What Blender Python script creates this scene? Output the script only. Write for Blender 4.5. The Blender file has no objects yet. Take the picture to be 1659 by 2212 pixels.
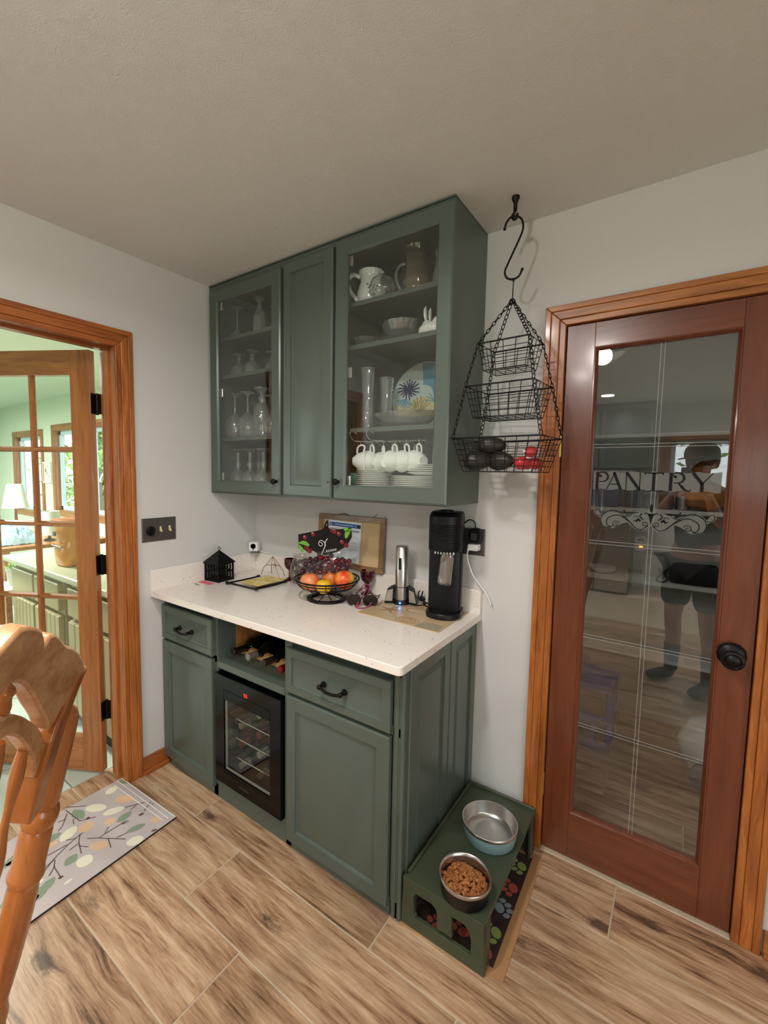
import bpy, bmesh, math, random
from mathutils import Vector, Matrix
random.seed(7)
PI = math.pi
SC = bpy.context.scene
COL = SC.collection

# ------------------------------------------------------------------ camera
cam_d = bpy.data.cameras.new('camera')
cam = bpy.data.objects.new('camera', cam_d)
COL.objects.link(cam)
cam.location = (2.0754, -1.8108, 1.5030)
YAW, PITCH, ROLL = 0.6230, -0.0814, 0.0150
fw = Vector((-math.sin(YAW)*math.cos(PITCH), math.cos(YAW)*math.cos(PITCH), math.sin(PITCH)))
rt0 = Vector((math.cos(YAW), math.sin(YAW), 0)); up0 = rt0.cross(fw)
rt = math.cos(ROLL)*rt0 + math.sin(ROLL)*up0
up = -math.sin(ROLL)*rt0 + math.cos(ROLL)*up0
cam.rotation_euler = Matrix((rt, up, -fw)).transposed().to_euler()
cam_d.sensor_fit = 'VERTICAL'
cam_d.sensor_height = 36.0
cam_d.lens = 962.06*36.0/2212.0
cam_d.shift_x = -(777.52-829.5)/2212.0
cam_d.shift_y = (1099.74-1106.0)/2212.0
cam_d.clip_start = 0.02
SC.camera = cam

# ------------------------------------------------------------------ world, exposure
w = bpy.data.worlds.new('world'); SC.world = w; w.use_nodes = True
bg = w.node_tree.nodes['Background']
bg.inputs['Color'].default_value = (0.93, 0.965, 1.0, 1); bg.inputs['Strength'].default_value = 5.0
SC.view_settings.view_transform = 'Standard'
SC.view_settings.look = 'None'
SC.view_settings.gamma = 1.0
SC.view_settings.use_curve_mapping = False
SC.view_settings.exposure = -0.10
SC.cycles.use_denoising = True
SC.cycles.max_bounces = 10
SC.cycles.transparent_max_bounces = 40
SC.cycles.glossy_bounces = 5
SC.cycles.caustics_reflective = False
SC.cycles.caustics_refractive = False
SC.cycles.sample_clamp_indirect = 4.0

WARM = (1.0, 0.965, 0.93)
LIGHT_CANS = [(1.26, -1.42, 17), (1.25, -2.90, 24), (1.31, -4.21, 22), (3.1, -2.7, 18), (3.1, -4.2, 14)]
ADDED_DOME = (1.55, -1.95, 34)          # flush dome light added out of view to brighten the ceiling

def area_light(name, loc, size, energy, color, rot, size_y=None, spread=PI):
    l = bpy.data.lights.new(name, 'AREA')
    l.energy = energy; l.color = color; l.size = size; l.spread = spread
    if size_y: l.shape = 'RECTANGLE'; l.size_y = size_y
    else: l.shape = 'DISK'
    o = bpy.data.objects.new(name, l); COL.objects.link(o)
    o.location = loc; o.rotation_euler = rot
    return o
def portal(name, loc, sx, sy, rot):
    o = area_light(name, loc, sx, 1.0, (1, 1, 1), rot, sy); o.data.cycles.is_portal = True
# the sky's light enters by the windows
portal('kitchen_added_window_portal', (4.61, -2.75, 1.25), 1.7, 2.4, (0, PI/2, 0))
portal('kitchen_window_portal', (2.655, -5.30, 1.595), 1.45, .79, (PI/2, 0, 0))
portal('sunroom_window_portal', (-3.95, 0.76, 1.47), 2.0, 1.1, (-PI/2, 0, 0))
portal('sunroom_far_window_portal', (-5.935, 0.76, 1.415), 1.03, 1.13, (-PI/2, 0, 0))
portal('sunroom_added_window_portal', (-3.65, -4.81, 1.435), 3.5, 1.17, (PI/2, 0, 0))
sun_d = bpy.data.lights.new('sun', 'SUN'); sun_d.energy = 3.0; sun_d.color = (1, .96, .88); sun_d.angle = .01
sun = bpy.data.objects.new('sun', sun_d); COL.objects.link(sun); sun.rotation_euler = (math.radians(22), math.radians(20), 0)

# ------------------------------------------------------------------ materials
MATS = {}
def new_mat(name):
    m = bpy.data.materials.new(name); m.use_nodes = True
    nt = m.node_tree; bs = nt.nodes['Principled BSDF']
    return m, nt, bs
def lin(c):
    return tuple(((x/255)/12.92 if x/255 <= 0.04045 else ((x/255+0.055)/1.055)**2.4) for x in c)
def setc(bs, c, rough, metal=0.0, spec=0.5):
    bs.inputs['Base Color'].default_value = (*c, 1); bs.inputs['Roughness'].default_value = rough
    bs.inputs['Metallic'].default_value = metal; bs.inputs['Specular IOR Level'].default_value = spec
def plain(name, srgb, rough=0.5, metal=0.0, spec=0.5, noise=0.0, nscale=8.0, bump=0.0, bscale=60.0, coat=0.0):
    if name in MATS: return MATS[name]
    m, nt, bs = new_mat(name)
    c = lin(srgb); setc(bs, c, rough, metal, spec)
    if coat: bs.inputs['Coat Weight'].default_value = coat; bs.inputs['Coat Roughness'].default_value = 0.08
    tc = nt.nodes.new('ShaderNodeTexCoord')
    if noise:
        n = nt.nodes.new('ShaderNodeTexNoise'); n.inputs['Scale'].default_value = nscale; n.inputs['Detail'].default_value = 5
        r = nt.nodes.new('ShaderNodeMix'); r.data_type = 'RGBA'
        r.inputs[6].default_value = (*[x*(1-noise) for x in c], 1); r.inputs[7].default_value = (*[min(1, x*(1+noise)) for x in c], 1)
        nt.links.new(tc.outputs['Object'], n.inputs['Vector']); nt.links.new(n.outputs['Fac'], r.inputs[0])
        nt.links.new(r.outputs[2], bs.inputs['Base Color'])
    if bump:
        n2 = nt.nodes.new('ShaderNodeTexNoise'); n2.inputs['Scale'].default_value = bscale; n2.inputs['Detail'].default_value = 3
        b = nt.nodes.new('ShaderNodeBump'); b.inputs['Strength'].default_value = bump; b.inputs['Distance'].default_value = 0.004
        nt.links.new(tc.outputs['Object'], n2.inputs['Vector']); nt.links.new(n2.outputs['Fac'], b.inputs['Height'])
        nt.links.new(b.outputs['Normal'], bs.inputs['Normal'])
    MATS[name] = m; return m
def emis(name, srgb, strength):
    m, nt, bs = new_mat(name); c = lin(srgb)
    bs.inputs['Base Color'].default_value = (*c, 1)
    bs.inputs['Emission Color'].default_value = (*c, 1); bs.inputs['Emission Strength'].default_value = strength
    return m
def glass(name, tint=(1, 1, 1), boost=1.0, rough=0.01, body=0.0, bodycol=(1, 1, 1)):
    """thin clear glass: Fresnel reflection over a (tinted) transparent sheet; body adds some diffuse to frosted / milky glass, and a visible haze to clear glass"""
    m, nt, bs = new_mat(name)
    nt.nodes.remove(bs)
    out = nt.nodes['Material Output']
    tr = nt.nodes.new('ShaderNodeBsdfTransparent'); tr.inputs[0].default_value = (*tint, 1)
    gl = nt.nodes.new('ShaderNodeBsdfGlossy'); gl.inputs['Roughness'].default_value = rough; gl.inputs[0].default_value = (1, 1, 1, 1)
    fr = nt.nodes.new('ShaderNodeFresnel'); ge = nt.nodes.new('ShaderNodeNewGeometry')
    io = nt.nodes.new('ShaderNodeMath'); io.operation = 'MULTIPLY_ADD'; io.inputs[1].default_value = 1/1.5-1.5; io.inputs[2].default_value = 1.5
    nt.links.new(ge.outputs['Backfacing'], io.inputs[0]); nt.links.new(io.outputs[0], fr.inputs['IOR'])
    mu = nt.nodes.new('ShaderNodeMath'); mu.operation = 'MULTIPLY'; mu.inputs[1].default_value = boost; mu.use_clamp = True
    mx = nt.nodes.new('ShaderNodeMixShader')
    nt.links.new(fr.outputs[0], mu.inputs[0]); nt.links.new(mu.outputs[0], mx.inputs[0])
    nt.links.new(tr.outputs[0], mx.inputs[1]); nt.links.new(gl.outputs[0], mx.inputs[2])
    last = mx
    if body:
        df = nt.nodes.new('ShaderNodeBsdfDiffuse'); df.inputs[0].default_value = (*bodycol, 1)
        m2 = nt.nodes.new('ShaderNodeMixShader'); m2.inputs[0].default_value = body
        nt.links.new(mx.outputs[0], m2.inputs[1]); nt.links.new(df.outputs[0], m2.inputs[2]); last = m2
    nt.links.new(last.outputs[0], out.inputs[0])
    return m
def wood(name, dark, light, axis='z', rough=0.35, cross=34.0, along=2.2, coat=0.25, contrast=1.0, rnd=False, knots=False, third=None):
    m, nt, bs = new_mat(name)
    L = nt.links.new; N = nt.nodes.new
    tc = N('ShaderNodeTexCoord'); mp = N('ShaderNodeMapping')
    s = [cross]*3; s['xyz'.index(axis)] = along
    mp.inputs['Scale'].default_value = s
    src = tc.outputs['Object']
    if rnd:
        oi = N('ShaderNodeObjectInfo'); sc = N('ShaderNodeVectorMath'); sc.operation = 'SCALE'
        cmb = N('ShaderNodeCombineXYZ')
        for i in range(3): L(oi.outputs['Random'], cmb.inputs[i])
        L(cmb.outputs[0], sc.inputs[0]); sc.inputs['Scale'].default_value = 37.0
        ad = N('ShaderNodeVectorMath'); L(tc.outputs['Object'], ad.inputs[0]); L(sc.outputs[0], ad.inputs[1]); src = ad.outputs[0]
    # warp the grain a little with a broad noise
    wn = N('ShaderNodeTexNoise'); wn.inputs['Scale'].default_value = 3.0; wn.inputs['Detail'].default_value = 2
    L(src, wn.inputs['Vector'])
    wv = N('ShaderNodeVectorMath'); wv.operation = 'SCALE'; wv.inputs['Scale'].default_value = 0.06
    L(wn.outputs['Color'], wv.inputs[0])
    wa = N('ShaderNodeVectorMath'); L(src, wa.inputs[0]); L(wv.outputs[0], wa.inputs[1])
    L(wa.outputs[0], mp.inputs['Vector'])
    n1 = N('ShaderNodeTexNoise'); n1.inputs['Scale'].default_value = 1.0; n1.inputs['Detail'].default_value = 7; n1.inputs['Roughness'].default_value = 0.62
    L(mp.outputs[0], n1.inputs['Vector'])
    mp2 = N('ShaderNodeMapping'); mp2.inputs['Scale'].default_value = [x*4.5 if i != 'xyz'.index(axis) else x*2 for i, x in enumerate(s)]
    L(wa.outputs[0], mp2.inputs['Vector'])
    n2 = N('ShaderNodeTexNoise'); n2.inputs['Scale'].default_value = 1.0; n2.inputs['Detail'].default_value = 3
    L(mp2.outputs[0], n2.inputs['Vector'])
    ad2 = N('ShaderNodeMath'); ad2.operation = 'MULTIPLY_ADD'; ad2.inputs[1].default_value = 0.35
    L(n2.outputs['Fac'], ad2.inputs[0]); L(n1.outputs['Fac'], ad2.inputs[2])
    rp = N('ShaderNodeValToRGB')
    d, l = lin(dark), lin(light)
    c = 0.67; sp = 0.22/contrast
    rp.color_ramp.elements[0].position = c-sp; rp.color_ramp.elements[0].color = (*d, 1)
    rp.color_ramp.elements[1].position = c+sp; rp.color_ramp.elements[1].color = (*l, 1)
    if third:
        e = rp.color_ramp.elements.new(c); e.color = (*lin(third), 1)
    L(ad2.outputs[0], rp.inputs[0])
    col = rp.outputs[0]
    if rnd:
        hs = N('ShaderNodeHueSaturation'); mr = N('ShaderNodeMapRange')
        mr.inputs['To Min'].default_value = 0.82; mr.inputs['To Max'].default_value = 1.12
        L(oi.outputs['Random'], mr.inputs['Value']); L(mr.outputs[0], hs.inputs['Value']); L(col, hs.inputs['Color']); col = hs.outputs[0]
    if knots:
        mk = N('ShaderNodeMapping'); mk.inputs['Scale'].default_value = (2.6, 5.5, 5.5)
        L(wa.outputs[0], mk.inputs['Vector'])
        vo = N('ShaderNodeTexVoronoi'); vo.inputs['Scale'].default_value = 1.0; L(mk.outputs[0], vo.inputs['Vector'])
        nk = N('ShaderNodeTexNoise'); nk.inputs['Scale'].default_value = 3.2; nk.inputs['Detail'].default_value = 6; L(mk.outputs[0], nk.inputs['Vector'])
        sm = N('ShaderNodeMath'); sm.operation = 'MULTIPLY_ADD'; sm.inputs[1].default_value = 0.55; L(nk.outputs['Fac'], sm.inputs[0]); L(vo.outputs['Distance'], sm.inputs[2])
        rk = N('ShaderNodeValToRGB'); rk.color_ramp.elements[0].position = 0.34; rk.color_ramp.elements[0].color = (1, 1, 1, 1)
        rk.color_ramp.elements[1].position = 0.50; rk.color_ramp.elements[1].color = (0, 0, 0, 1)
        L(sm.outputs[0], rk.inputs[0])
        mx = N('ShaderNodeMix'); mx.data_type = 'RGBA'; L(rk.outputs[0], mx.inputs[0]); L(col, mx.inputs[6]); mx.inputs[7].default_value = (*lin((84, 56, 38)), 1)
        # broad grey-brown drifts
        ng = N('ShaderNodeTexNoise'); mg = N('ShaderNodeMapping'); mg.inputs['Scale'].default_value = (1.2, 9, 9); ng.inputs['Detail'].default_value = 4; ng.inputs['Scale'].default_value = 1.0
        L(wa.outputs[0], mg.inputs['Vector']); L(mg.outputs[0], ng.inputs['Vector'])
        rg = N('ShaderNodeValToRGB'); rg.color_ramp.elements[0].position = 0.5; rg.color_ramp.elements[0].color = (0, 0, 0, 1); rg.color_ramp.elements[1].position = 0.72; rg.color_ramp.elements[1].color = (.7, .7, .7, 1)
        L(ng.outputs['Fac'], rg.inputs[0])
        mx2 = N('ShaderNodeMix'); mx2.data_type = 'RGBA'; L(rg.outputs[0], mx2.inputs[0]); L(mx.outputs[2], mx2.inputs[6]); mx2.inputs[7].default_value = (*lin((108, 84, 62)), 1)
        col = mx2.outputs[2]
    L(col, bs.inputs['Base Color'])
    bs.inputs['Roughness'].default_value = rough
    if coat: bs.inputs['Coat Weight'].default_value = coat; bs.inputs['Coat Roughness'].default_value = 0.12
    b = N('ShaderNodeBump'); b.inputs['Strength'].default_value = 0.12; b.inputs['Distance'].default_value = 0.002
    L(ad2.outputs[0], b.inputs['Height']); L(b.outputs['Normal'], bs.inputs['Normal'])
    return m
def wall_mat(name, srgb, texture=0.25, scale=90.0, dist=0.003, rough=0.75):
    return plain(name, srgb, rough, 0, 0.25, 0.015, 3.0, texture, scale)

M_WALL = wall_mat('wall_paint', (208, 206, 203), 0.12, 140)
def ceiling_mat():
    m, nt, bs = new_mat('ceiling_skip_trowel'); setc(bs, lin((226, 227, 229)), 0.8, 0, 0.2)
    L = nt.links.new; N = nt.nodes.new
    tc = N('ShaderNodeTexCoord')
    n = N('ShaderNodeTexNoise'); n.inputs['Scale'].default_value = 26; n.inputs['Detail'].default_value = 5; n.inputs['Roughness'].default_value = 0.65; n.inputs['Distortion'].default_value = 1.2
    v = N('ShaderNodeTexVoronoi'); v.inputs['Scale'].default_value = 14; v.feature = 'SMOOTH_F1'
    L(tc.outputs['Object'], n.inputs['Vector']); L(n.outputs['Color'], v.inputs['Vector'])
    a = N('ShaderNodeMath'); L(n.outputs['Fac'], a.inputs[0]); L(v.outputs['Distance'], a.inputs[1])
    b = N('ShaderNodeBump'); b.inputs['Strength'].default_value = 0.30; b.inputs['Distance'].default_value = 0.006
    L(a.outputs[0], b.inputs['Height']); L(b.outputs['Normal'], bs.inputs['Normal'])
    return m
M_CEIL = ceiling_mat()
M_GREEN = plain('sage_green_cabinet_paint', (82, 93, 85), 0.30, 0, 0.5, 0.03, 5, 0.04, 200)
M_GREEN_IN = plain('sage_green_cabinet_inside', (84, 94, 88), 0.45)
def quartz():
    m, nt, bs = new_mat('speckled_white_quartz'); setc(bs, lin((232, 224, 216)), 0.16)
    L = nt.links.new; N = nt.nodes.new
    tc = N('ShaderNodeTexCoord')
    v = N('ShaderNodeTexVoronoi'); v.inputs['Scale'].default_value = 95; v.inputs['Randomness'].default_value = 1
    n = N('ShaderNodeTexNoise'); n.inputs['Scale'].default_value = 22; n.inputs['Detail'].default_value = 4
    L(tc.outputs['Object'], v.inputs['Vector']); L(tc.outputs['Object'], n.inputs['Vector'])
    r1 = N('ShaderNodeValToRGB'); r1.color_ramp.elements[0].position = 0.16; r1.color_ramp.elements[0].color = (1, 1, 1, 1); r1.color_ramp.elements[1].position = 0.26; r1.color_ramp.elements[1].color = (0, 0, 0, 1)
    r2 = N('ShaderNodeValToRGB'); r2.color_ramp.elements[0].position = 0.53; r2.color_ramp.elements[0].color = (0, 0, 0, 1); r2.color_ramp.elements[1].position = 0.62
    L(v.outputs['Distance'], r1.inputs[0]); L(n.outputs['Fac'], r2.inputs[0])
    mu = N('ShaderNodeMath'); mu.operation = 'MULTIPLY'; L(r1.outputs[0], mu.inputs[0]); L(r2.outputs[0], mu.inputs[1])
    mx = N('ShaderNodeMix'); mx.data_type = 'RGBA'; mx.inputs[6].default_value = (*lin((236, 228, 220)), 1); mx.inputs[7].default_value = (*lin((132, 120, 110)), 1)
    L(mu.outputs[0], mx.inputs[0]); L(mx.outputs[2], bs.inputs['Base Color'])
    return m
M_QUARTZ = quartz()
M_OAK_Z = wood('golden_oak_upright', (122, 62, 24), (192, 116, 54), 'z', 0.3)
M_OAK_X = wood('golden_oak_level_x', (126, 70, 30), (198, 128, 66), 'x', 0.3)
M_OAK_Y = wood('golden_oak_level_y', (118, 58, 24), (182, 106, 50), 'y', 0.3)
M_OAKD_Z = wood('honey_oak_door_upright', (130, 72, 34), (180, 112, 58), 'z', 0.35)
M_OAKD_X = wood('honey_oak_door_level', (132, 74, 36), (184, 118, 64), 'x', 0.35)
M_MAHOG_Z = wood('red_brown_stain_upright', (84, 39, 21), (124, 66, 40), 'z', 0.28, 26, 1.4, 0.35, 0.8)
M_MAHOG_X = wood('red_brown_stain_level', (86, 40, 22), (126, 68, 42), 'x', 0.28, 26, 1.4, 0.35, 0.8)
def plank_mat():
    m, nt, bs = new_mat('wood_look_floor_tile'); L = nt.links.new; N = nt.nodes.new
    tc = N('ShaderNodeTexCoord'); oi = N('ShaderNodeObjectInfo'); cb = N('ShaderNodeCombineXYZ')
    for i, f in enumerate((53.0, 29.0, 17.0)):
        q = N('ShaderNodeMath'); q.operation = 'MULTIPLY'; q.inputs[1].default_value = f; L(oi.outputs['Random'], q.inputs[0]); L(q.outputs[0], cb.inputs[i])
    ad = N('ShaderNodeVectorMath'); L(tc.outputs['Object'], ad.inputs[0]); L(cb.outputs[0], ad.inputs[1])
    def noise(sc, det, rough, vec, dist=0.0):
        mp = N('ShaderNodeMapping'); mp.inputs['Scale'].default_value = sc; L(vec, mp.inputs['Vector'])
        n = N('ShaderNodeTexNoise'); n.inputs['Scale'].default_value = 1; n.inputs['Detail'].default_value = det; n.inputs['Roughness'].default_value = rough; n.inputs['Distortion'].default_value = dist
        L(mp.outputs[0], n.inputs['Vector']); return n
    # knots: sparse stretched cells; the grain bends around them
    mk = N('ShaderNodeMapping'); mk.inputs['Scale'].default_value = (3.0, 7.5, 7.5); L(ad.outputs[0], mk.inputs['Vector'])
    vo = N('ShaderNodeTexVoronoi'); vo.inputs['Scale'].default_value = 1; L(mk.outputs[0], vo.inputs['Vector'])
    bend = N('ShaderNodeMapRange'); bend.inputs['From Min'].default_value = 0.0; bend.inputs['From Max'].default_value = .35; bend.inputs['To Min'].default_value = .022; bend.inputs['To Max'].default_value = 0; L(vo.outputs['Distance'], bend.inputs['Value'])
    bv = N('ShaderNodeCombineXYZ'); L(bend.outputs[0], bv.inputs[1])
    wn = noise((2.2, 5, 5), 3, .5, ad.outputs[0]); wv = N('ShaderNodeVectorMath'); wv.operation = 'SCALE'; wv.inputs['Scale'].default_value = .022; L(wn.outputs['Color'], wv.inputs[0])
    a1 = N('ShaderNodeVectorMath'); L(ad.outputs[0], a1.inputs[0]); L(bv.outputs[0], a1.inputs[1])
    a2 = N('ShaderNodeVectorMath'); L(a1.outputs[0], a2.inputs[0]); L(wv.outputs[0], a2.inputs[1])
    g1 = noise((3.0, 34, 34), 9, .74, a2.outputs[0], .15); g2 = noise((7, 150, 150), 4, .65, a2.outputs[0]); g3 = noise((1.7, 6.5, 6.5), 5, .6, a2.outputs[0])
    mx0 = N('ShaderNodeMath'); mx0.operation = 'MULTIPLY_ADD'; mx0.inputs[1].default_value = .32; L(g2.outputs['Fac'], mx0.inputs[0]); L(g1.outputs['Fac'], mx0.inputs[2])
    mx1 = N('ShaderNodeMath'); mx1.operation = 'MULTIPLY_ADD'; mx1.inputs[1].default_value = .42; L(g3.outputs['Fac'], mx1.inputs[0]); L(mx0.outputs[0], mx1.inputs[2])
    mx = N('ShaderNodeMath'); mx.operation = 'SUBTRACT'; mx.inputs[1].default_value = .21; L(mx1.outputs[0], mx.inputs[0])
    rp = N('ShaderNodeValToRGB'); e = rp.color_ramp.elements
    e[0].position = .48; e[0].color = (*lin((84, 60, 44)), 1); e[1].position = .88; e[1].color = (*lin((206, 178, 148)), 1)
    for p_, c in ((.56, (134, 100, 74)), (.65, (168, 134, 104)), (.75, (188, 156, 126))): q = e.new(p_); q.color = (*lin(c), 1)
    L(mx.outputs[0], rp.inputs[0])
    # dark hearts of the knots, ragged
    nk = noise((26, 60, 60), 5, .7, ad.outputs[0]); sm = N('ShaderNodeMath'); sm.operation = 'MULTIPLY_ADD'; sm.inputs[1].default_value = .30; L(nk.outputs['Fac'], sm.inputs[0]); L(vo.outputs['Distance'], sm.inputs[2])
    rk = N('ShaderNodeMapRange'); rk.inputs['From Min'].default_value = .25; rk.inputs['From Max'].default_value = .36; rk.inputs['To Min'].default_value = .85; rk.inputs['To Max'].default_value = 0; L(sm.outputs[0], rk.inputs['Value'])
    sel = N('ShaderNodeSeparateColor'); L(vo.outputs['Color'], sel.inputs[0]); gt = N('ShaderNodeMath'); gt.operation = 'GREATER_THAN'; gt.inputs[1].default_value = .55; L(sel.outputs[0], gt.inputs[0])
    km = N('ShaderNodeMath'); km.operation = 'MULTIPLY'; L(rk.outputs[0], km.inputs[0]); L(gt.outputs[0], km.inputs[1])
    m1 = N('ShaderNodeMix'); m1.data_type = 'RGBA'; L(km.outputs[0], m1.inputs[0]); L(rp.outputs[0], m1.inputs[6]); m1.inputs[7].default_value = (*lin((66, 44, 32)), 1)
    # grey-brown drifts
    d1 = noise((1.0, 7, 7), 4, .6, ad.outputs[0]); rd = N('ShaderNodeMapRange'); rd.inputs['From Min'].default_value = .52; rd.inputs['From Max'].default_value = .72; rd.inputs['To Max'].default_value = .55; L(d1.outputs['Fac'], rd.inputs['Value'])
    m2 = N('ShaderNodeMix'); m2.data_type = 'RGBA'; L(rd.outputs[0], m2.inputs[0]); L(m1.outputs[2], m2.inputs[6]); m2.inputs[7].default_value = (*lin((120, 94, 72)), 1)
    hs = N('ShaderNodeHueSaturation'); mr = N('ShaderNodeMapRange'); mr.inputs['To Min'].default_value = .92; mr.inputs['To Max'].default_value = 1.16; L(oi.outputs['Random'], mr.inputs['Value']); L(mr.outputs[0], hs.inputs['Value']); L(m2.outputs[2], hs.inputs['Color'])
    L(hs.outputs[0], bs.inputs['Base Color']); bs.inputs['Roughness'].default_value = .36
    b = N('ShaderNodeBump'); b.inputs['Strength'].default_value = .15; b.inputs['Distance'].default_value = .002; L(mx.outputs[0], b.inputs['Height']); L(b.outputs['Normal'], bs.inputs['Normal'])
    return m
M_PLANK = plank_mat()
M_GROUT = plain('pale_grout', (196, 176, 152), 0.8, 0, 0.3, 0.05, 30)
M_CHAIR = wood('amber_chair_wood', (146, 78, 30), (198, 124, 62), 'z', 0.24, 22, 3, 0.5, 0.7)
M_CHAIRWORN = wood('worn_chair_wood', (172, 116, 72), (218, 172, 126), 'x', 0.4, 30, 6, 0.15, 1.2)
M_BLACK = plain('black_iron', (22, 20, 20), 0.45, 0.6)
M_BRONZE = plain('oil_rubbed_bronze', (34, 31, 30), 0.38, 0.8)
M_BLKPL = plain('black_plastic', (9, 9, 10), 0.40, 0, 0.28)
M_BLKGL = plain('black_gloss', (5, 5, 6), 0.12, 0, 0.2)
M_STEEL = plain('brushed_steel', (198, 194, 190), 0.28, 1.0)
M_CHROME = plain('chrome', (225, 225, 228), 0.08, 1.0)
M_BRASS = plain('brass', (206, 168, 92), 0.3, 1.0)
M_WHITE = plain('white_plastic', (236, 236, 234), 0.35)
M_CERAM = plain('white_china', (232, 230, 224), 0.15)
M_PEWTER = plain('pewter_plate', (104, 100, 98), 0.35, 0.7)
M_ALMOND = plain('almond_plastic', (220, 206, 160), 0.4)
M_GLASS = glass('window_glass', (0.96, 0.98, 0.97), 1.3)
M_PANTRYGLASS = glass('pantry_glass', (0.93, 0.95, 0.95), 1.9)
M_STEM = glass('stemware_glass', (0.95, 0.96, 0.96), 2.4, 0.01, 0.08)  # white haze stands in for highlights on clear glass, also on the cut glass
M_CUT = glass('cut_glass', (0.90, 0.92, 0.92), 3.0, 0.03, 0.07)
M_CLEARPL = glass('clear_plastic', (0.97, 0.97, 0.97), 0.5, 0.10, 0.02)
M_CLEAR = glass('plain_clear_glass', (0.96, 0.97, 0.97), 2.4, 0.01, 0.035)
M_GREENGL = glass('green_glass', (0.30, 0.62, 0.50), 2.0, 0.02, 0.25, (.12, .4, .32))
M_FROST = glass('frosted_decal', (0.5, 0.5, 0.48), 0.6, 0.3, 0.42, (.34, .34, .32))
M_ETCH = glass('etched_groove', (0.8, 0.8, 0.8), 1.0, 0.3, 0.28, (.75, .76, .75))
M_RUBY = plain('ruby_glass', (58, 8, 14), 0.08, 0, 0.7)
M_DECAL = plain('dark_vinyl_lettering', (20, 15, 18), 0.5, 0, 0.2)
M_WHITEPAINT = plain('white_shelf_paint', (222, 220, 214), 0.5)
M_PALEGRN = wall_mat('pale_green_wall', (214, 222, 202), 0.08, 80)  # green cast of the sunroom light put into wall and ceiling colour
M_PALECEIL = wall_mat('pale_green_ceiling', (222, 230, 216), 0.08, 60)
M_TILE = plain('pale_floor_tile', (190, 200, 190), 0.3, 0, 0.5, 0.05, 9)

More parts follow.
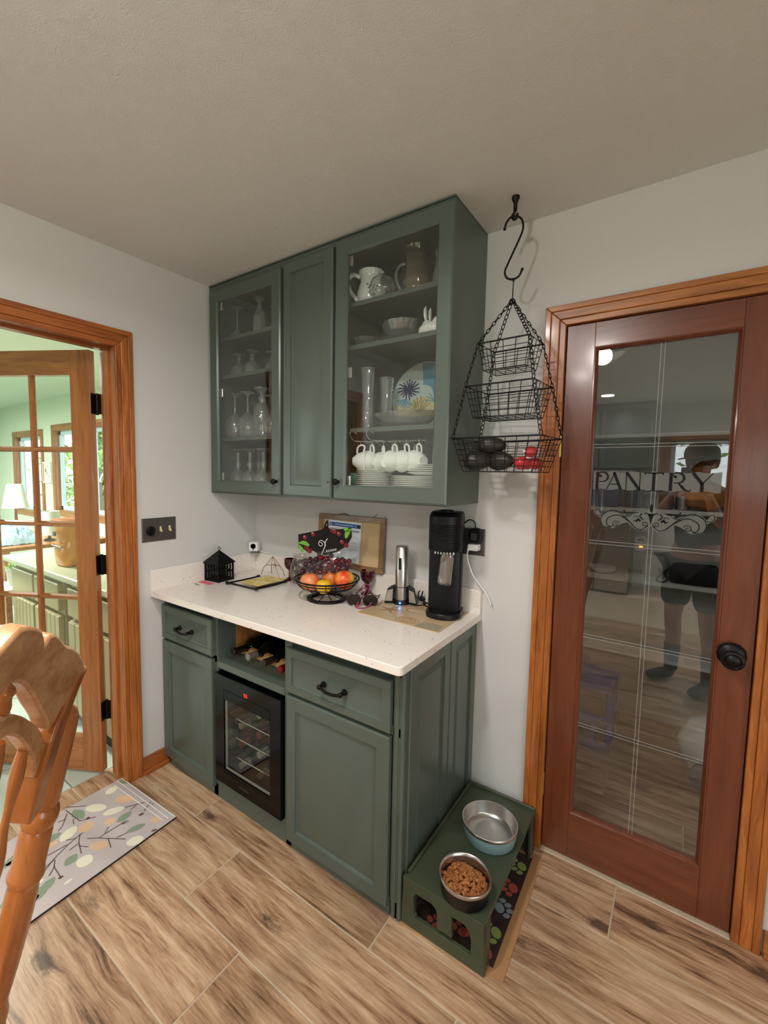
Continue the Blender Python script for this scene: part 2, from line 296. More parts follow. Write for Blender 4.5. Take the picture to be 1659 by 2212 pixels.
# ------------------------------------------------------------------ mesh helpers
class MB:
    def __init__(s): s.v = []; s.f = []; s.m = []; s.mi = 0
    def add(s, vs, fs):
        b = len(s.v); s.v += [tuple(v) for v in vs]
        for f in fs: s.f.append([b+i for i in f]); s.m.append(s.mi)
        return s
    def mat(s, i): s.mi = i; return s
    def box(s, x0, y0, z0, x1, y1, z1):
        if x1 < x0: x0, x1 = x1, x0
        if y1 < y0: y0, y1 = y1, y0
        if z1 < z0: z0, z1 = z1, z0
        return s.add([(x0,y0,z0),(x1,y0,z0),(x1,y1,z0),(x0,y1,z0),(x0,y0,z1),(x1,y0,z1),(x1,y1,z1),(x0,y1,z1)],
                     [(0,3,2,1),(4,5,6,7),(0,1,5,4),(1,2,6,5),(2,3,7,6),(3,0,4,7)])
    def lathe(s, prof, n=24, c=(0,0,0), axis='z', sx=1.0, sy=1.0, flute=None):
        rings = []; vs = []; fs = []
        for (r, z) in prof:
            if abs(r) < 1e-6: rings.append([len(vs)]); vs.append((0, 0, z))
            else:
                ring = []
                for i in range(n):
                    a = 2*PI*i/n; rr = r*(1+flute*math.cos(a*n/2)) if flute else r
                    ring.append(len(vs)); vs.append((rr*sx*math.cos(a), rr*sy*math.sin(a), z))
                rings.append(ring)
        for a, b in zip(rings, rings[1:]):
            for i in range(n):
                j = (i+1) % n
                if len(a) == 1 and len(b) == 1: break
                if len(a) == 1: fs.append((a[0], b[i], b[j]))
                elif len(b) == 1: fs.append((a[i], a[j], b[0]))
                else: fs.append((a[i], a[j], b[j], b[i]))
        def o(p):
            x, y, z = p
            if axis == 'x': x, y, z = z, x, y
            elif axis == 'y': x, y, z = x, z, y
            elif axis == '-y': x, y, z = x, -z, y
            return (x+c[0], y+c[1], z+c[2])
        return s.add([o(p) for p in vs], fs)
    def cyl(s, p0, p1, r0, r1=None, n=12): return s.tube([p0, p1], [r0, r0 if r1 is None else r1], n)
    def tube(s, pts, r, n=8, closed=False, flat=1.0):
        pts = [Vector(p) for p in pts]; m = len(pts)
        rs = [r]*m if not isinstance(r, (list, tuple)) else list(r)
        vs = []; fs = []; prev = None
        for i, p in enumerate(pts):
            if closed: t = pts[(i+1) % m]-pts[i-1]
            elif i == 0: t = pts[1]-pts[0]
            elif i == m-1: t = pts[-1]-pts[-2]
            else: t = (pts[i+1]-pts[i]).normalized()+(pts[i]-pts[i-1]).normalized()
            if t.length < 1e-9: t = Vector((0, 0, 1))
            t.normalize()
            if prev is None:
                a = Vector((0, 0, 1)) if abs(t.z) < 0.9 else Vector((1, 0, 0))
                u = t.cross(a).normalized()
            else:
                u = prev-t*prev.dot(t)
                u = u.normalized() if u.length > 1e-6 else t.orthogonal().normalized()
            prev = u; vv = t.cross(u)
            for k in range(n):
                a = 2*PI*k/n
                vs.append(p+u*(rs[i]*math.cos(a))+vv*(rs[i]*flat*math.sin(a)))
        seg = m if closed else m-1
        for i in range(seg):
            for k in range(n):
                a = i*n+k; b = i*n+(k+1) % n; c = ((i+1) % m)*n+(k+1) % n; d = ((i+1) % m)*n+k
                fs.append((a, b, c, d))
        if not closed:
            fs.append(tuple(range(n-1, -1, -1))); fs.append(tuple(range((m-1)*n, m*n)))
        return s.add(vs, fs)
    def prism(s, poly, d0, d1, plane='xz'):
        n = len(poly)
        def o(u, v, d):
            return {'xz': (u, d, v), 'yz': (d, u, v), 'xy': (u, v, d)}[plane]
        vs = [o(u, v, d0) for u, v in poly]+[o(u, v, d1) for u, v in poly]
        fs = [tuple(range(n)), tuple(range(2*n-1, n-1, -1))]
        fs += [(i, i+n, (i+1) % n+n, (i+1) % n) for i in range(n)]
        return s.add(vs, fs)
    def sphere(s, c, r, nu=16, nv=10):
        r = (r, r, r) if not isinstance(r, (tuple, list)) else r
        prof = [(math.sin(PI*i/nv), -math.cos(PI*i/nv)) for i in range(nv+1)]
        prof[0] = (0, -1); prof[-1] = (0, 1)
        b = MB().lathe(prof, nu)
        return s.add([(v[0]*r[0]+c[0], v[1]*r[1]+c[1], v[2]*r[2]+c[2]) for v in b.v], b.f)
    def rings(s, u0, u1, v0, v1, prof, fn, cap=True):
        """nested rectangles: prof = (inset, depth) from outside in; fn(u, v, depth) gives the point; cap closes the last one"""
        vs = []; fs = []
        for ins, d in prof:
            for u, v in ((u0+ins, v0+ins), (u1-ins, v0+ins), (u1-ins, v1-ins), (u0+ins, v1-ins)): vs.append(fn(u, v, d))
        for i in range(len(prof)-1):
            for k in range(4):
                fs.append((i*4+k, i*4+(k+1) % 4, (i+1)*4+(k+1) % 4, (i+1)*4+k))
        n = len(prof)
        if cap: fs.append(tuple((n-1)*4+k for k in range(4))); fs.append((3, 2, 1, 0))
        else:
            for k in range(4): fs.append(((n-1)*4+k, (n-1)*4+(k+1) % 4, (k+1) % 4, k))
        return s.add(vs, fs)
    def xf(s, M, start=0):
        s.v[start:] = [tuple(M @ Vector(v)) for v in s.v[start:]]; return s
    def join(s, o, M=None):
        vs = o.v if M is None else [tuple(M @ Vector(v)) for v in o.v]
        b = len(s.v); s.v += vs
        for f, m in zip(o.f, o.m): s.f.append([b+i for i in f]); s.m.append(m)
        return s
    def mesh(s, name, mats, smooth=35, off=None):
        me = bpy.data.meshes.new(name)
        vs = s.v if off is None else [(v[0]-off[0], v[1]-off[1], v[2]-off[2]) for v in s.v]
        me.from_pydata(vs, [], s.f)
        for m in (mats if isinstance(mats, (list, tuple)) else [mats]): me.materials.append(m)
        me.polygons.foreach_set('material_index', s.m)
        bm = bmesh.new(); bm.from_mesh(me); bmesh.ops.recalc_face_normals(bm, faces=bm.faces); bm.to_mesh(me); bm.free()
        if smooth:
            me.polygons.foreach_set('use_smooth', [True]*len(me.polygons))
            me.set_sharp_from_angle(angle=math.radians(smooth))
        return me
    def build(s, name, mats, parent=None, smooth=35, bevel=0.0, seg=2, world=False, label=None, kind=None):
        """world=True: vertices are in world space and are moved into the frame of the (unrotated) top-level parent"""
        off = None
        if world and parent is not None:
            r = parent
            while r.parent: r = r.parent
            off = r.location
        o = bpy.data.objects.new(name, s.mesh(name, mats, smooth, off)); COL.objects.link(o)
        if parent is not None: o.parent = parent
        if bevel:
            b = o.modifiers.new('bevel', 'BEVEL'); b.width = bevel; b.segments = seg; b.limit_method = 'ANGLE'; b.angle_limit = math.radians(40)
            b.harden_normals = False
        if label: o['label'] = label
        if kind: o['kind'] = kind
        return o
def thing(name, label, cat, loc=(0, 0, 0), rz=0.0, group=None):
    o = bpy.data.objects.new(name, None); COL.objects.link(o)
    o.empty_display_size = 0.05
    o.location = loc; o.rotation_euler = (0, 0, rz); o['label'] = label; o['category'] = cat
    if group: o['group'] = group
    return o
def tag(o, label, cat, group=None):
    o['label'] = label; o['category'] = cat
    if group: o['group'] = group
    return o
def single(mb, name, mats, label, cat, loc=None, group=None, smooth=35, bevel=0.0, kind=None, seg=2):
    """a thing that is one mesh: world vertices, origin at loc"""
    if loc is None:
        xs = [v[0] for v in mb.v]; ys = [v[1] for v in mb.v]; zs = [v[2] for v in mb.v]
        loc = ((min(xs)+max(xs))/2, (min(ys)+max(ys))/2, min(zs))
    o = bpy.data.objects.new(name, mb.mesh(name, mats, smooth, loc)); COL.objects.link(o); o.location = loc
    if bevel:
        b = o.modifiers.new('bevel', 'BEVEL'); b.width = bevel; b.segments = seg; b.limit_method = 'ANGLE'; b.angle_limit = math.radians(40)
    tag(o, label, cat, group)
    if kind: o['kind'] = kind
    return o
def child_at(mb, name, mat, t, smooth=50, **k):
    """a part given in world space under a thing that is turned about z"""
    M = Matrix.Translation(t.location) @ Matrix.Rotation(t.rotation_euler.z, 4, 'Z')
    mb.xf(M.inverted()); return mb.build(name, mat, t, smooth, **k)
def struct(mb, name, mats, parent=None, smooth=0, bevel=0.0):
    o = mb.build(name, mats, parent, smooth, bevel)
    if parent is None: o['kind'] = 'structure'
    return o
def dup(root, loc, rz=None, label=None, group=None, rot=None):
    r = root.copy(); COL.objects.link(r); r.location = loc
    if rz is not None: r.rotation_euler = (0, 0, rz)
    if rot is not None: r.rotation_euler = rot
    if label: r['label'] = label
    if group: r['group'] = group
    for ch in list(root.children):
        c = ch.copy(); COL.objects.link(c); c.parent = r
        for g in list(ch.children):
            d = g.copy(); COL.objects.link(d); d.parent = c
    return r
def arc(cx, cz, r, a0, a1, n=10): return [(cx+r*math.cos(math.radians(a0+(a1-a0)*i/n)), cz+r*math.sin(math.radians(a0+(a1-a0)*i/n))) for i in range(n+1)]
def spline(pts, n=6):
    P = [Vector(p) for p in pts]; P = [P[0]*2-P[1]]+P+[P[-1]*2-P[-2]]; out = []
    for i in range(1, len(P)-2):
        for k in range(n):
            t = k/n; a, b, c, d = P[i-1], P[i], P[i+1], P[i+2]
            out.append(0.5*((2*b)+(c-a)*t+(2*a-5*b+4*c-d)*t*t+(-a+3*b-3*c+d)*t**3))
    out.append(P[-2]); return out
def stroke(mb, pts, wd, mapfn, taper=True):
    """a flat ribbon of width wd (number or list) along 2D pts, placed by mapfn(u, v)"""
    n = len(pts); L = []; R = []
    for i, p in enumerate(pts):
        a = pts[max(0, i-1)]; b = pts[min(n-1, i+1)]
        dx, dy = b[0]-a[0], b[1]-a[1]; l = math.hypot(dx, dy) or 1
        h = (wd[i] if isinstance(wd, (list, tuple)) else wd)/2
        L.append(mapfn(p[0]-dy/l*h, p[1]+dx/l*h)); R.append(mapfn(p[0]+dy/l*h, p[1]-dx/l*h))
    vs = L+R
    return mb.add(vs, [(i, i+1, n+i+1, n+i) for i in range(n-1)])
# ================================================================== SETTING
H = 2.465
# floor: grout bed + wood-look tiles
fl = MB().box(-0.175, -5.3, -0.06, 4.7, 0.0, -0.0025).box(1.55, 0.0, -0.06, 2.75, 1.45, -0.0025)
floor = struct(fl, 'floor', M_GROUT)
plank_me = {}
def plank(x0, x1, y0, y1):
    g = 0.0028
    x0 += g; x1 -= g; y0 += g; y1 -= g
    key = (round(x1-x0, 3), round(y1-y0, 3))
    if key not in plank_me:
        a, b = key[0]/2, key[1]/2; c = 0.0015
        m = MB(); vs = [(-a,-b,-.008),(a,-b,-.008),(a,b,-.008),(-a,b,-.008),(-a,-b,-c),(a,-b,-c),(a,b,-c),(-a,b,-c),(-a+c,-b+c,0),(a-c,-b+c,0),(a-c,b-c,0),(-a+c,b-c,0)]
        m.add(vs, [(0,1,5,4),(1,2,6,5),(2,3,7,6),(3,0,4,7),(4,5,9,8),(5,6,10,9),(6,7,11,10),(7,4,8,11),(8,9,10,11)])
        plank_me[key] = m.mesh('floor_tile', M_PLANK, 0)
    o = bpy.data.objects.new('floor_tile', plank_me[key]); COL.objects.link(o); o.parent = floor
    o.location = ((x0+x1)/2, (y0+y1)/2, 0)
PW, PL = 0.245, 0.92
JO = {0: 0.13, 1: 0.74-0.92, 2: 0.44, 3: 0.74, 4: 1.04, 5: 0.30}
for r in range(0, 14):
    y1 = -PW*r; y0 = y1-PW
    if r < 6: j0 = JO[r]
    else: j0 = (r*0.31) % PL
    x = j0
    while x > -0.175: x -= PL
    while x < 4.6:
        a, b = max(x, -0.172), min(x+PL, 4.6)
        if b-a > 0.02: plank(a, b, y0, y1)
        x += PL
for r in range(6):
    y0 = PW*r; y1 = y0+PW
    x = 1.56-(r*0.31) % PL
    while x < 2.7:
        a, b = max(x, 1.56), min(x+PL, 2.72)
        if b-a > 0.02: plank(a, b, y0, y1)
        x += PL
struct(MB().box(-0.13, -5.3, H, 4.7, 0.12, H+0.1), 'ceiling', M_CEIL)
# left wall with the doorway opening
DY0, DY1, DZ = -1.665, -0.797, 2.058
struct(MB().box(-0.13, DY1, 0, 0, 0.87, H).box(-0.13, DY0, DZ, 0, DY1, H).box(-0.13, -5.3, 0, 0, DY0, H), 'wall_left', M_WALL)
PX0, PX1, PZ = 1.688, 2.306, 2.066
struct(MB().box(0.0, 0, 0, PX0, 0.11, H).box(PX0, 0, PZ, PX1, 0.11, H).box(PX1, 0, 0, 4.7, 0.11, H), 'wall_back', M_WALL)
SY0, SY1, SZ0, SZ1 = -3.95, -1.55, 0.40, 2.10  # side window out of view, added to bring in more daylight
struct(MB().box(4.6, -5.3, 0, 4.7, SY0, H).box(4.6, SY1, 0, 4.7, 0, H).box(4.6, SY0, 0, 4.7, SY1, SZ0).box(4.6, SY0, SZ1, 4.7, SY1, H), 'wall_right', M_WALL)
w5 = bpy.data.objects.new('window_5', None); COL.objects.link(w5); w5['kind'] = 'structure'; w5.location = (4.6, -2.75, SZ0)
m = MB()
for a, b, c, d in ((SY0-.07, SZ0-.07, SY0, SZ1+.07), (SY1, SZ0-.07, SY1+.07, SZ1+.07), (SY0, SZ1, SY1, SZ1+.07), (SY0, SZ0-.07, SY1, SZ0), (-2.78, SZ0, -2.72, SZ1)): m.box(4.58, a, b, 4.6 if a != -2.78 else 4.66, c, d)
m.build('window_frame', M_OAK_Z, w5, 0, .003, 1, world=True)
for a, b in ((SY0, -2.78), (-2.72, SY1)): MB().box(4.64, a, SZ0, 4.646, b, SZ1).build('pane', M_GLASS, w5, 0, world=True)
WX0, WX1, WZ0, WZ1 = 1.93, 3.38, 1.20, 1.99
struct(MB().box(-0.13, -5.42, 0, WX0, -5.3, H).box(WX1, -5.42, 0, 4.7, -5.3, H).box(WX0, -5.42, 0, WX1, -5.3, WZ0).box(WX0, -5.42, WZ1, WX1, -5.3, H), 'wall_front', M_WALL)

def casing(x0, x1, zt, y, w_, name, mats, parent=None, floor_z=0.0, plane='xz', th=0.018):
    """door casing around an opening x0..x1 up to zt; stepped profile, mitred corners"""
    def leg(poly, mi, d0, d1): m.mi = mi; m.prism(poly, d0, d1, plane)
    m = MB(); s = 1 if plane == 'xz' else -1
    for k, (a, b, t) in enumerate(((0, 0.30, 0.6), (0.30, 0.72, 0.85), (0.72, 1.0, 1.0))):
        ia, ib = a*w_, b*w_
        d1 = y-s*th*t
        leg([(x0-ib, floor_z), (x0-ia, floor_z), (x0-ia, zt+ia), (x0-ib, zt+ib)], 0, y, d1)
        leg([(x1+ia, floor_z), (x1+ib, floor_z), (x1+ib, zt+ib), (x1+ia, zt+ia)], 0, y, d1)
        leg([(x0-ia, zt+ia), (x1+ia, zt+ia), (x1+ib, zt+ib), (x0-ib, zt+ib)], 1, y, d1)
    o = m.build(name, mats, parent, 0, 0.0025, 2)
    if parent is None: o['kind'] = 'structure'
    return o
casing(PX0+0.012, PX1-0.012, PZ-0.012, 0.0, 0.072, 'trim_pantry_door', [M_OAK_Z, M_OAK_X])
casing(DY0+0.012, DY1-0.012, DZ-0.012, 0.0, 0.075, 'trim_doorway', [M_OAK_Z, M_OAK_Y], plane='yz')
# jambs
struct(MB().box(PX0, 0.0, 0, PX0+0.012, 0.11, PZ-0.012).box(PX1-0.012, 0.0, 0, PX1, 0.11, PZ-0.012).mat(1).box(PX0, 0.0, PZ-0.012, PX1, 0.11, PZ).mat(0)
       .box(PX0+0.012, 0.045, 0, PX0+0.022, 0.08, PZ-0.022).box(PX1-0.022, 0.045, 0, PX1-0.012, 0.08, PZ-0.022), 'trim_pantry_jamb', [M_OAK_Z, M_OAK_X])
jm = MB().box(-0.132, DY1-0.014, 0, 0.0, DY1, DZ-0.012).box(-0.132, DY0, 0, 0.0, DY0+0.014, DZ-0.012).box(-0.085, DY1-0.026, 0, -0.045, DY1-0.014, DZ-0.024)
jm.mat(1).box(-0.132, DY0, DZ-0.012, 0.0, DY1, DZ).box(-0.085, DY0, DZ-0.024, -0.045, DY1, DZ-0.012)
struct(jm, 'trim_doorway_jamb', [M_OAK_Z, M_OAK_Y], bevel=0.001)
# baseboards
def base_run(name, mb, mats): 
    o = mb.build(name, mats, None, 0, 0.003, 2); o['kind'] = 'structure'
base_run('baseboard_left', MB().box(0, -0.735, 0, 0.013, -0.02, 0.085).box(0.013, -0.735, 0, 0.026, -0.02, 0.02), [M_OAK_Y])
base_run('baseboard_right', MB().box(2.372, -0.013, 0, 4.6, 0, 0.085).box(2.372, -0.026, 0, 4.6, -0.013, 0.02).box(1.40, -0.013, 0, 1.636, 0, 0.085), [M_OAK_X])
base_run('trim_threshold', MB().box(PX0+0.012, -0.012, 0.0, PX1-0.012, 0.10, 0.006), [M_GROUT])

# ------------------------------------------------------------------ pantry door (door_1)
dr = bpy.data.objects.new('door_1', None); COL.objects.link(dr); dr['kind'] = 'structure'
dx0, dx1, dz0, dz1 = 1.7035, 2.291, 0.012, 2.05
gx0, gx1, gz0, gz1 = 1.808, 2.192, 0.204, 1.953
dr.location = (dx0, 0.0, dz0)
yf, yb = 0.004, 0.039
def glazed_door_frame(m, x0, x1, z0, z1, g, yf, yb, bead=0.012):
    gx0, gx1, gz0, gz1 = g
    m.mat(0).box(x0, yf, z0, gx0-bead, yb, z1).box(gx1+bead, yf, z0, x1, yb, z1)
    m.mat(1).box(gx0-bead, yf, z0, gx1+bead, yb, gz0-bead).box(gx0-bead, yf, gz1+bead, gx1+bead, yb, z1)
m = MB(); glazed_door_frame(m, dx0, dx1, dz0, dz1, (gx0, gx1, gz0, gz1), yf, yb)
m.build('door_frame', [M_MAHOG_Z, M_MAHOG_X], dr, 0, 0.0012, 1, world=True)
m = MB()
m.rings(gx0-0.013, gx1+0.013, gz0-0.013, gz1+0.013, [(0, 0.002), (0.001, -0.003), (0.005, -0.004), (0.009, 0.001), (0.0135, 0.008), (0.0135, 0.03), (0, 0.03)], lambda u, v, d: (u, yf+d, v), False)
m.build('glazing_bead', [M_MAHOG_Z], dr, 40, world=True)
MB().box(gx0-0.004, 0.016, gz0-0.004, gx1+0.004, 0.021, gz1+0.004).build('pane', M_PANTRYGLASS, dr, 0, world=True, label='clear pane with bevelled grid lines and lettering')
# bevel-cut grid lines in the pane: pairs of narrow grooves
m = MB()
for zz in (0.555, 0.905, 1.262, 1.612):
    for dz in (-0.006, 0.005): m.box(gx0, 0.0148, zz+dz, gx1, 0.0156, zz+dz+0.0016)
for dx in (-0.006, 0.005): m.box(2.0+dx, 0.0148, gz0, 2.0+dx+0.0016, 0.0156, gz1)
m.build('grid_groove', M_ETCH, dr, 0, world=True)
# lettering PANTRY (high-contrast capitals with curls) and scrolls, on a frosted backing
yl = 0.0142
lt = MB(); mp = lambda u, v: (u, yl, v)
zb, zt = 1.4575, 1.5185; hh = zt-zb
def V(x, wd=0.0085, a=0.0, b=1.0, lean=0.0): stroke(lt, [(x-lean*0, zb+hh*a), (x+lean, zb+hh*b)], wd, mp)
def S(pts, wd): stroke(lt, [(x, zb+hh*z) for x, z in pts], wd, mp)
TH, TN = 0.0095, 0.0030
def bowl(x, r=0.017, cz=0.72, curl=True):
    pts = [(x+r*math.cos(t)*1.05, cz+0.28*math.sin(t)) for t in [PI*0.75-PI*1.25*i/16 for i in range(17)]]
    S(pts, [TN+(0.004)*math.sin(PI*i/16) for i in range(17)])
    lt.lathe([(0, 0), (0.0048, 0)], 12, (x-0.006, yl, zb+hh*0.78), 'y')
    S([(x-0.011, 0.93), (x-0.013, 0.86), (x-0.008, 0.78)], TN)
x = 1.823
V(x+0.004, TH); bowl(x+0.020); S([(x+0.020, 0.44), (x+0.010, 0.44)], TN)                 # P
ax = 1.858; S([(ax, 0.0), (ax+0.025, 1.0)], TN); S([(ax+0.021, 1.0), (ax+0.044, 0.0)], TH); S([(ax+0.009, 0.30), (ax+0.036, 0.30)], TN)   # A
nx = 1.918; V(nx, TN); S([(nx, 1.0), (nx+0.041, 0.0)], TH); V(nx+0.041, TN)                     # N
tx = 1.999; V(tx, TH); S([(tx-0.027, 0.975), (tx+0.027, 0.975)], 0.004); S([(tx-0.027, 0.98), (tx-0.025, 0.86)], TN); S([(tx+0.027, 0.98), (tx+0.025, 0.86)], TN)   # T
rx = 2.047; V(rx, TH); bowl(rx+0.018); S([(rx+0.018, 0.44), (rx+0.008, 0.44)], TN); S([(rx+0.020, 0.46), (rx+0.032, 0.22), (rx+0.042, 0.03), (rx+0.053, 0.02), (rx+0.056, 0.12)], [TN, TH*0.9, TH*0.7, TN, TN])   # R
kx = 2.128; S([(kx-0.022, 1.0), (kx+0.003, 0.42)], TH); S([(kx+0.030, 1.0), (kx+0.003, 0.42)], TN); V(kx+0.003, TH, 0, 0.44)          # Y
S([(1.972, 0.02), (1.980, -0.06), (1.995, -0.02), (1.999, 0.0), (2.003, -0.02), (2.016, -0.06), (2.026, 0.02)], TN)
# scroll ornament, mirrored about x = 2.0
OX, OZ = 1.998, 1.357
def orn(pts, wd):
    for sgn in (1, -1): stroke(lt, [(OX+sgn*p[0], OZ+p[1]) for p in [tuple(q)[:2] for q in spline([(a, b, 0) for a, b in pts], 5)]], wd, mp)
def spiral(cx, cz, r0, r1, a0, a1, wd, n=22):
    for sgn in (1, -1): stroke(lt, [(OX+sgn*(cx+(r0+(r1-r0)*i/n)*math.cos(math.radians(a0+(a1-a0)*i/n))), OZ+cz+(r0+(r1-r0)*i/n)*math.sin(math.radians(a0+(a1-a0)*i/n))) for i in range(n+1)], wd, mp)
orn([(0.008, -0.020), (0.024, -0.036), (0.045, -0.030), (0.075, 0.002), (0.105, 0.022), (0.138, 0.018), (0.152, -0.006), (0.146, -0.030), (0.126, -0.036), (0.110, -0.026)], 0.0022)
orn([(0.045, -0.030), (0.068, -0.008), (0.100, 0.010), (0.130, -0.004), (0.132, -0.026), (0.118, -0.036)], 0.0030)
orn([(0.085, 0.018), (0.120, 0.026), (0.155, 0.004), (0.172, 0.012), (0.168, 0.026), (0.158, 0.024)], 0.0020)
spiral(0.104, -0.024, 0.013, 0.002, 160, -330, 0.0022); spiral(0.017, -0.018, 0.011, 0.002, 250, -220, 0.0022)
spiral(0.046, 0.004, 0.012, 0.004, 300, 10, 0.0020)
orn([(0.022, -0.002), (0.032, 0.010), (0.026, 0.020)], 0.0040); orn([(0.030, -0.008), (0.036, -0.002), (0.044, -0.010)], 0.0060)
orn([(0.078, 0.018), (0.082, 0.030)], 0.004); orn([(0.070, 0.006), (0.084, 0.004)], 0.003)
stroke(lt, [(OX, OZ+0.054), (OX, OZ+0.044), (OX, OZ+0.032), (OX, OZ+0.024)], [0.001, 0.011, 0.010, 0.002], mp)
stroke(lt, [(OX, OZ+0.020), (OX, OZ+0.010), (OX, OZ-0.004), (OX, OZ-0.018)], [0.022, 0.012, 0.006, 0.001], mp)
orn([(0.002, 0.012), (0.014, 0.022), (0.020, 0.018)], 0.003)
lt.build('lettering', M_DECAL, dr, 0, world=True, label='dark PANTRY lettering with scroll ornament')
# frosted backing around the words
bk = MB()
zc = (zb+zt)/2
topl = [(1.815+0.365*i/30, zt+0.004-0.005*abs(math.sin(i*PI/5))) for i in range(31)]
botl = [(1.815+0.365*i/30, zb-0.005+0.007*abs(math.sin(i*PI/5+0.4))) for i in range(31)]
vs = [(a, 0.0152, b) for a, b in topl]+[(a, 0.0152, b) for a, b in botl]
bk.add(vs, [(i, i+1, 31+i+1, 31+i) for i in range(30)])
def band(fn_top, fn_bot, u0, u1, n=30):
    for sgn in (1, -1):
        vs = [(OX+sgn*(u0+(u1-u0)*i/n), 0.0152, OZ+fn_top(u0+(u1-u0)*i/n)) for i in range(n+1)]+[(OX+sgn*(u0+(u1-u0)*i/n), 0.0152, OZ+fn_bot(u0+(u1-u0)*i/n)) for i in range(n+1)]
        bk.add(vs, [(i, i+1, n+1+i+1, n+1+i) for i in range(n)])
def lerp_tab(tab):
    def f(u):
        for (a, va), (b, vb) in zip(tab, tab[1:]):
            if u <= b: return va+(vb-va)*(u-a)/(b-a)
        return tab[-1][1]
    return f
band(lerp_tab([(0, .056), (.006, .046), (.012, .026), (.03, .024), (.055, .016), (.062, .004), (.075, .010), (.105, .028), (.14, .022), (.152, .006), (.165, .030), (.178, .018)]),
     lerp_tab([(0, -.022), (.02, -.040), (.045, -.036), (.07, -.014), (.088, -.022), (.11, -.040), (.145, -.036), (.155, -.002), (.17, .004), (.178, .016)]), 0, 0.178)
bk.build('frosted_backing', M_FROST, dr, 0, world=True, label='frosted backing of the lettering')
# knob with ornate rose
kb = MB(); kx, kz = 2.238, 0.942
kb.lathe([(0, 0.0), (0.036, 0.0), (0.038, 0.004), (0.034, 0.010), (0.020, 0.012), (0.013, 0.016), (0.012, 0.034), (0.020, 0.040), (0.029, 0.048), (0.031, 0.056), (0.028, 0.064), (0.022, 0.066), (0.020, 0.0645), (0.016, 0.069), (0.010, 0.0695), (0.008, 0.071), (0, 0.072)], 28, (kx, yf, kz), '-y')
for i in range(9):
    a = math.radians(30+i*15); kb.sphere((kx+0.037*math.cos(a), yf-0.005, kz+0.037*math.sin(a)), (0.004, 0.005, 0.006), 8, 6)
kb.build('knob', M_BRONZE, dr, 50, world=True, label='dark bronze knob with ornate rose')
for hz in (1.62, 0.28): 
    MB().box(1.694, -0.004, hz-0.045, 1.7035, 0.006, hz+0.045).cyl((1.699, -0.006, hz-0.047), (1.699, -0.006, hz+0.047), 0.0045, n=10).build('hinge', M_BRASS, dr, 40, world=True)

# ------------------------------------------------------------------ open glazed door to the sunroom (door_2), 15 panes
d2 = bpy.data.objects.new('door_2', None); COL.objects.link(d2); d2['kind'] = 'structure'
d2.location = (-0.150, -0.850, 0.014); d2.rotation_euler = (0, 0, math.atan2(-0.49, -0.87))
DWD, DHT, TH2 = 0.83, 2.03, 0.035
# local: +x from the hinge stile outwards, -y is the far side (towards +y of the room), z up
SW, RT, RB, MW = 0.100, 1.918, 0.175, 0.026
m = MB()
m.mat(0).box(0, -TH2, 0, SW, 0, DHT).box(DWD-SW, -TH2, 0, DWD, 0, DHT)
m.mat(1).box(SW, -TH2, 0, DWD-SW, 0, RB).box(SW, -TH2, RT, DWD-SW, 0, DHT)
m.build('door_frame', [M_OAKD_Z, M_OAKD_X], d2, 0, 0.0015, 1)
cw = (DWD-2*SW-2*MW)/3; rh = (RT-RB-4*MW)/5
def bead_bar(m, a, b, axis):
    y0, y1 = -TH2+0.004, -0.004
    pts = [(-MW/2, y1-0.010), (-MW/4, y1), (MW/4, y1), (MW/2, y1-0.010), (MW/2, y0+0.010), (MW/4, y0), (-MW/4, y0), (-MW/2, y0+0.010)]
    n = 8
    if axis == 'z': vs = [(a[0]+u, v, a[1]) for u, v in pts]+[(a[0]+u, v, b) for u, v in pts]
    else: vs = [(a[0], v, a[1]+u) for u, v in pts]+[(b, v, a[1]+u) for u, v in pts]
    m.add(vs, [(i, (i+1) % n, (i+1) % n+n, i+n) for i in range(n)])
for i in (1, 2):
    xm = SW+cw*i+MW*(i-0.5); mm = MB(); bead_bar(mm, (xm, RB), RT, 'z'); mm.build('muntin', M_OAKD_Z, d2, 0)
for j in (1, 2, 3, 4):
    zm = RB+rh*j+MW*(j-0.5); mm = MB(); bead_bar(mm, (SW, zm), DWD-SW, 'x'); mm.build('muntin', M_OAKD_X, d2, 0)
for i in range(3):
    for j in range(5):
        x0 = SW+i*(cw+MW); z0 = RB+j*(rh+MW)
        MB().box(x0-0.004, -TH2/2-0.002, z0-0.004, x0+cw+0.004, -TH2/2+0.002, z0+rh+0.004).build('pane', M_GLASS, d2, 0)
for hz in (1.79, 1.03, 0.305):
    h = MB().box(-0.0015, -TH2, hz-0.047, 0.0005, -0.004, hz+0.047).box(-0.044, -TH2-0.004, hz-0.047, -0.002, -TH2-0.001, hz+0.047)
    h.cyl((-0.004, -TH2-0.004, hz-0.05), (-0.004, -TH2-0.004, hz+0.05), 0.006, n=10)
    h.build('hinge', M_BRONZE, d2, 40)
MB().lathe([(0, 0), (0.028, 0), (0.026, 0.008), (0.01, 0.012), (0.01, 0.035), (0.026, 0.045), (0.028, 0.055), (0.018, 0.066), (0, 0.068)], 20, (DWD-0.06, 0, 0.93), 'y').build('knob', M_BRONZE, d2, 50)

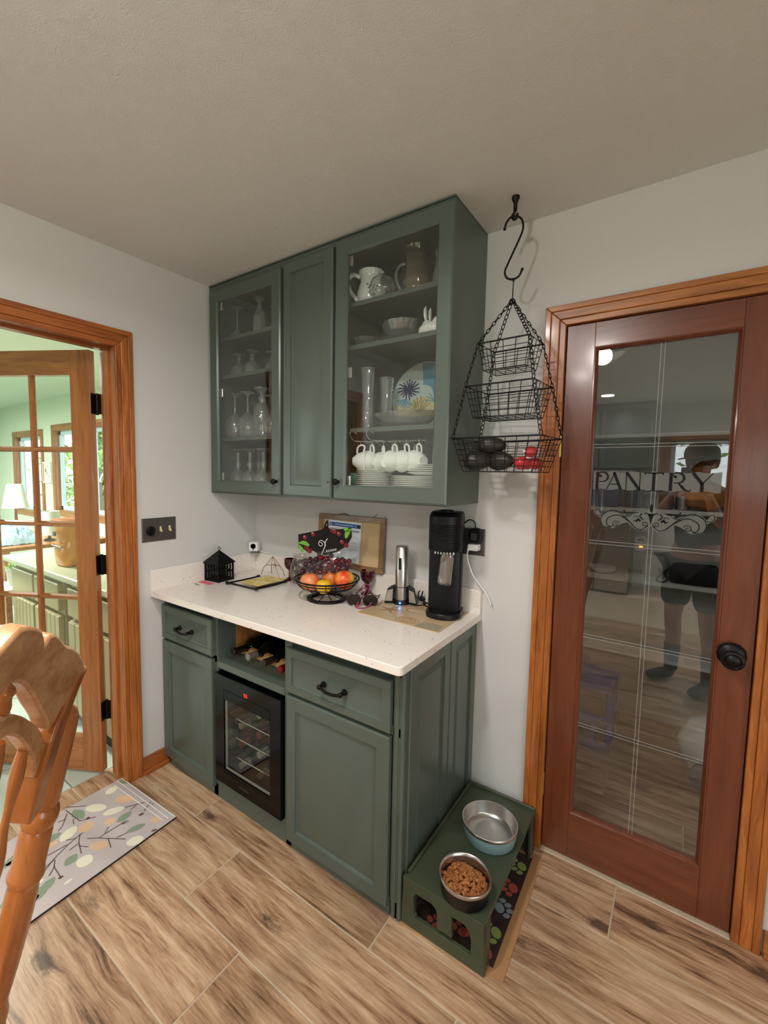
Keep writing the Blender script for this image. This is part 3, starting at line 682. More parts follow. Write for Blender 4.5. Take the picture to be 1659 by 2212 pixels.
# ------------------------------------------------------------------ pantry interior
struct(MB().box(1.50, 0.11, 0, 1.56, 1.45, H).box(2.72, 0.11, 0, 2.78, 1.45, H).box(1.50, 1.42, 0, 2.78, 1.50, H), 'wall_pantry', wall_mat('pantry_paint', (196, 196, 190), 0.08, 90))
struct(MB().box(1.50, 0.11, H, 2.78, 1.50, H+0.08), 'ceiling_pantry', M_WHITEPAINT)
pc_ = thing('added_pantry_light', 'small unseen ceiling light added to brighten the pantry', 'ceiling light', (2.15, .62, H), 0)  # no lamp known here; added to lift the dark interior
MB().lathe([(0, 0), (.08, 0), (.08, -.02), (.06, -.03), (0, -.03)], 24).build('base', M_WHITEPAINT, pc_, 50)
MB().lathe([(.058, -.03), (.05, -.055), (.03, -.07), (0, -.074)], 24).build('diffuser', emis('added_pantry_diffuser', (255, 244, 226), 1.5), pc_, 60)
area_light('added_pantry_lamp', (2.15, .62, H-.085), .12, 1.6, WARM, (0, 0, 0))
for i, (zs, side) in enumerate(((1.325, 1), (0.925, 1), (0.50, 1), (1.74, 1))):
    sh = MB().box(1.56, 1.10, zs-0.019, 2.72, 1.42, zs)
    single(sh, 'pantry_shelf', M_WHITEPAINT, ['white pantry shelf behind the glass just under the word PANTRY', 'white pantry shelf carrying the black bag and cable', 'lowest white pantry shelf above the blue crate', 'topmost white pantry shelf behind the glass'][i], 'shelf', group='shelves in the pantry', bevel=0.002)
    sh2 = MB()
# ------------------------------------------------------------------ sunroom beyond the doorway
tf = MB().box(-7.4, -4.8, -0.06, -0.175, 0.87, -0.004)
sun_floor = struct(tf, 'floor_sunroom', plain('tile_grout', (120, 128, 120), 0.8))
tile_me = MB(); a = 0.1965
tile_me.add([(-a,-a,-.01),(a,-a,-.01),(a,a,-.01),(-a,a,-.01),(-a,-a,-.001),(a,-a,-.001),(a,a,-.001),(-a,a,-.001),(-a+.003,-a+.003,0),(a-.003,-a+.003,0),(a-.003,a-.003,0),(-a+.003,a-.003,0)],
            [(0,1,5,4),(1,2,6,5),(2,3,7,6),(3,0,4,7),(4,5,9,8),(5,6,10,9),(6,7,11,10),(7,4,8,11),(8,9,10,11)])
tile_me = tile_me.mesh('floor_tile', M_TILE, 0)
for i in range(9):
    for j in range(6):
        o = bpy.data.objects.new('floor_tile', tile_me); COL.objects.link(o); o.parent = sun_floor
        o.location = (-0.375-0.4*i, 0.62-0.2-0.4*j+0.005, 0)
struct(MB().box(-7.4, -4.8, H, -0.13, 0.87, H+0.1), 'ceiling_sunroom', M_PALECEIL)
# back wall (y = 0.75) with two window openings
W1 = (-6.45, -5.42, 0.85, 1.98); W2 = (-4.95, -2.95, 0.92, 2.02)
struct(MB().box(-7.4, 0.75, 0, W1[0], 0.87, H).box(W1[1], 0.75, 0, W2[0], 0.87, H).box(W2[1], 0.75, 0, -0.13, 0.87, H)
       .box(W1[0], 0.75, 0, W1[1], 0.87, W1[2]).box(W1[0], 0.75, W1[3], W1[1], 0.87, H).box(W2[0], 0.75, 0, W2[1], 0.87, W2[2]).box(W2[0], 0.75, W2[3], W2[1], 0.87, H), 'wall_sunroom_back', M_PALEGRN)
struct(MB().box(-7.5, -4.8, 0, -7.4, 0.87, H), 'wall_sunroom_left', wall_mat('sea_green_wall', (150, 178, 160), 0.08, 80))
W4_ADDED = (-5.4, -1.9, 0.85, 2.02)  # window out of view, added to let more light into the sunroom
struct(MB().box(-7.4, -4.9, 0, W4_ADDED[0], -4.8, H).box(W4_ADDED[1], -4.9, 0, -0.13, -4.8, H).box(W4_ADDED[0], -4.9, 0, W4_ADDED[1], -4.8, W4_ADDED[2]).box(W4_ADDED[0], -4.9, W4_ADDED[3], W4_ADDED[1], -4.8, H), 'wall_sunroom_front', M_PALEGRN)
struct(MB().box(-0.135, DY1, 0, -0.1302, 0.75, H).box(-0.135, -4.8, 0, -0.1302, DY0, H).box(-0.135, DY0, DZ, -0.1302, DY1, H), 'wall_sunroom_right', M_PALEGRN)
M_VINYL = plain('pale_blue_window_vinyl', (196, 222, 234), 0.4)
def window(n, W, y, s, parent_label=None):
    """window in the wall plane y; s = -1 when the room lies at -y"""
    x0, x1, z0, z1 = W
    o = bpy.data.objects.new('window_%d' % n, None); COL.objects.link(o); o['kind'] = 'structure'; o.location = ((x0+x1)/2, y, z0)
    c = 0.075
    m = MB()
    m.mat(1).box(x0-c, y, z1, x1+c, y+s*0.02, z1+c).box(x0-c, y, z0-c, x1+c, y+s*0.02, z0)
    m.mat(0).box(x0-c, y, z0, x0, y+s*0.02, z1).box(x1, y, z0, x1+c, y+s*0.02, z1)
    m.mat(0).box(x0, y-s*0.115, z0, x0+0.012, y, z1).box(x1-0.012, y-s*0.115, z0, x1, y, z1).mat(1).box(x0, y-s*0.115, z0, x1, y, z0+0.012).box(x0, y-s*0.115, z1-0.012, x1, y, z1)
    m.build('window_frame', [M_OAK_Z, M_OAK_X], o, 0, 0.003, 1, world=True)
    m = MB(); yy = y-s*0.07
    xm = (x0+x1)/2
    for a, b in ((x0+0.012, xm), (xm, x1-0.012)):
        m.box(a, yy-0.02, z0+0.012, a+0.05, yy+0.02, z1-0.012).box(b-0.05, yy-0.02, z0+0.012, b, yy+0.02, z1-0.012)
        m.box(a, yy-0.02, z0+0.012, b, yy+0.02, z0+0.06).box(a, yy-0.02, z1-0.06, b, yy+0.02, z1-0.012)
    m.build('sash', M_VINYL, o, 0, world=True)
    for a, b in ((x0+0.06, xm-0.05), (xm+0.05, x1-0.06)):
        MB().box(a, yy-0.003, z0+0.06, b, yy+0.003, z1-0.06).build('pane', M_GLASS, o, 0, world=True)
window(1, W1, 0.75, -1); window(2, W2, 0.75, -1); window(3, (WX0, WX1, WZ0, WZ1), -5.3, 1); window(4, W4_ADDED, -4.8, 1)  # the last one is the added, unseen sunroom window
# outdoors: lawn and leafy trees
struct(MB().box(-14, -20, -0.5, 12, 20, -0.4), 'floor_lawn', plain('lawn', (104, 140, 70), 0.9, 0, 0.2, 0.2, 3))
def leafmat(name, a, b):
    m, nt, bs = new_mat(name); L = nt.links.new
    oi = nt.nodes.new('ShaderNodeTexCoord'); n = nt.nodes.new('ShaderNodeTexNoise'); n.inputs['Scale'].default_value = 1.7; n.inputs['Detail'].default_value = 3
    r = nt.nodes.new('ShaderNodeMix'); r.data_type = 'RGBA'; r.inputs[6].default_value = (*lin(a), 1); r.inputs[7].default_value = (*lin(b), 1)
    rr = nt.nodes.new('ShaderNodeMapRange'); rr.inputs['From Min'].default_value = 0.35; rr.inputs['From Max'].default_value = 0.65
    L(oi.outputs['Object'], n.inputs['Vector']); L(n.outputs['Fac'], rr.inputs['Value']); L(rr.outputs[0], r.inputs[0]); L(r.outputs[2], bs.inputs['Base Color'])
    bs.inputs['Roughness'].default_value = 0.7
    return m
M_LEAF = leafmat('tree_leaves', (74, 122, 60), (196, 220, 130)); M_BARK = plain('bark', (96, 72, 56), 0.9, 0, 0.2, 0.2, 12)
def tree(x, y, h, r, label, nleaf=1500, zc=0.6, seed=1):
    rnd = random.Random(seed)
    t = thing('leafy_tree', label, 'tree', (x, y, -0.4), 0, 'trees outside the windows')
    mt = MB(); mt.tube(spline([(0, 0, 0), (0.05, 0.03, h*0.3), (-0.04, 0.05, h*0.6), (0.02, 0, h*0.9)], 4), [0.14-0.10*i/12 for i in range(13)], 8)
    for k in range(5):
        a = k*1.3+seed; z = h*(0.35+0.1*k); mt.tube([(0, 0, z), (math.cos(a)*r*0.7, math.sin(a)*r*0.7, z+0.5)], [0.05, 0.015], 6)
    mt.build('trunk', M_BARK, t, 40)
    lf = MB()
    cl = [(rnd.gauss(0, r*0.5), rnd.gauss(0, r*0.4), h*zc+rnd.gauss(0, h*0.28)) for _ in range(26)]
    for _ in range(nleaf):
        c = cl[rnd.randrange(len(cl))]; p = Vector((c[0]+rnd.gauss(0, r*0.17), c[1]+rnd.gauss(0, r*0.17), c[2]+rnd.gauss(0, r*0.17)))
        if p.z < 0.15: continue
        s = rnd.uniform(0.05, 0.11); u = Vector((rnd.gauss(0, 1), rnd.gauss(0, 1), rnd.gauss(0, 1))).normalized(); v = u.orthogonal().normalized()
        lf.add([p-u*s, p+v*s*0.5, p+u*s, p-v*s*0.5], [(0, 1, 2, 3)])
    lf.build('foliage', M_LEAF, t, 0, kind='stuff')
TL = ['leafy tree outside the far sunroom window, nearest the left edge of the photo', 'leafy tree outside the wide sunroom window, left of the other there', 'leafy tree outside the wide sunroom window, right of the other there', 'leafy tree mirrored left in the pantry glass', 'leafy tree mirrored right in the pantry glass', 'low bush below the far sunroom window']
for i, (x, y, h, r, s) in enumerate(((-9.6, 3.4, 4.5, 1.2, 3), (-6.9, 7.6, 5.6, 1.5, 5), (-3.6, 5.2, 5.0, 1.3, 8), (1.4, -8.6, 5.0, 1.4, 11), (4.6, -10.5, 5.5, 1.5, 13), (-13.6, 5.6, 1.9, 1.3, 17))):
    tree(x, y, h, r, TL[i], 2200 if i != 5 else 1200, 0.55, s)

# ------------------------------------------------------------------ built-in desk cabinets with counter in the sunroom
M_BEIGE = plain('olive_beige_paint', (176, 160, 120), 0.45); M_BEIGET = plain('beige_laminate', (196, 196, 170), 0.35)
M_DARKGAP = plain('recess_shade', (44, 30, 22), 0.7)  # shade of gap and toe space put into a dark colour
ct = MB().prism([(-0.80, 0.875), (-0.806, 0.882), (-0.806, 0.905), (-0.80, 0.912), (-0.10, 0.912), (-0.10, 0.875)], -1.62, -0.16, 'yz')
single(ct, 'laminate_counter', M_BEIGET, 'pale beige laminate counter under the orange bag in the sunroom', 'counter', bevel=0.003)
def beige_unit(x0, x1, label):
    t = thing('beadboard_cabinet', label, 'cabinet', ((x0+x1)/2, -0.42, 0), 0, 'beadboard cabinets under the sunroom counter')
    MB().box(x0, -0.745, 0.09, x1, -0.12, 0.874).mat(1).box(x0+0.03, -0.72, 0, x1-0.03, -0.15, 0.09).build('body', [M_BEIGE, M_DARKGAP], t, 0, 0.002, 1, world=True)
    n = max(1, round((x1-x0)/0.42)); wdt = (x1-x0)/n
    for k in range(n):
        a, b = x0+k*wdt+0.012, x0+(k+1)*wdt-0.012
        MB().rings(a, b, 0.675, 0.835, [(0, 0.03), (0, 0.004), (0.005, 0)], lambda u, v, d: (u, -0.775+d, v)).build('drawer', M_BEIGE, t, 0, world=True)
        d = MB(); nb = 6; bw = (b-a)/nb
        d.box(a, -0.765, 0.12, b, -0.747, 0.645)
        for q in range(nb): d.box(a+q*bw+0.003, -0.775, 0.125, a+(q+1)*bw-0.003, -0.763, 0.64)
        d.build('door', M_BEIGE, t, 0, 0.0015, 1, world=True)
beige_unit(-1.57, -0.80, 'beige beadboard cabinet left of the dark gap, under the sunroom counter')
beige_unit(-0.70, -0.17, 'beige beadboard cabinet right of the dark gap, partly behind the open door stile')
single(MB().box(-0.80, -0.70, 0, -0.70, -0.15, 0.874), 'gap_shade_block', M_DARKGAP, 'dark block coloured as the shade in the gap between the two beige beadboard cabinets', 'panel')  # fills the open gap; its darkness is in the block's colour
# orange zip bag on the counter
M_ORANGE = plain('orange_vinyl', (206, 128, 30), 0.22, 0, 0.6, 0.12, 9)
bg_ = thing('orange_zip_bag', 'shiny orange zip bag standing on the sunroom counter', 'bag', (-0.945, -0.66, 0.912), 0)
def slab(prof, c, n=24, p=3.0):
    """lofted rounded box: prof = (z, half_x, half_y)"""
    vs = []; fs = []
    for z, hx, hy in prof:
        for i in range(n):
            a = 2*PI*i/n; cx, sy = math.cos(a), math.sin(a)
            vs.append((c[0]+hx*math.copysign(abs(cx)**(2/p), cx), c[1]+hy*math.copysign(abs(sy)**(2/p), sy), c[2]+z))
    m_ = len(prof)
    for i in range(m_-1):
        for k in range(n): fs.append((i*n+k, i*n+(k+1) % n, (i+1)*n+(k+1) % n, (i+1)*n+k))
    fs.append(tuple(range(n-1, -1, -1))); fs.append(tuple(range((m_-1)*n, m_*n)))
    return MB().add(vs, fs)
slab([(0, .07, .045), (.01, .085, .055), (.06, .092, .062), (.12, .09, .060), (.145, .078, .05), (.16, .074, .046), (.20, .085, .055), (.27, .105, .066), (.275, .10, .062)], (0, 0, 0)).build('body', M_ORANGE, bg_, 60)
slab([(0, .108, .069), (.006, .111, .071), (.018, .111, .071), (.022, .104, .064)], (0, 0, .262)).build('rim', plain('tan_orange_trim', (196, 108, 52), 0.4), bg_, 60)
MB().tube([(-.07, -.063, .125), (0, -.066, .127), (.07, -.063, .125)], .005, 6).build('zip', M_PEWTER, bg_, 40)
MB().box(-.03, -.072, .185, .0, -.062, .212).build('patch', plain('slate_patch', (88, 84, 96), 0.6), bg_, 0, 0.003)
# plant pots, bottle, lamp, shade, plastic bag, plate, picture, white chair
fp = thing('plant_pot', 'small white plant pot in front of the counter end', 'pot', (-1.78, -0.70, 0.66), 0)
MB().lathe([(0, 0), (.036, 0), (.043, .10), (.047, .105), (.047, .125), (.043, .125), (.041, .115), (0, .113)], 20).build('pot', M_CERAM, fp, 40)
lf = MB(); rr = random.Random(2)
for k in range(40):
    a = rr.uniform(0, 6.28); l = rr.uniform(.03, .07); p0 = Vector((math.cos(a)*.02, math.sin(a)*.02, .115)); p1 = p0+Vector((math.cos(a)*l, math.sin(a)*l, rr.uniform(.01, .06))); n_ = Vector((-math.sin(a), math.cos(a), 0))*.008
    lf.add([p0, (p0+p1)/2+n_, p1, (p0+p1)/2-n_], [(0, 1, 2, 3)])
lf.build('leaves', M_LEAF, fp, 0)
single(MB().box(-1.95, -0.85, 0.63, -1.64, -0.45, 0.66).box(-1.93, -0.83, 0, -1.90, -0.80, 0.63).box(-1.69, -0.83, 0, -1.66, -0.80, 0.63).box(-1.93, -0.50, 0, -1.90, -0.47, 0.63).box(-1.69, -0.50, 0, -1.66, -0.47, 0.63), 'side_table', M_WHITEPAINT, 'low white table holding the small white plant pot', 'table', bevel=0.003)
wc = thing('white_tube_chair', 'white metal tube chair with dark cushion, by the left edge of the photo', 'chair', (-2.2, -1.20, 0), 0)
MB().tube(spline([(.25, .25, 0), (.25, .25, .40), (.22, .24, .52), (.0, .23, .555), (-.3, .22, .555)], 5), .013, 8).tube(spline([(.25, -.25, 0), (.25, -.25, .40), (.22, -.24, .52), (.0, -.23, .555), (-.3, -.22, .555)], 5), .013, 8).tube([(.22, .24, .36), (.22, -.24, .36)], .012, 8).tube([(-.3, .22, .9), (-.3, .22, 0)], .013, 8).tube([(-.3, -.22, .9), (-.3, -.22, 0)], .013, 8).build('frame', M_WHITEPAINT, wc, 50)
slab([(0, .24, .2), (.02, .26, .22), (.06, .26, .22), (.08, .23, .2)], (-.02, 0, .36)).build('cushion', plain('dark_print_cushion', (52, 50, 60), 0.8, 0, 0.3, 0.4, 20), wc, 50)
lp = thing('table_lamp', 'table lamp with white fabric shade before the sunroom window', 'lamp', (-2.62, -0.42, 0.90), 0)
MB().lathe([(0, 0), (.05, 0), (.05, .01), (.02, .02), (.028, .05), (.04, .09), (.03, .13), (.012, .15), (.010, .26), (0, .26)], 20).build('base', plain('rose_lamp_base', (176, 96, 90), 0.3), lp, 50)
MB().lathe([(.095, .255), (.055, .46), (.053, .46), (.093, .255)], 28, flute=0.03).build('lamp_shade', plain('white_pleated_shade', (240, 244, 244), 0.8), lp, 60)
ls = thing('marbled_lamp_shade', 'grey-white marbled drum lamp standing behind the orange bag', 'lamp', (-2.2, -0.32, 0.90), 0)
MB().lathe([(0, 0), (.04, 0), (.04, .01), (.012, .02), (.012, .06), (0, .06)], 16).build('base', M_PEWTER, ls, 50)
MB().lathe([(.095, .05), (.075, .245), (.073, .245), (.093, .05)], 28).build('lamp_shade', plain('marbled_shade', (226, 228, 222), 0.7, 0, 0.3, 0.1, 14), ls, 60)
sb = MB().box(-2.95, -0.72, 0.87, -1.98, 0.05, 0.90)
for a, b in ((-2.92, -.69), (-2.05, -.69), (-2.92, 0), (-2.05, 0)): sb.box(a, b, 0, a+.04, b+.04, .87)
single(sb, 'lamp_table', M_OAK_X, 'sunroom table that carries both lamps and the plastic bag', 'table', bevel=0.003)
pb = MB(); rr = random.Random(4); n = 26; vs = []
for i in range(n):
    for j in range(n):
        u, v = i/(n-1)*2-1, j/(n-1)*2-1
        r2 = max(0, 1-u*u)*max(0, 1-v*v)
        vs.append((-2.25+u*.16, -.56+v*.15, .901+.15*r2**.7*(0.75+0.5*rr.random())+.01*rr.random()))
pb.add(vs, [(i*n+j, i*n+j+1, (i+1)*n+j+1, (i+1)*n+j) for i in range(n-1) for j in range(n-1)])
single(pb, 'plastic_bag', plain('blue_white_plastic_film', (176, 204, 224), 0.2, 0, 0.6, 0.2, 14), 'crumpled bluish white plastic bag on the lamp table', 'bag', smooth=20)
dp = MB().lathe([(0, 0), (.026, 0), (.030, .08), (.032, .10), (.028, .10), (.026, .09), (0, .09)], 18, (-1.25, -.56, .912))
single(dp, 'dark_planter', plain('dark_green_glaze', (34, 44, 38), 0.3), 'small dark planter just left of the orange bag', 'pot')
bt = MB().lathe([(0, 0), (.028, 0), (.03, .01), (.03, .11), (.026, .13), (.026, .15), (0, .15)], 18, (-.62, -.36, .912))
single(bt, 'black_canister', M_BLKPL, 'black canister on the counter, seen in the gap beside the door hinges', 'canister')
pn = thing('strappy_plant', 'plant with long dark leaves, seen in the gap beside the door hinges', 'plant', (-1.42, -.14, .912), 0)
MB().lathe([(0, 0), (.05, 0), (.065, .12), (.06, .12), (.05, .02), (0, .02)], 18).build('pot', M_CERAM, pn, 40)
lf = MB(); rr = random.Random(9)
for k in range(14):
    a = k*2.4; l = rr.uniform(.10, .2); hz = rr.uniform(.35, .62)
    pts = [Vector((0, 0, .1)), Vector((math.cos(a)*l*.3, math.sin(a)*l*.3, hz*.7)), Vector((math.cos(a)*l*.7, math.sin(a)*l*.7, hz)), Vector((math.cos(a)*l, math.sin(a)*l, hz*.9))]
    s_ = spline(pts, 4); nn = Vector((-math.sin(a), math.cos(a), 0)); ww = [.004+.010*math.sin(PI*i/(len(s_)-1)) for i in range(len(s_))]
    lf.add([p+nn*w_ for p, w_ in zip(s_, ww)]+[p-nn*w_ for p, w_ in zip(s_, ww)], [(i, i+1, len(s_)+i+1, len(s_)+i) for i in range(len(s_)-1)])
lf.build('leaves', plain('dark_leaf', (34, 52, 40), 0.4), pn, 30)
pc = thing('framed_print', 'small pale framed print on the wall between the sunroom windows', 'picture', (-5.22, .748, 1.29), 0)
MB().rings(-.15, .15, 0, .30, [(0, 0), (0, -.02), (.02, -.02), (.022, -.010)], lambda u, v, d: (u, d, v)).build('frame', plain('white_frame', (224, 226, 214), 0.5), pc, 0)
pm = MB()
for k in range(16): pm.lathe([(0, 0), (rr.uniform(.008, .022), 0)], 7, (rr.uniform(-.08, .08), -.0105, rr.uniform(.06, .25)), 'y')
pm.build('print', plain('grey_print', (160, 166, 150), 0.8), pc, 0, kind='stuff')
cl = thing('sunroom_ceiling_light', 'bright white ceiling light in the sunroom, at the left edge of the photo', 'ceiling light', (-2.25, -1.22, H), 0)
MB().lathe([(0, 0), (.17, 0), (.17, -.02), (.16, -.03), (0, -.03)], 28).build('frame', M_WHITEPAINT, cl, 40)
MB().lathe([(.155, -.03), (.14, -.06), (.09, -.08), (0, -.085)], 28).build('diffuser', emis('lit_diffuser', (255, 252, 240), 12), cl, 60)
cl2 = dup(cl, (-5.2, -1.9, H), 0.0, 'second sunroom ceiling light, added out of the frame to brighten the far walls')  # added fixture, unseen, to brighten the sunroom walls
area_light('sunroom_lamp', (-2.25, -1.22, H-.10), 0.3, 110, (0.97, 1.0, 0.90), (0, 0, 0))
area_light('sunroom_lamp', (-5.2, -1.9, H-.10), 0.3, 260, (0.97, 1.0, 0.90), (0, 0, 0))  # lamp of the added second fixture
# ================================================================== BASE CABINETS
FB, FD, ZT = -0.600, -0.622, 0.884       # carcass front, door face, carcass top
front = lambda yf: (lambda u, v, d: (u, yf+d, v))
DRW = [(0, .020), (0, .004), (.005, 0), (.030, 0), (.032, .007), (.038, .010)]          # recessed flat drawer front
DOORP = [(0, .020), (0, .004), (.005, 0), (.050, 0), (.052, .007), (.056, .011), (.065, .011), (.088, .004)]   # raised panel
def pull(mb, cx, z, yf, half=.048, r=.0055):
    mb.tube(spline([(cx-half, yf-.002, z+.001), (cx-half, yf-.020, z), (cx-half*.72, yf-.027, z-.006), (cx, yf-.030, z-.010), (cx+half*.72, yf-.027, z-.006), (cx+half, yf-.020, z), (cx+half, yf-.002, z+.001)], 5), r, 10)
    for s in (-1, 1): mb.lathe([(0, 0), (.011, 0), (.012, .003), (.009, .008), (.006, .022), (.009, .026), (.0095, .030), (.006, .034), (0, .035)], 14, (cx+s*half, yf, z), '-y')
    return mb
def base_unit(name, label, x0, x1, dr_x, dz, panel=False):
    t = thing(name, label, 'cabinet', ((x0+x1)/2, -0.30, 0), 0, 'green base cabinets')
    b = MB()
    # face frame with carcass behind
    b.box(x0, FB+.018, 0.0, x1, -0.004, ZT)
    b.box(x0, FB, 0.0, x0+.03, FB+.02, ZT).box(x1-.03, FB, 0, x1, FB+.02, ZT).box(x0, FB, ZT-.04, x1, FB+.02, ZT).box(x0, FB, 0.0, x1, FB+.02, .06).box(x0, FB, .640, x1, FB+.02, .672)
    b.build('body', M_GREEN, t, 0, 0.0012, 1, world=True)
    a, c = dr_x
    d = MB().rings(a, c, dz[1], dz[2], DRW, front(FD)).build('drawer', M_GREEN, t, 30, world=True)
    pull(MB(), (a+c)/2, (dz[1]+dz[2])/2-.004, FD+.006).build('handle', M_BRONZE, d, 60, world=True)
    MB().rings(a, c, dz[0], dz[1]-.012, DOORP, front(FD)).build('door', M_GREEN, t, 30, world=True)
    return t
base_unit('base_cabinet', 'green base cabinet left of the wine cooler, with one drawer over a door', 0.004, 0.425, (0.012, 0.412), (.050, .668, .836))
bc = base_unit('base_cabinet', 'green base cabinet right of the wine cooler, at the free end of the counter', 0.862, 1.384, (0.880, 1.352), (.040, .652, .829))
# end panel of the right cabinet: two narrow raised panels and a corner bead
ep = MB(); side = lambda u, v, d: (1.404-d, u, v)
EPP = [(0, .016), (0, .003), (.003, 0), (.045, 0), (.047, .010), (.053, .014), (.063, .014), (.078, .003)]
ep.rings(-.575, -.271, .004, .878, EPP, side)
ep.rings(-.263, -.006, .004, .878, EPP, side)
ep.build('end_panel', M_GREEN, bc, 30, world=True)
MB().box(1.36, FB-.003, 0, 1.376, FB, ZT-.004).lathe([(0, 0), (.009, 0), (.009, ZT-.004), (0, ZT-.004)], 12, (1.388, FB+.006, 0)).box(1.380, FB+.006, 0, 1.396, -.575, ZT-.004).build('corner_bead', M_GREEN, bc, 40, world=True)
# middle bay: nook over the wine cooler
nk = thing('wine_nook_cabinet', 'green open middle bay holding the bottle rack above the wine cooler', 'cabinet', (0.644, -0.30, 0), 0, 'green base cabinets')
m = MB().box(.425, FB, 0, .432, -.004, ZT).box(.855, FB, 0, .862, -.004, ZT)
m.box(.432, FB, 0.0, .855, -.004, .100).box(.432, -.03, .10, .855, -.004, ZT).box(.432, FB+.01, .872, .855, -.03, ZT)
m.build('body', M_GREEN, nk, 0, world=True)
MB().box(.432, FB-.004, .620, .855, -.03, .650).build('nook_shelf', M_GREEN, nk, 0, .002, 1, world=True)
# wooden liner on the left of the nook, as the photo shows
rk = thing('bottle_rack', 'pale wooden bottle rack with scalloped rails inside the open nook', 'rack', (.644, -.3, .650))
RW = wood('rack_pine', (176, 126, 72), (214, 170, 112), 'x', 0.5, 20, 2)
def scallop(y, z, hgt):
    pts = [(.441, z), (.853, z)]; top = []
    nS = 4; wS = (.853-.452)/nS
    for k in range(nS):
        xc = .4785+.1*k
        for i in range(9):
            a = PI*i/8; top.append((xc-.028*math.cos(a), z+hgt-.020*math.sin(a)))
    return pts+[(.853, z+hgt)]+top[::-1]+[(.441, z+hgt)]
MB().prism(scallop(-.475, .651, .036), -.485, -.465).build('rail', RW, rk, 20, world=True)
MB().prism(scallop(-.22, .651, .042), -.230, -.210).build('rail', RW, rk, 20, world=True)
MB().box(.4325, -.50, .651, .4395, -.18, .866).build('side_board', wood('rack_side', (150, 92, 44), (196, 134, 76), 'z', .45), rk, 0, .001, 1, world=True)
# four bottles lying neck outwards
M_BOTGL = plain('dark_green_bottle_glass', (10, 16, 10), 0.06, 0, 0.7)
bcol = [('wine_bottle', 'wine bottle with black foil neck, leftmost in the rack', (20, 16, 16)), ('wine_bottle', 'wine bottle with silver ribbed foil neck, second from the left in the rack', (150, 140, 132)),
        ('wine_bottle', 'wine bottle with dark bronze foil neck, third from the left in the rack', (70, 56, 50)), ('wine_bottle', 'wine bottle with red foil neck, rightmost in the rack', (138, 14, 28))]
for k, (nm, lb, c) in enumerate(bcol):
    xc = .4785+.1*k
    t = thing(nm, lb, 'bottle', (xc, -.555, .651+.018+.0125), 0, 'wine bottles in the nook')
    t.rotation_euler = (math.radians(-3.0), 0, 0)
    MB().lathe([(0, .30), (.030, .30), (.037, .29), (.0375, .12), (.036, .105), (.026, .085), (.016, .072), (.0145, .055), (.0145, .03), (0, .03)], 20, (0, 0, 0.0075), 'y').build('bottle_glass', M_BOTGL, t, 50)
    prof = [(0, 0), (.0145, 0), (.0158, .003), (.0158, .016), (.0148, .018), (.0150, .062), (.0148, .064)]
    if k == 1: prof = [(0, 0), (.0150, 0), (.0160, .003)]+[(.0160-.001*(i % 2), .006+.004*i) for i in range(7)]+[(.0150, .05)]
    MB().lathe(prof, 20, (0, 0, 0.0075), 'y').build('foil', plain('foil_%d' % k, c, 0.35, 0.5 if k else 0.0), t, 50)
# wine cooler
wcx0, wcx1, wz0, wz1 = .436, .852, .103, .606
wc = thing('wine_cooler', 'black glass-door wine cooler with red 53 display', 'wine cooler', ((wcx0+wcx1)/2, -.30, wz0), 0)
m = MB(); m.box(wcx0, -.59, wz0, wcx0+.02, -.06, wz1).box(wcx1-.02, -.59, wz0, wcx1, -.06, wz1).box(wcx0, -.59, wz0, wcx1, -.06, wz0+.02).box(wcx0, -.59, wz1-.05, wcx1, -.06, wz1).box(wcx0, -.08, wz0, wcx1, -.06, wz1)
m.build('body', M_BLKPL, wc, 0, world=True)
m = MB(); m.rings(wcx0, wcx1, wz0, wz1, [(0, .028), (0, .002), (.002, 0), (.062, 0), (.062, .028)], front(-.622), False)
m.box(wcx0+.06, -.622, wz1-.105, wcx1-.06, -.600, wz1-.06); m.box(wcx0+.06, -.622, wz0+.06, wcx1-.06, -.600, wz0+.072)
dd = m.build('door', M_BLKGL, wc, 0, world=True)
MB().box(wcx0+.062, -.619, wz0+.072, wcx1-.062, -.615, wz1-.105).build('pane', glass('dark_cooler_glass', (.80, .80, .78), .7), dd, 0, world=True)
MB().rings(wcx0+.058, wcx1-.058, wz0+.068, wz1-.101, [(0, 0), (0, -.0015), (.009, -.0015), (.009, .006)], front(-.612), False).build('inner_frame', plain('pale_gasket', (206, 206, 200), .35), dd, 0, world=True)
sg = MB(); segs = {'5': 'afgcd', '3': 'abgcd'}
for q, ch in enumerate('53'):
    x0 = .634+q*.011; z0 = wz1-.052; w_, h_ = .007, .013
    E = {'a': ((x0, z0+h_), (x0+w_, z0+h_)), 'b': ((x0+w_, z0+h_), (x0+w_, z0+h_/2)), 'c': ((x0+w_, z0+h_/2), (x0+w_, z0)), 'd': ((x0, z0), (x0+w_, z0)), 'e': ((x0, z0), (x0, z0+h_/2)), 'f': ((x0, z0+h_/2), (x0, z0+h_)), 'g': ((x0, z0+h_/2), (x0+w_, z0+h_/2))}
    for s in segs[ch]: stroke(sg, list(E[s]), .0016, lambda u, v: (u, -.6226, v))
sg.build('display_digits', emis('red_led', (255, 30, 40), 4), dd, 0, world=True, label='red lit 53 display')
lb = MB()
for i in range(7): lb.box(.60+i*.009, -.6224, wz0+.03, .606+i*.009, -.6220, wz0+.036)
lb.build('maker_mark', M_PEWTER, dd, 0, world=True, label='small pale maker mark')
for zz in (.22, .31, .40):
    m = MB()
    for i in range(7): m.tube([(wcx0+.03+i*.058, -.57, zz), (wcx0+.03+i*.058, -.12, zz)], .0022, 6)
    m.tube([(wcx0+.021, -.575, zz), (wcx1-.021, -.575, zz)], .004, 8); m.tube([(wcx0+.021, -.12, zz), (wcx1-.021, -.12, zz)], .003, 6)
    m.build('wire_shelf', M_CHROME, wc, 40, world=True)
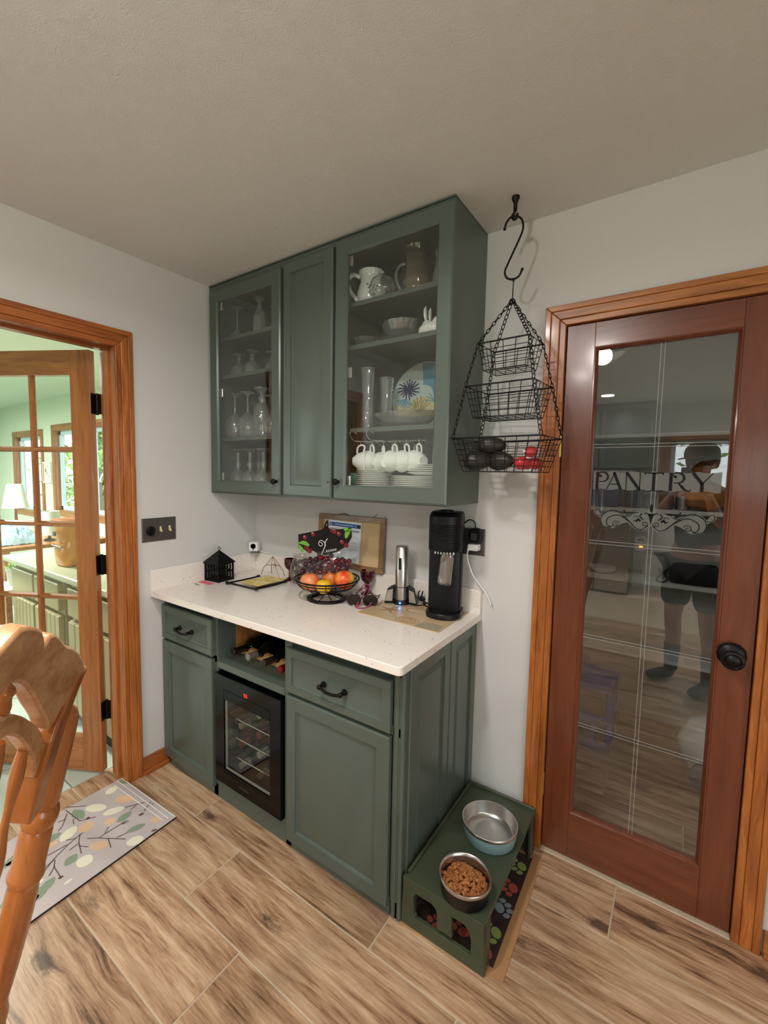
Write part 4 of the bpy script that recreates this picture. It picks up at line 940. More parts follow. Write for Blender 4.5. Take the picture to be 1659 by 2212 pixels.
k = 0
for zz in (.123, .22, .31, .40):
    for i in range(3):
        xx = wcx0+.085+i*.122; z_ = zz+.0405 if zz > .2 else zz+.038
        t = thing('wine_bottle', ['wine bottle lying on the cooler floor', 'wine bottle on the lowest wire shelf of the cooler', 'wine bottle on the middle wire shelf of the cooler', 'wine bottle on the top wire shelf of the cooler'][k//3]+[', left of three', ', middle of three', ', right of three'][i], 'bottle', (xx, -.55, z_), 0, 'wine bottles inside the cooler')
        MB().lathe([(0, .30), (.030, .30), (.036, .29), (.036, .12), (.026, .085), (.016, .072), (.0145, .03), (0, .03)], 16, (0, 0, 0), 'y').build('bottle_glass', M_BOTGL if (k+i) % 3 else plain('green_bottle', (70, 84, 50), .1), t, 50)
        MB().lathe([(0, 0), (.0148, 0), (.0152, .05), (.0152, .06)], 16, (0, 0, 0), 'y').build('foil', plain('foil_c%d' % (k % 4), [(190, 186, 170), (120, 110, 100), (200, 190, 150), (150, 60, 60)][k % 4], .4, .3), t, 50)
        k += 1
# countertop and backsplash
def rounded_slab(x0, x1, y0, y1, r, n=6):
    pts = [(x0, y0), (x1-r, y0)]+[(x1-r+r*math.sin(PI/2*i/n), y0+r-r*math.cos(PI/2*i/n)) for i in range(1, n+1)]+[(x1, y1), (x0, y1)]
    return pts
single(MB().prism(rounded_slab(0.002, 1.420, -.673, -.001, .018), .8845, .914, 'xy'), 'countertop', M_QUARTZ, 'white speckled quartz countertop with a rounded front corner', 'countertop', (0.7, -.33, .8845), bevel=.0025, smooth=30)
single(MB().box(.022, -.021, .914, 1.420, -.001, 1.016), 'backsplash', M_QUARTZ, 'long white quartz backsplash along the back wall behind the soda machine', 'backsplash', bevel=.0015)
single(MB().box(.002, -.673, .914, .021, -.001, 1.016), 'backsplash', M_QUARTZ, 'short white quartz backsplash on the left wall behind the lantern', 'backsplash', bevel=.0015)

# ================================================================== UPPER CABINETS
UB, UD, UZ0, UZ1 = -.313, -.334, 1.383, 2.458
def upper_unit(label, x0, x1, shelves, solid=False):
    t = thing('wall_cabinet', label, 'cabinet', ((x0+x1)/2, -.16, UZ0), 0, 'green wall cabinets')
    b = MB()
    if solid: b.box(x0, UB, UZ0, x1, -.001, UZ1)
    else:
        w_ = .018
        b.box(x0, UB, UZ0, x0+w_, -.001, UZ1).box(x1-w_, UB, UZ0, x1, -.001, UZ1).box(x0+w_, UB, UZ0, x1-w_, -.001, UZ0+w_).box(x0+w_, UB, UZ1-.05, x1-w_, -.001, UZ1).box(x0+w_, -.010, UZ0+w_, x1-w_, -.001, UZ1-.05)
        b.box(x0+w_, UB, UZ0+w_, x0+.038, UB+.018, UZ1-.05).box(x1-.038, UB, UZ0+w_, x1-w_, UB+.018, UZ1-.05)
    b.build('body', M_GREEN, t, 0, .0012, 1, world=True)
    for z in shelves: MB().box(x0+.0185, -.288, z-.019, x1-.0185, -.0105, z).build('shelf', M_GREEN, t, 0, .001, 1, world=True)
    return t
GD = [(0, .020), (0, .005), (.006, 0), (.054, 0), (.058, .004), (.062, .010), (.062, .020)]
def glass_door(t, x0, x1, z0, z1, knob, hinge_side):
    d = MB().rings(x0, x1, z0, z1, GD, front(UD), False).build('door', M_GREEN, t, 30, world=True)
    MB().box(x0+.058, UD+.011, z0+.058, x1-.058, UD+.014, z1-.058).build('pane', M_GLASS, d, 0, world=True)
    MB().lathe([(0, 0), (.008, 0), (.0065, .006), (.006, .012), (.013, .017), (.0145, .022), (.012, .028), (.006, .0295), (.005, .0285), (0, .029)], 18, (knob[0], UD, knob[1]), '-y').build('knob', M_BRONZE, d, 60, world=True)
    for zz in (z0+.08, (z0+z1)/2, z1-.08):
        xh = x0+.066 if hinge_side < 0 else x1-.066
        MB().box(xh-.006, UD+.018, zz-.022, xh+.012, UD+.028, zz+.022).build('hinge', M_STEEL, d, 0, .002, 1, world=True)
u1 = upper_unit('green wall cabinet with glass door at the left, filled with upturned stemware', .003, .5605, (1.680, 2.003, 2.196))
glass_door(u1, .030, .549, 1.392, 2.424, (.527, 1.456), -1)
u2 = upper_unit('narrow green wall cabinet with solid panel door between the two glass ones', .5615, .8645, (), True)
UP = [(0, .020), (0, .005), (.006, 0), (.048, 0), (.050, .007), (.054, .011), (.064, .011), (.086, .004)]
d = MB().rings(.568, .857, 1.392, 2.430, UP, front(UD)).build('door', M_GREEN, u2, 30, world=True)
MB().lathe([(0, 0), (.004, 0), (.003, .002), (0, .003)], 10, (.842, UD, 1.46), '-y').build('bumper', M_BLKPL, d, 50, world=True)
u3 = upper_unit('green wall cabinet with glass door at the right, filled with white dishes', .8655, 1.3875, (1.690, 2.031, 2.205))
glass_door(u3, .870, 1.393, 1.389, 2.440, (.899, 1.463), -1)
single(MB().box(.003, UB-.004, 2.4585, 1.3875, -.001, H-.0005), 'filler_strip', M_GREEN, 'green filler strip between the wall cabinets and the ceiling', 'trim')

# ------------------------------------------------------------------ contents of the left glass cabinet: upturned stemware
def stem_glass(kind):
    """upside down on its rim, origin at the rim"""
    P = {'martini': [(.066, 0), (.064, .002), (.005, .078), (.0045, .16), (.010, .176), (.037, .181), (.037, .183), (0, .1835)],
         'goblet': [(.040, 0), (.043, .03), (.040, .055), (.020, .075), (.010, .082), (.013, .090), (.007, .098), (.012, .106), (.008, .118), (.036, .124), (.037, .127), (0, .128)],
         'wine': [(.034, 0), (.043, .025), (.047, .055), (.040, .085), (.020, .108), (.006, .118), (.004, .15), (.004, .188), (.010, .198), (.036, .204), (.036, .207), (0, .2075)],
         'cut': [(.036, 0), (.040, .02), (.040, .05), (.030, .075), (.010, .09), (.008, .10), (.013, .115), (.007, .135), (.008, .17), (.033, .182), (.034, .186), (0, .187)],
         'flute': [(.030, 0), (.036, .03), (.034, .10), (.028, .13), (.012, .145), (.014, .16), (.008, .17), (.012, .185), (.034, .198), (.034, .202), (0, .2025)]}[kind]
    return MB().lathe(P, 24, flute=.035 if kind in ('cut', 'flute') else None)
ME = {}
def put_glass(kind, x, y, z, label, group, sc=1.0, mat=None):
    key = kind+str(mat)
    if key not in ME: ME[key] = stem_glass(kind).mesh('stemware', mat or (M_CUT if kind in ('cut', 'flute') else M_STEM), 50)
    nm = {'martini': 'martini_glass', 'goblet': 'footed_goblet', 'wine': 'wine_glass', 'cut': 'cut_glass_goblet', 'flute': 'tall_cut_glass'}[kind]
    o = bpy.data.objects.new(nm, ME[key]); COL.objects.link(o); o.location = (x, y, z); o.scale = (sc, sc, sc); tag(o, label, 'glass', group)
L1, L2, L3, L0 = 2.196+.0005, 2.003+.0005, 1.680+.0005, UZ0+.0185
put_glass('martini', .030+.045, -.19, L1, 'upturned martini glass at the left of the top shelf, left cabinet', 'stemware in the left glass cabinet')
put_glass('martini', .425, -.13, L1, 'upturned martini glass deep at the right of the top shelf, left cabinet', 'stemware in the left glass cabinet')
put_glass('flute', .262, -.20, L1, 'tall cut glass right of the martini glass on the top shelf, left cabinet', 'stemware in the left glass cabinet', .95)
put_glass('cut', .345, -.17, L1, 'short cut goblet beside the tall cut glass on the top shelf, left cabinet', 'stemware in the left glass cabinet', .75)
put_glass('goblet', .085, -.19, L2, 'wide footed goblet at the left of the second shelf, left cabinet', 'stemware in the left glass cabinet')
put_glass('goblet', .195, -.19, L2, 'wide footed goblet in the middle of the second shelf, left cabinet', 'stemware in the left glass cabinet', 1.03)
put_glass('goblet', .31, -.16, L2, 'footed goblet at the right of the second shelf, left cabinet', 'stemware in the left glass cabinet', .9)
for i, (x, y) in enumerate(((.075, -.21), (.18, -.21), (.09, -.09), (.20, -.09))):
    put_glass('wine', x, y, L3, ['round-bowled wine glass front left on the third shelf, left cabinet', 'round-bowled wine glass front middle on the third shelf, left cabinet', 'round-bowled wine glass behind at left on the third shelf, left cabinet', 'round-bowled wine glass behind at middle on the third shelf, left cabinet'][i], 'stemware in the left glass cabinet', 1.15 if i < 2 else 1.0)
for i, (x, y, k) in enumerate(((.280, -.20, 'flute'), (.355, -.20, 'wine'), (.36, -.09, 'wine'), (.45, -.16, 'wine'))):
    put_glass(k, x, y, L3, ['tall cut glass right of the round wine glasses on the third shelf, left cabinet', 'wine glass right of the tall cut glass on the third shelf, left cabinet', 'wine glass behind the right ones on the third shelf, left cabinet', 'wine glass at the far right of the third shelf, left cabinet'][i], 'stemware in the left glass cabinet', 1.25 if k == 'flute' else 1.0)
for i, (x, y) in enumerate(((.085, -.20), (.185, -.20), (.290, -.20), (.13, -.09), (.24, -.09), (.40, -.18))):
    put_glass('cut', x, y, L0, ['sparkling cut goblet at the left of the bottom shelf, left cabinet', 'sparkling cut goblet second on the bottom shelf, left cabinet', 'sparkling cut goblet third on the bottom shelf, left cabinet', 'cut goblet behind the first two on the bottom shelf, left cabinet', 'cut goblet behind the second and third on the bottom shelf, left cabinet', 'cut goblet at the right of the bottom shelf, near the knob'][i], 'stemware in the left glass cabinet', 1.18)

# ------------------------------------------------------------------ contents of the right glass cabinet
R1, R2, R3, R0 = 2.205+.0005, 2.031+.0005, 1.690+.0005, UZ0+.0185
wp = thing('white_pitcher', 'white china pitcher with a dark flower spray on the top shelf', 'pitcher', (.954, -.195, R1), .62)
WPR = [(0, 0), (.046, 0), (.050, .004), (.057, .03), (.058, .055), (.050, .085), (.044, .105), (.046, .125), (.054, .145)]
MB().lathe(WPR+[(.051, .145), (.042, .124), (.040, .10), (.05, .05), (0, .01)], 28).build('body', M_CERAM, wp, 60)
MB().tube(spline([(-.046, 0, .125), (-.075, 0, .135), (-.098, 0, .112), (-.090, 0, .07), (-.056, 0, .028)], 6), .0075, 10, flat=1.3).build('handle', M_CERAM, wp, 60)
fm = MB(); rr = random.Random(3)
def on_pitcher(u, v):
    z = max(.005, min(.14, .065+v)); r = .06
    for (ra, za), (rb, zb_) in zip(WPR, WPR[1:]):
        if zb_ > za and za <= z <= zb_: r = ra+(rb-ra)*(z-za)/(zb_-za)
    a = -PI/2+.10+u/.05
    return ((r+.0008)*math.cos(a), (r+.0008)*math.sin(a), z)
for k in range(11):
    a = k*2.39; rad = .006+.0026*k; u0, v0 = rad*.8*math.cos(a), rad*math.sin(a)
    stroke(fm, [(u0*.5, v0*.5), (u0, v0)], .0012, on_pitcher)
    stroke(fm, [(u0-.005, v0-.003), (u0, v0), (u0+.005, v0+.003)], [.001, .007, .001], on_pitcher)
stroke(fm, [(0, .0), (.003, -.02), (-.002, -.042)], .0014, on_pitcher); stroke(fm, [(0, -.01), (-.02, -.03)], .0012, on_pitcher)
fm.build('flower_print', plain('plum_print', (84, 70, 84), .3), wp, 0, label='dark flower spray print')
def glass_thing(name, label, cat, loc, prof, mat=None, n=28, flute=None, group='glassware in the right glass cabinet'):
    t = thing(name, label, cat, loc, .62, group)
    MB().lathe(prof, n, flute=flute).build('body', mat or M_STEM, t, 50)
    return t
glass_thing('brandy_bowl', 'clear round glass bowl upturned right of the white pitcher', 'glass', (1.050, -.255, R1), [(.031, 0), (.049, .016), (.053, .040), (.045, .070), (.018, .088), (.010, .095), (.012, .102), (0, .103)], M_CLEAR)
gp = glass_thing('glass_pitcher', 'clear glass pitcher with amber tint and curved handle on the top shelf', 'pitcher', (1.158, -.165, R1), [(0, .004), (.050, .004), (.059, .02), (.061, .05), (.052, .09), (.043, .13), (.044, .18), (.053, .20), (.051, .20), (.042, .18), (.041, .13), (.050, .09), (.058, .05), (0, .012)], glass('amber_tinted_glass', (.92, .89, .82), 2.6, .02, .07, (.7, .62, .45)), 24, .02)
MB().tube(spline([(-.047, 0, .14), (-.070, 0, .132), (-.084, 0, .095), (-.074, 0, .055), (-.056, 0, .03)], 6), .006, 10).build('handle', M_STEM, gp, 60)
gp2 = glass_thing('glass_pitcher', 'clear glass pitcher partly hidden at the right end of the top shelf', 'pitcher', (1.288, -.165, R1), [(0, .004), (.045, .004), (.055, .03), (.050, .08), (.040, .12), (.046, .155), (.044, .155), (.038, .12), (.048, .08), (0, .01)])
MB().tube(spline([(.042, 0, .13), (.07, 0, .12), (.075, 0, .08), (.05, 0, .04)], 6), .005, 10).build('handle', M_STEM, gp2, 60)
glass_thing('glass_goblet', 'small glass goblet deep on the top shelf between the pitchers', 'glass', (1.075, -.07, R1), [(0, 0), (.03, 0), (.006, .01), (.005, .07), (.03, .10), (.036, .14), (.032, .17), (.030, .17), (.032, .14), (0, .10)])
# second shelf
glass_thing('cut_glass_bowl', 'cut crystal bowl in the middle of the second shelf', 'bowl', (1.105, -.17, R2+.020), [(0, .0), (.042, 0), (.075, .03), (.088, .066), (.085, .066), (.070, .03), (0, .008)], M_CUT, 28, .03)
glass_thing('glass_plate', 'low clear glass plate under the crystal bowl on the second shelf', 'plate', (1.095, -.17, R2), [(0, 0), (.05, 0), (.10, .012), (.103, .016), (.098, .016), (.05, .006), (0, .006)], M_CUT, 32, .02)
glass_thing('glass_dessert_dish', 'small fluted glass dish at the left of the second shelf', 'dish', (.945, -.21, R2), [(0, 0), (.025, 0), (.04, .02), (.055, .04), (.052, .04), (.036, .02), (0, .006)], M_CUT, 24, .06)
glass_thing('glass_dessert_dish', 'small fluted glass dish between the first one and the crystal bowl', 'dish', (.975, -.10, R2), [(0, 0), (.025, 0), (.04, .022), (.055, .05), (.052, .05), (.036, .022), (0, .006)], M_CUT, 24, .06)
rb = thing('rabbit_dish', 'white china rabbit with upright ears on the right of the second shelf', 'figurine', (1.262, -.20, R2))
m = MB(); m.sphere((-.005, 0, .030), (.062, .045, .032), 20, 12); m.sphere((.025, 0, .050), (.034, .034, .030), 16, 10); m.sphere((-.030, -.005, .048), (.020, .020, .022), 14, 10); m.tube([(-.03, -.01, .055), (-.034, -.012, .085), (-.035, -.012, .108), (-.033, -.012, .122)], [.006, .011, .010, .003], 10, flat=.6); m.tube([(-.022, .006, .055), (-.024, .008, .085), (-.024, .008, .106), (-.022, .008, .118)], [.006, .011, .010, .003], 10, flat=.6)
m.build('body', M_CERAM, rb, 70)
slab([(0, .075, .05), (.006, .08, .054), (.012, .08, .054)], (0, 0, 0), 24, 2).build('base', M_CERAM, rb, 50)
# third shelf: vases, platter, cake stand
VZ = [(0, 0), (.028, 0), (.030, .004), (.026, .03), (.024, .10), (.026, .18), (.032, .262), (.030, .262), (.024, .18), (.022, .10), (.022, .03), (0, .02)]
glass_thing('tall_glass_vase', 'tall slim glass vase at the left of the third shelf', 'vase', (.950, -.20, R3), VZ, M_CUT, 20, .04)
glass_thing('tall_glass_vase', 'shorter glass vase behind the tall slim one', 'vase', (1.008, -.14, R3), [(r*.95, z*.86) for r, z in VZ], M_CUT, 20, .04)
pt = thing('painted_platter', 'large round platter painted with blue corals, leaning at the back of the third shelf', 'platter', (1.138, -.070, R3+.002))
pt.rotation_euler = (math.radians(-9), 0, 0)
PR = .150
MB().lathe([(0, .008), (.09, .006), (.11, .002), (PR, -.004), (PR+.001, -.007), (PR, -.009), (.10, -.001), (0, .003)], 48, (0, 0, PR), 'y').build('platter', plain('pale_aqua_glaze', (196, 212, 206), .2), pt, 60)
M_NAVY = plain('navy_glaze', (34, 44, 92), .25); M_TEAL = plain('teal_glaze', (106, 160, 178), .25); M_SAND = plain('sand_glaze', (206, 196, 150), .25); M_OLIVE = plain('olive_glaze', (132, 118, 50), .25)
pm = MB()
def on_pl(u, v, k=0):
    r = math.hypot(u, v); d = -.006 if r > .11 else (.002 if r > .09 else .0045)
    # front face towards -y: follow the profile
    y = .003-.004*max(0, (r-.0)/.10) if r < .10 else -.001-.008*(r-.10)/.05
    return (u, y-.0012-.0004*k, PR+v)
def fill(poly, k): 
    pm.add([on_pl(u, v, k) for u, v in poly], [tuple(range(len(poly)))])
pm.mat(2)
def sector(r0, r1, a0, a1, k, n=10):
    for i in range(n):
        b0, b1 = a0+(a1-a0)*i/n, a0+(a1-a0)*(i+1)/n
        for j in range(4):
            ra, rb_ = r0+(r1-r0)*j/4, r0+(r1-r0)*(j+1)/4
            q = [(ra*math.cos(b0), ra*math.sin(b0)), (rb_*math.cos(b0), rb_*math.sin(b0)), (rb_*math.cos(b1), rb_*math.sin(b1)), (ra*math.cos(b1), ra*math.sin(b1))]
            fill(q, k)
sector(.0, .146, math.radians(195), math.radians(345), 0)
pm.mat(1); sector(.05, .146, math.radians(15), math.radians(95), 0)
def coral(cx, cy, a0, spread, ln, nb, wd, mi, k):
    pm.mat(mi); rr = random.Random(int(cx*1000)+nb)
    for i in range(nb):
        a = math.radians(a0-spread/2+spread*i/(nb-1)); l = ln*rr.uniform(.8, 1.1)
        pts = [(cx, cy), (cx+math.cos(a)*l*.5+rr.uniform(-.003, .003), cy+math.sin(a)*l*.5), (cx+math.cos(a+.12)*l, cy+math.sin(a+.12)*l)]
        pts = [p if math.hypot(*p) < .145 else (p[0]*.145/math.hypot(*p), p[1]*.145/math.hypot(*p)) for p in pts]
        stroke(pm, pts, [wd*.6, wd, wd*.7], lambda u, v: on_pl(u, v, k))
coral(-.075, .035, 60, 330, .052, 17, .0075, 0, 2); coral(-.085, -.01, 250, 140, .045, 9, .007, 1, 2)
coral(-.012, -.075, 90, 110, .075, 8, .0035, 3, 3); coral(-.03, -.05, 100, 90, .04, 5, .003, 3, 3); coral(.06, -.03, 60, 200, .06, 11, .0045, 1, 2); coral(.10, -.06, 100, 150, .04, 8, .005, 0, 3)
pm.build('coral_print', [M_NAVY, M_TEAL, M_SAND, M_OLIVE], pt, 0, label='blue, teal and sand coral print')
cgd = glass_thing('cut_glass_dish', 'wide scalloped cut glass dish in front of the painted platter', 'dish', (1.140, -.188, R3), [(0, 0), (.06, 0), (.10, .02), (.142, .060), (.139, .060), (.096, .022), (.05, .008), (0, .008)], glass('heavy_cut_glass', (.82, .82, .80), 3.0, .05, .18, (.62, .60, .55)), 36, .05)
cgd.rotation_euler = (0, 0, 0); cgd.scale = (1, .70, 1)
# cup rack and cups
cr = thing('cup_rack', 'chrome wire cup rack hooked over the third shelf', 'rack', (1.05, -.20, 1.60))
m = MB(); CRZ = 1.625
for xk, dx in ((.935, 0), (1.02, 0)):
    m.tube([(p[0], p[1], p[2]) for p in spline([(xk+.018, -.262, 1.672-.0045), (xk+.018, -.285, 1.668), (xk+.004, -.2945, 1.682), (xk-.008, -.293, 1.665), (xk-.004, -.27, 1.640), (xk+.02, -.25, CRZ+.012), (xk+.07, -.22, CRZ+.010)], 5)], .0022, 7)
m.tube([(.95, -.235, CRZ+.012), (1.24, -.20, CRZ+.012)], .0022, 7).tube([(.94, -.19, CRZ+.012), (1.24, -.15, CRZ+.012)], .0022, 7)
CUPS = []
for i in range(6):
    for s in (-1, 1):
        xx = .950+i*.053; yy = -.213 + .005*i
        m.tube(spline([(xx, yy, CRZ+.012), (xx+.004, yy+s*.025, CRZ+.002), (xx+.008, yy+s*.04, CRZ-.004), (xx+.012, yy+s*.05, CRZ+.014)], 4), .0018, 6)
        CUPS.append((xx+.008, yy+s*.040, CRZ-.004, s))
m.build('wire', M_CHROME, cr, 50, world=True)
def cup_mesh():
    m = MB()  # origin at the top of the inside of the handle loop; the cup hangs sideways below
    b = MB().lathe([(0, 0), (.018, 0), (.019, .004), (.032, .018), (.040, .050), (.042, .056), (.040, .056), (.029, .020), (0, .006)], 24)
    b.tube(spline([(.036, 0, .040), (.056, 0, .044), (.062, 0, .030), (.052, 0, .016), (.030, 0, .014)], 5), .0036, 8)
    return b
CS = 1.10
cupme = cup_mesh().xf(Matrix.Scale(CS, 4)).mesh('cup', M_CERAM, 60)
def cup(loc, tilt, turn, label):
    o = bpy.data.objects.new('china_cup', cupme); COL.objects.link(o)
    # handle loop (+x at .060, z .030) turned up, so the cup axis lies level
    R = Matrix.Rotation(turn, 4, 'Z') @ Matrix.Rotation(tilt, 4, 'X') @ Matrix.Rotation(-PI/2, 4, 'Y')
    hp = R @ Vector((.0575*CS, 0, .030*CS))
    o.matrix_world = Matrix.Translation(Vector(loc)-hp) @ R
    tag(o, label, 'cup', 'white cups on the wire rack')
CL = [(0, PI+.35, 'white cup hung at the left front of the wire rack, seen from the side'), (2, -0.5, 'white cup second from the left along the front of the rack'), (4, -0.75, 'white cup hung lowest in the middle, its base facing out'), (6, -0.45, 'white cup right of the middle one, its base ring facing out'), (8, -0.45, 'white cup fifth along the front of the rack'), (10, -0.45, 'white cup at the right end of the front of the rack'),
      (1, -0.5, 'white cup at the left end behind the front row'), (5, -0.5, 'white cup in the middle behind the front row'), (9, -0.5, 'white cup at the right behind the front row')]
for k, turn, lbl in CL:
    x_, y_, z_, s = CUPS[k]
    cup((x_, y_, z_-.0055-(.006 if k == 4 else 0)), 0.0, turn, lbl)
# saucers and plates
def plate_me(r, h):
    return MB().lathe([(0, 0), (r*.55, 0), (r*.62, .001), (r*.98, h), (r, h+.0012), (r*.98, h+.0024), (r*.60, .0035), (0, .003)], 36).mesh('plate', M_CERAM, 50)
ORD = ['lowest', 'second', 'third', 'fourth', 'fifth', 'sixth', 'seventh', 'eighth', 'ninth', 'tenth', 'eleventh', 'twelfth', 'topmost']
def stack(name, x, y, z, n, r, h, step, what, group):
    me = plate_me(r, h)
    for i in range(n):
        o = bpy.data.objects.new(name, me); COL.objects.link(o); o.location = (x+.001*math.sin(i*2.1), y+.001*math.cos(i*1.7), z+i*step); o.rotation_euler = (0, 0, i*.7)
        tag(o, '%s plate up in the %s' % (ORD[-1] if i == n-1 else ORD[i], what), 'plate', group)
stack('china_plate', .995, -.20, R0, 3, .096, .010, .0070, 'wide plates under the left saucer stack', 'plates under the left stack')
stack('china_saucer', .995, -.20, R0+3*.0070+.008, 10, .082, .010, .0082, 'left stack of white saucers', 'saucers in the left stack')
stack('china_plate', 1.205, -.19, R0, 12, .115, .011, .0072, 'right stack of white plates', 'plates in the right stack')
stack('china_saucer', 1.235, -.18, R0+12*.0072+.009, 5, .082, .009, .0082, 'saucers on top of the right plates', 'saucers on the right stack')
glass_thing('green_glass_tumbler', 'green glass tumbler in the bottom left corner of the right cabinet', 'glass', (.930-.022, -.235, R0), [(0, 0), (.030, 0), (.034, .05), (.040, .10), (.038, .10), (.031, .05), (0, .006)], M_GREENGL, 20, .03)
# ================================================================== ON THE COUNTER
CZ = .9145
# punched metal lantern shaped like a little house
ln = thing('metal_lantern', 'small black punched-metal house lantern with ring on top', 'lantern', (.078, -.325, CZ), math.radians(4))
hw, hd, hh = .050, .050, .098
m = MB()
for sx in (-1, 1):
    for sy in (-1, 1): m.box(sx*hw-.004, sy*hd-.004, 0, sx*hw+.004, sy*hd+.004, hh)
m.box(-hw, -hd, 0, hw, hd, .004)
def pierced(m, fn, half):
    """sheet with rows of round-headed openings: solid bars between them"""
    for z0, z1 in ((.0, .012), (.046, .054), (.090, hh)): m.box(*fn(-half, z0), *fn(half, z1, 1))
    for k in range(6):
        u = -half+2*half*k/5; m.box(*fn(u-.004, 0), *fn(u+.004, hh, 1))
    for z in (.022, .036, .064, .078):
        for k in range(5):
            u = -half+2*half*(k+.5)/5
            m.box(*fn(u-.0095, z-.0022), *fn(u-.003, z+.0022, 1)); m.box(*fn(u+.003, z-.0022), *fn(u+.0095, z+.0022, 1))
for s in (-1, 1):
    pierced(m, lambda u, z, k=0, s=s: (u, s*hd-(.0008 if not k else -.0008), z), hw)
    pierced(m, lambda u, z, k=0, s=s: (s*hw-(.0008 if not k else -.0008), u, z), hd)
m.build('body', M_BLACK, ln, 0)
m = MB(); e = .060
vs = [(-e, -e, hh), (e, -e, hh), (e, e, hh), (-e, e, hh), (0, 0, hh+.066), (-e, -e, hh-.003), (e, -e, hh-.003), (e, e, hh-.003), (-e, e, hh-.003)]
m.add(vs, [(0, 1, 4), (1, 2, 4), (2, 3, 4), (3, 0, 4), (5, 8, 7, 6), (0, 5, 6, 1), (1, 6, 7, 2), (2, 7, 8, 3), (3, 8, 5, 0)])
for s in range(4):
    R = Matrix.Rotation(s*PI/2, 4, 'Z'); q = MB()
    for a, b in ((-.018, .014), (.018, .014), (0, .03), (0, .012)): q.sphere((a, -e+b*.9+.002, hh+b*1.0), (.004, .003, .004), 8, 6)
    m.join(q, R)
m.build('roof', M_BLACK, ln, 20)
MB().tube([(.009*math.cos(2*PI*i/18), 0, hh+.073+.009*math.sin(2*PI*i/18)) for i in range(18)], .0018, 7, True).build('ring', M_BLACK, ln, 50)
# pink sticky note with scribble
sn = thing('sticky_note', 'pink sticky note lying beside the black lantern', 'note', (.075, -.41, CZ))
MB().box(-.045, -.018, 0, .055, .018, .0006).build('sheet', plain('pink_paper', (226, 104, 122), .7), sn, 0)
scr = single(MB().box(.052, -.462, CZ, .090, -.455, CZ+.0012).box(.05, -.458, CZ, .06, -.452, CZ+.001), 'paper_scrap', M_PEWTER, 'tiny grey scrap on the counter in front of the pink sticky note', 'scrap')
# white cube security camera with cord
cm = thing('cube_camera', 'white cube camera with round black lens in the back corner', 'camera', (.058, -.062, 1.0165), math.radians(32))
slab([(0, .024, .024), (.006, .024, .024), (.008, .010, .010), (.016, .010, .010), (.018, .012, .012)], (0, .008, 0), 20, 4).build('foot', plain('grey_plastic', (150, 150, 148), .4), cm, 40)
MB().box(-.026, -.026, .020, .026, .030, .072).build('body', M_WHITE, cm, 40, .004, 3)
MB().lathe([(0, 0), (.0155, 0), (.0155, .002), (.012, .003), (.011, .001), (0, .001)], 24, (0, -.026, .050), '-y').build('lens', M_BLKGL, cm, 50)
MB().lathe([(0, 0), (.0035, 0), (.0035, .0012), (0, .0012)], 12, (0, -.026, .029), '-y').build('sensor', M_BLKGL, cm, 40)
cc = MB().tube(spline([(.075, -.035, 1.032), (.11, -.014, 1.022), (.20, -.010, 1.0195), (.35, -.010, 1.0195), (.5, -.010, 1.0195)], 6), .0022, 8)
child_at(cc, 'cord', M_WHITE, cm)
# small wire eyeglass frame and wrought tray with yellow card
wf = thing('wire_stand', 'small bent copper-wire stand behind the yellow card', 'stand', (.225, -.075, CZ))
m = MB(); r_ = .0016
A = [(-.045, -.055, 0), (-.035, -.030, .045), (.02, -.03, .052), (.055, -.040, .006)]
m.tube(spline([(-.062, -.030, .0016), (-.045, -.018, .052), (.0, -.012, .062), (.035, -.012, .060), (.070, -.018, .0016)], 5), r_, 6)
m.tube(spline([(-.040, .030, .0016), (-.030, .020, .050), (.006, .010, .060), (.045, .020, .052), (.066, .030, .0016)], 5), r_, 6)
m.tube([(-.036, -.014, .058), (.0, .0, .110), (.036, -.010, .060)], r_, 6); m.tube([(-.030, .018, .052), (.0, .0, .110), (.045, .018, .052)], r_, 6)
m.build('wire', plain('copper_wire', (126, 88, 70), .3, .9), wf, 50)
ty = thing('wrought_easel', 'flat black wrought-iron easel lying on the counter under a yellow card', 'easel', (.305, -.26, CZ))
m = MB()
m.tube(spline([(-.105, -.098, .009), (.0, -.096, .008), (.085, -.094, .008), (.098, -.090, .012)], 4), .0045, 8)
m.tube(spline([(-.100, .088, .008), (-.10, -.0, .008), (-.104, -.098, .009)], 4), .0045, 8)
m.tube(spline([(.10, .098, .008), (.098, 0, .008), (.090, -.094, .008)], 4), .0055, 8)
m.sphere((-.108, -.106, .010), (.012, .009, .009), 12, 8); m.sphere((-.099, .096, .009), (.010, .012, .008), 12, 8); m.sphere((.100, .105, .009), (.010, .012, .008), 12, 8)
m.tube(spline([(.095, -.092, .008), (.108, -.108, .012), (.120, -.104, .012), (.112, -.094, .010)], 4), .004, 8)
m.build('frame', M_BLACK, ty, 50)
yc = MB(); yc.add([(.258, -.338, CZ+.0185), (.390, -.330, CZ+.0150), (.398, -.135, CZ+.0185), (.255, -.150, CZ+.0185), (.258, -.338, CZ+.0175), (.390, -.330, CZ+.0140), (.398, -.135, CZ+.0175), (.255, -.150, CZ+.0175)], [(0, 1, 2, 3), (7, 6, 5, 4), (0, 4, 5, 1), (1, 5, 6, 2), (2, 6, 7, 3), (3, 7, 4, 0)])
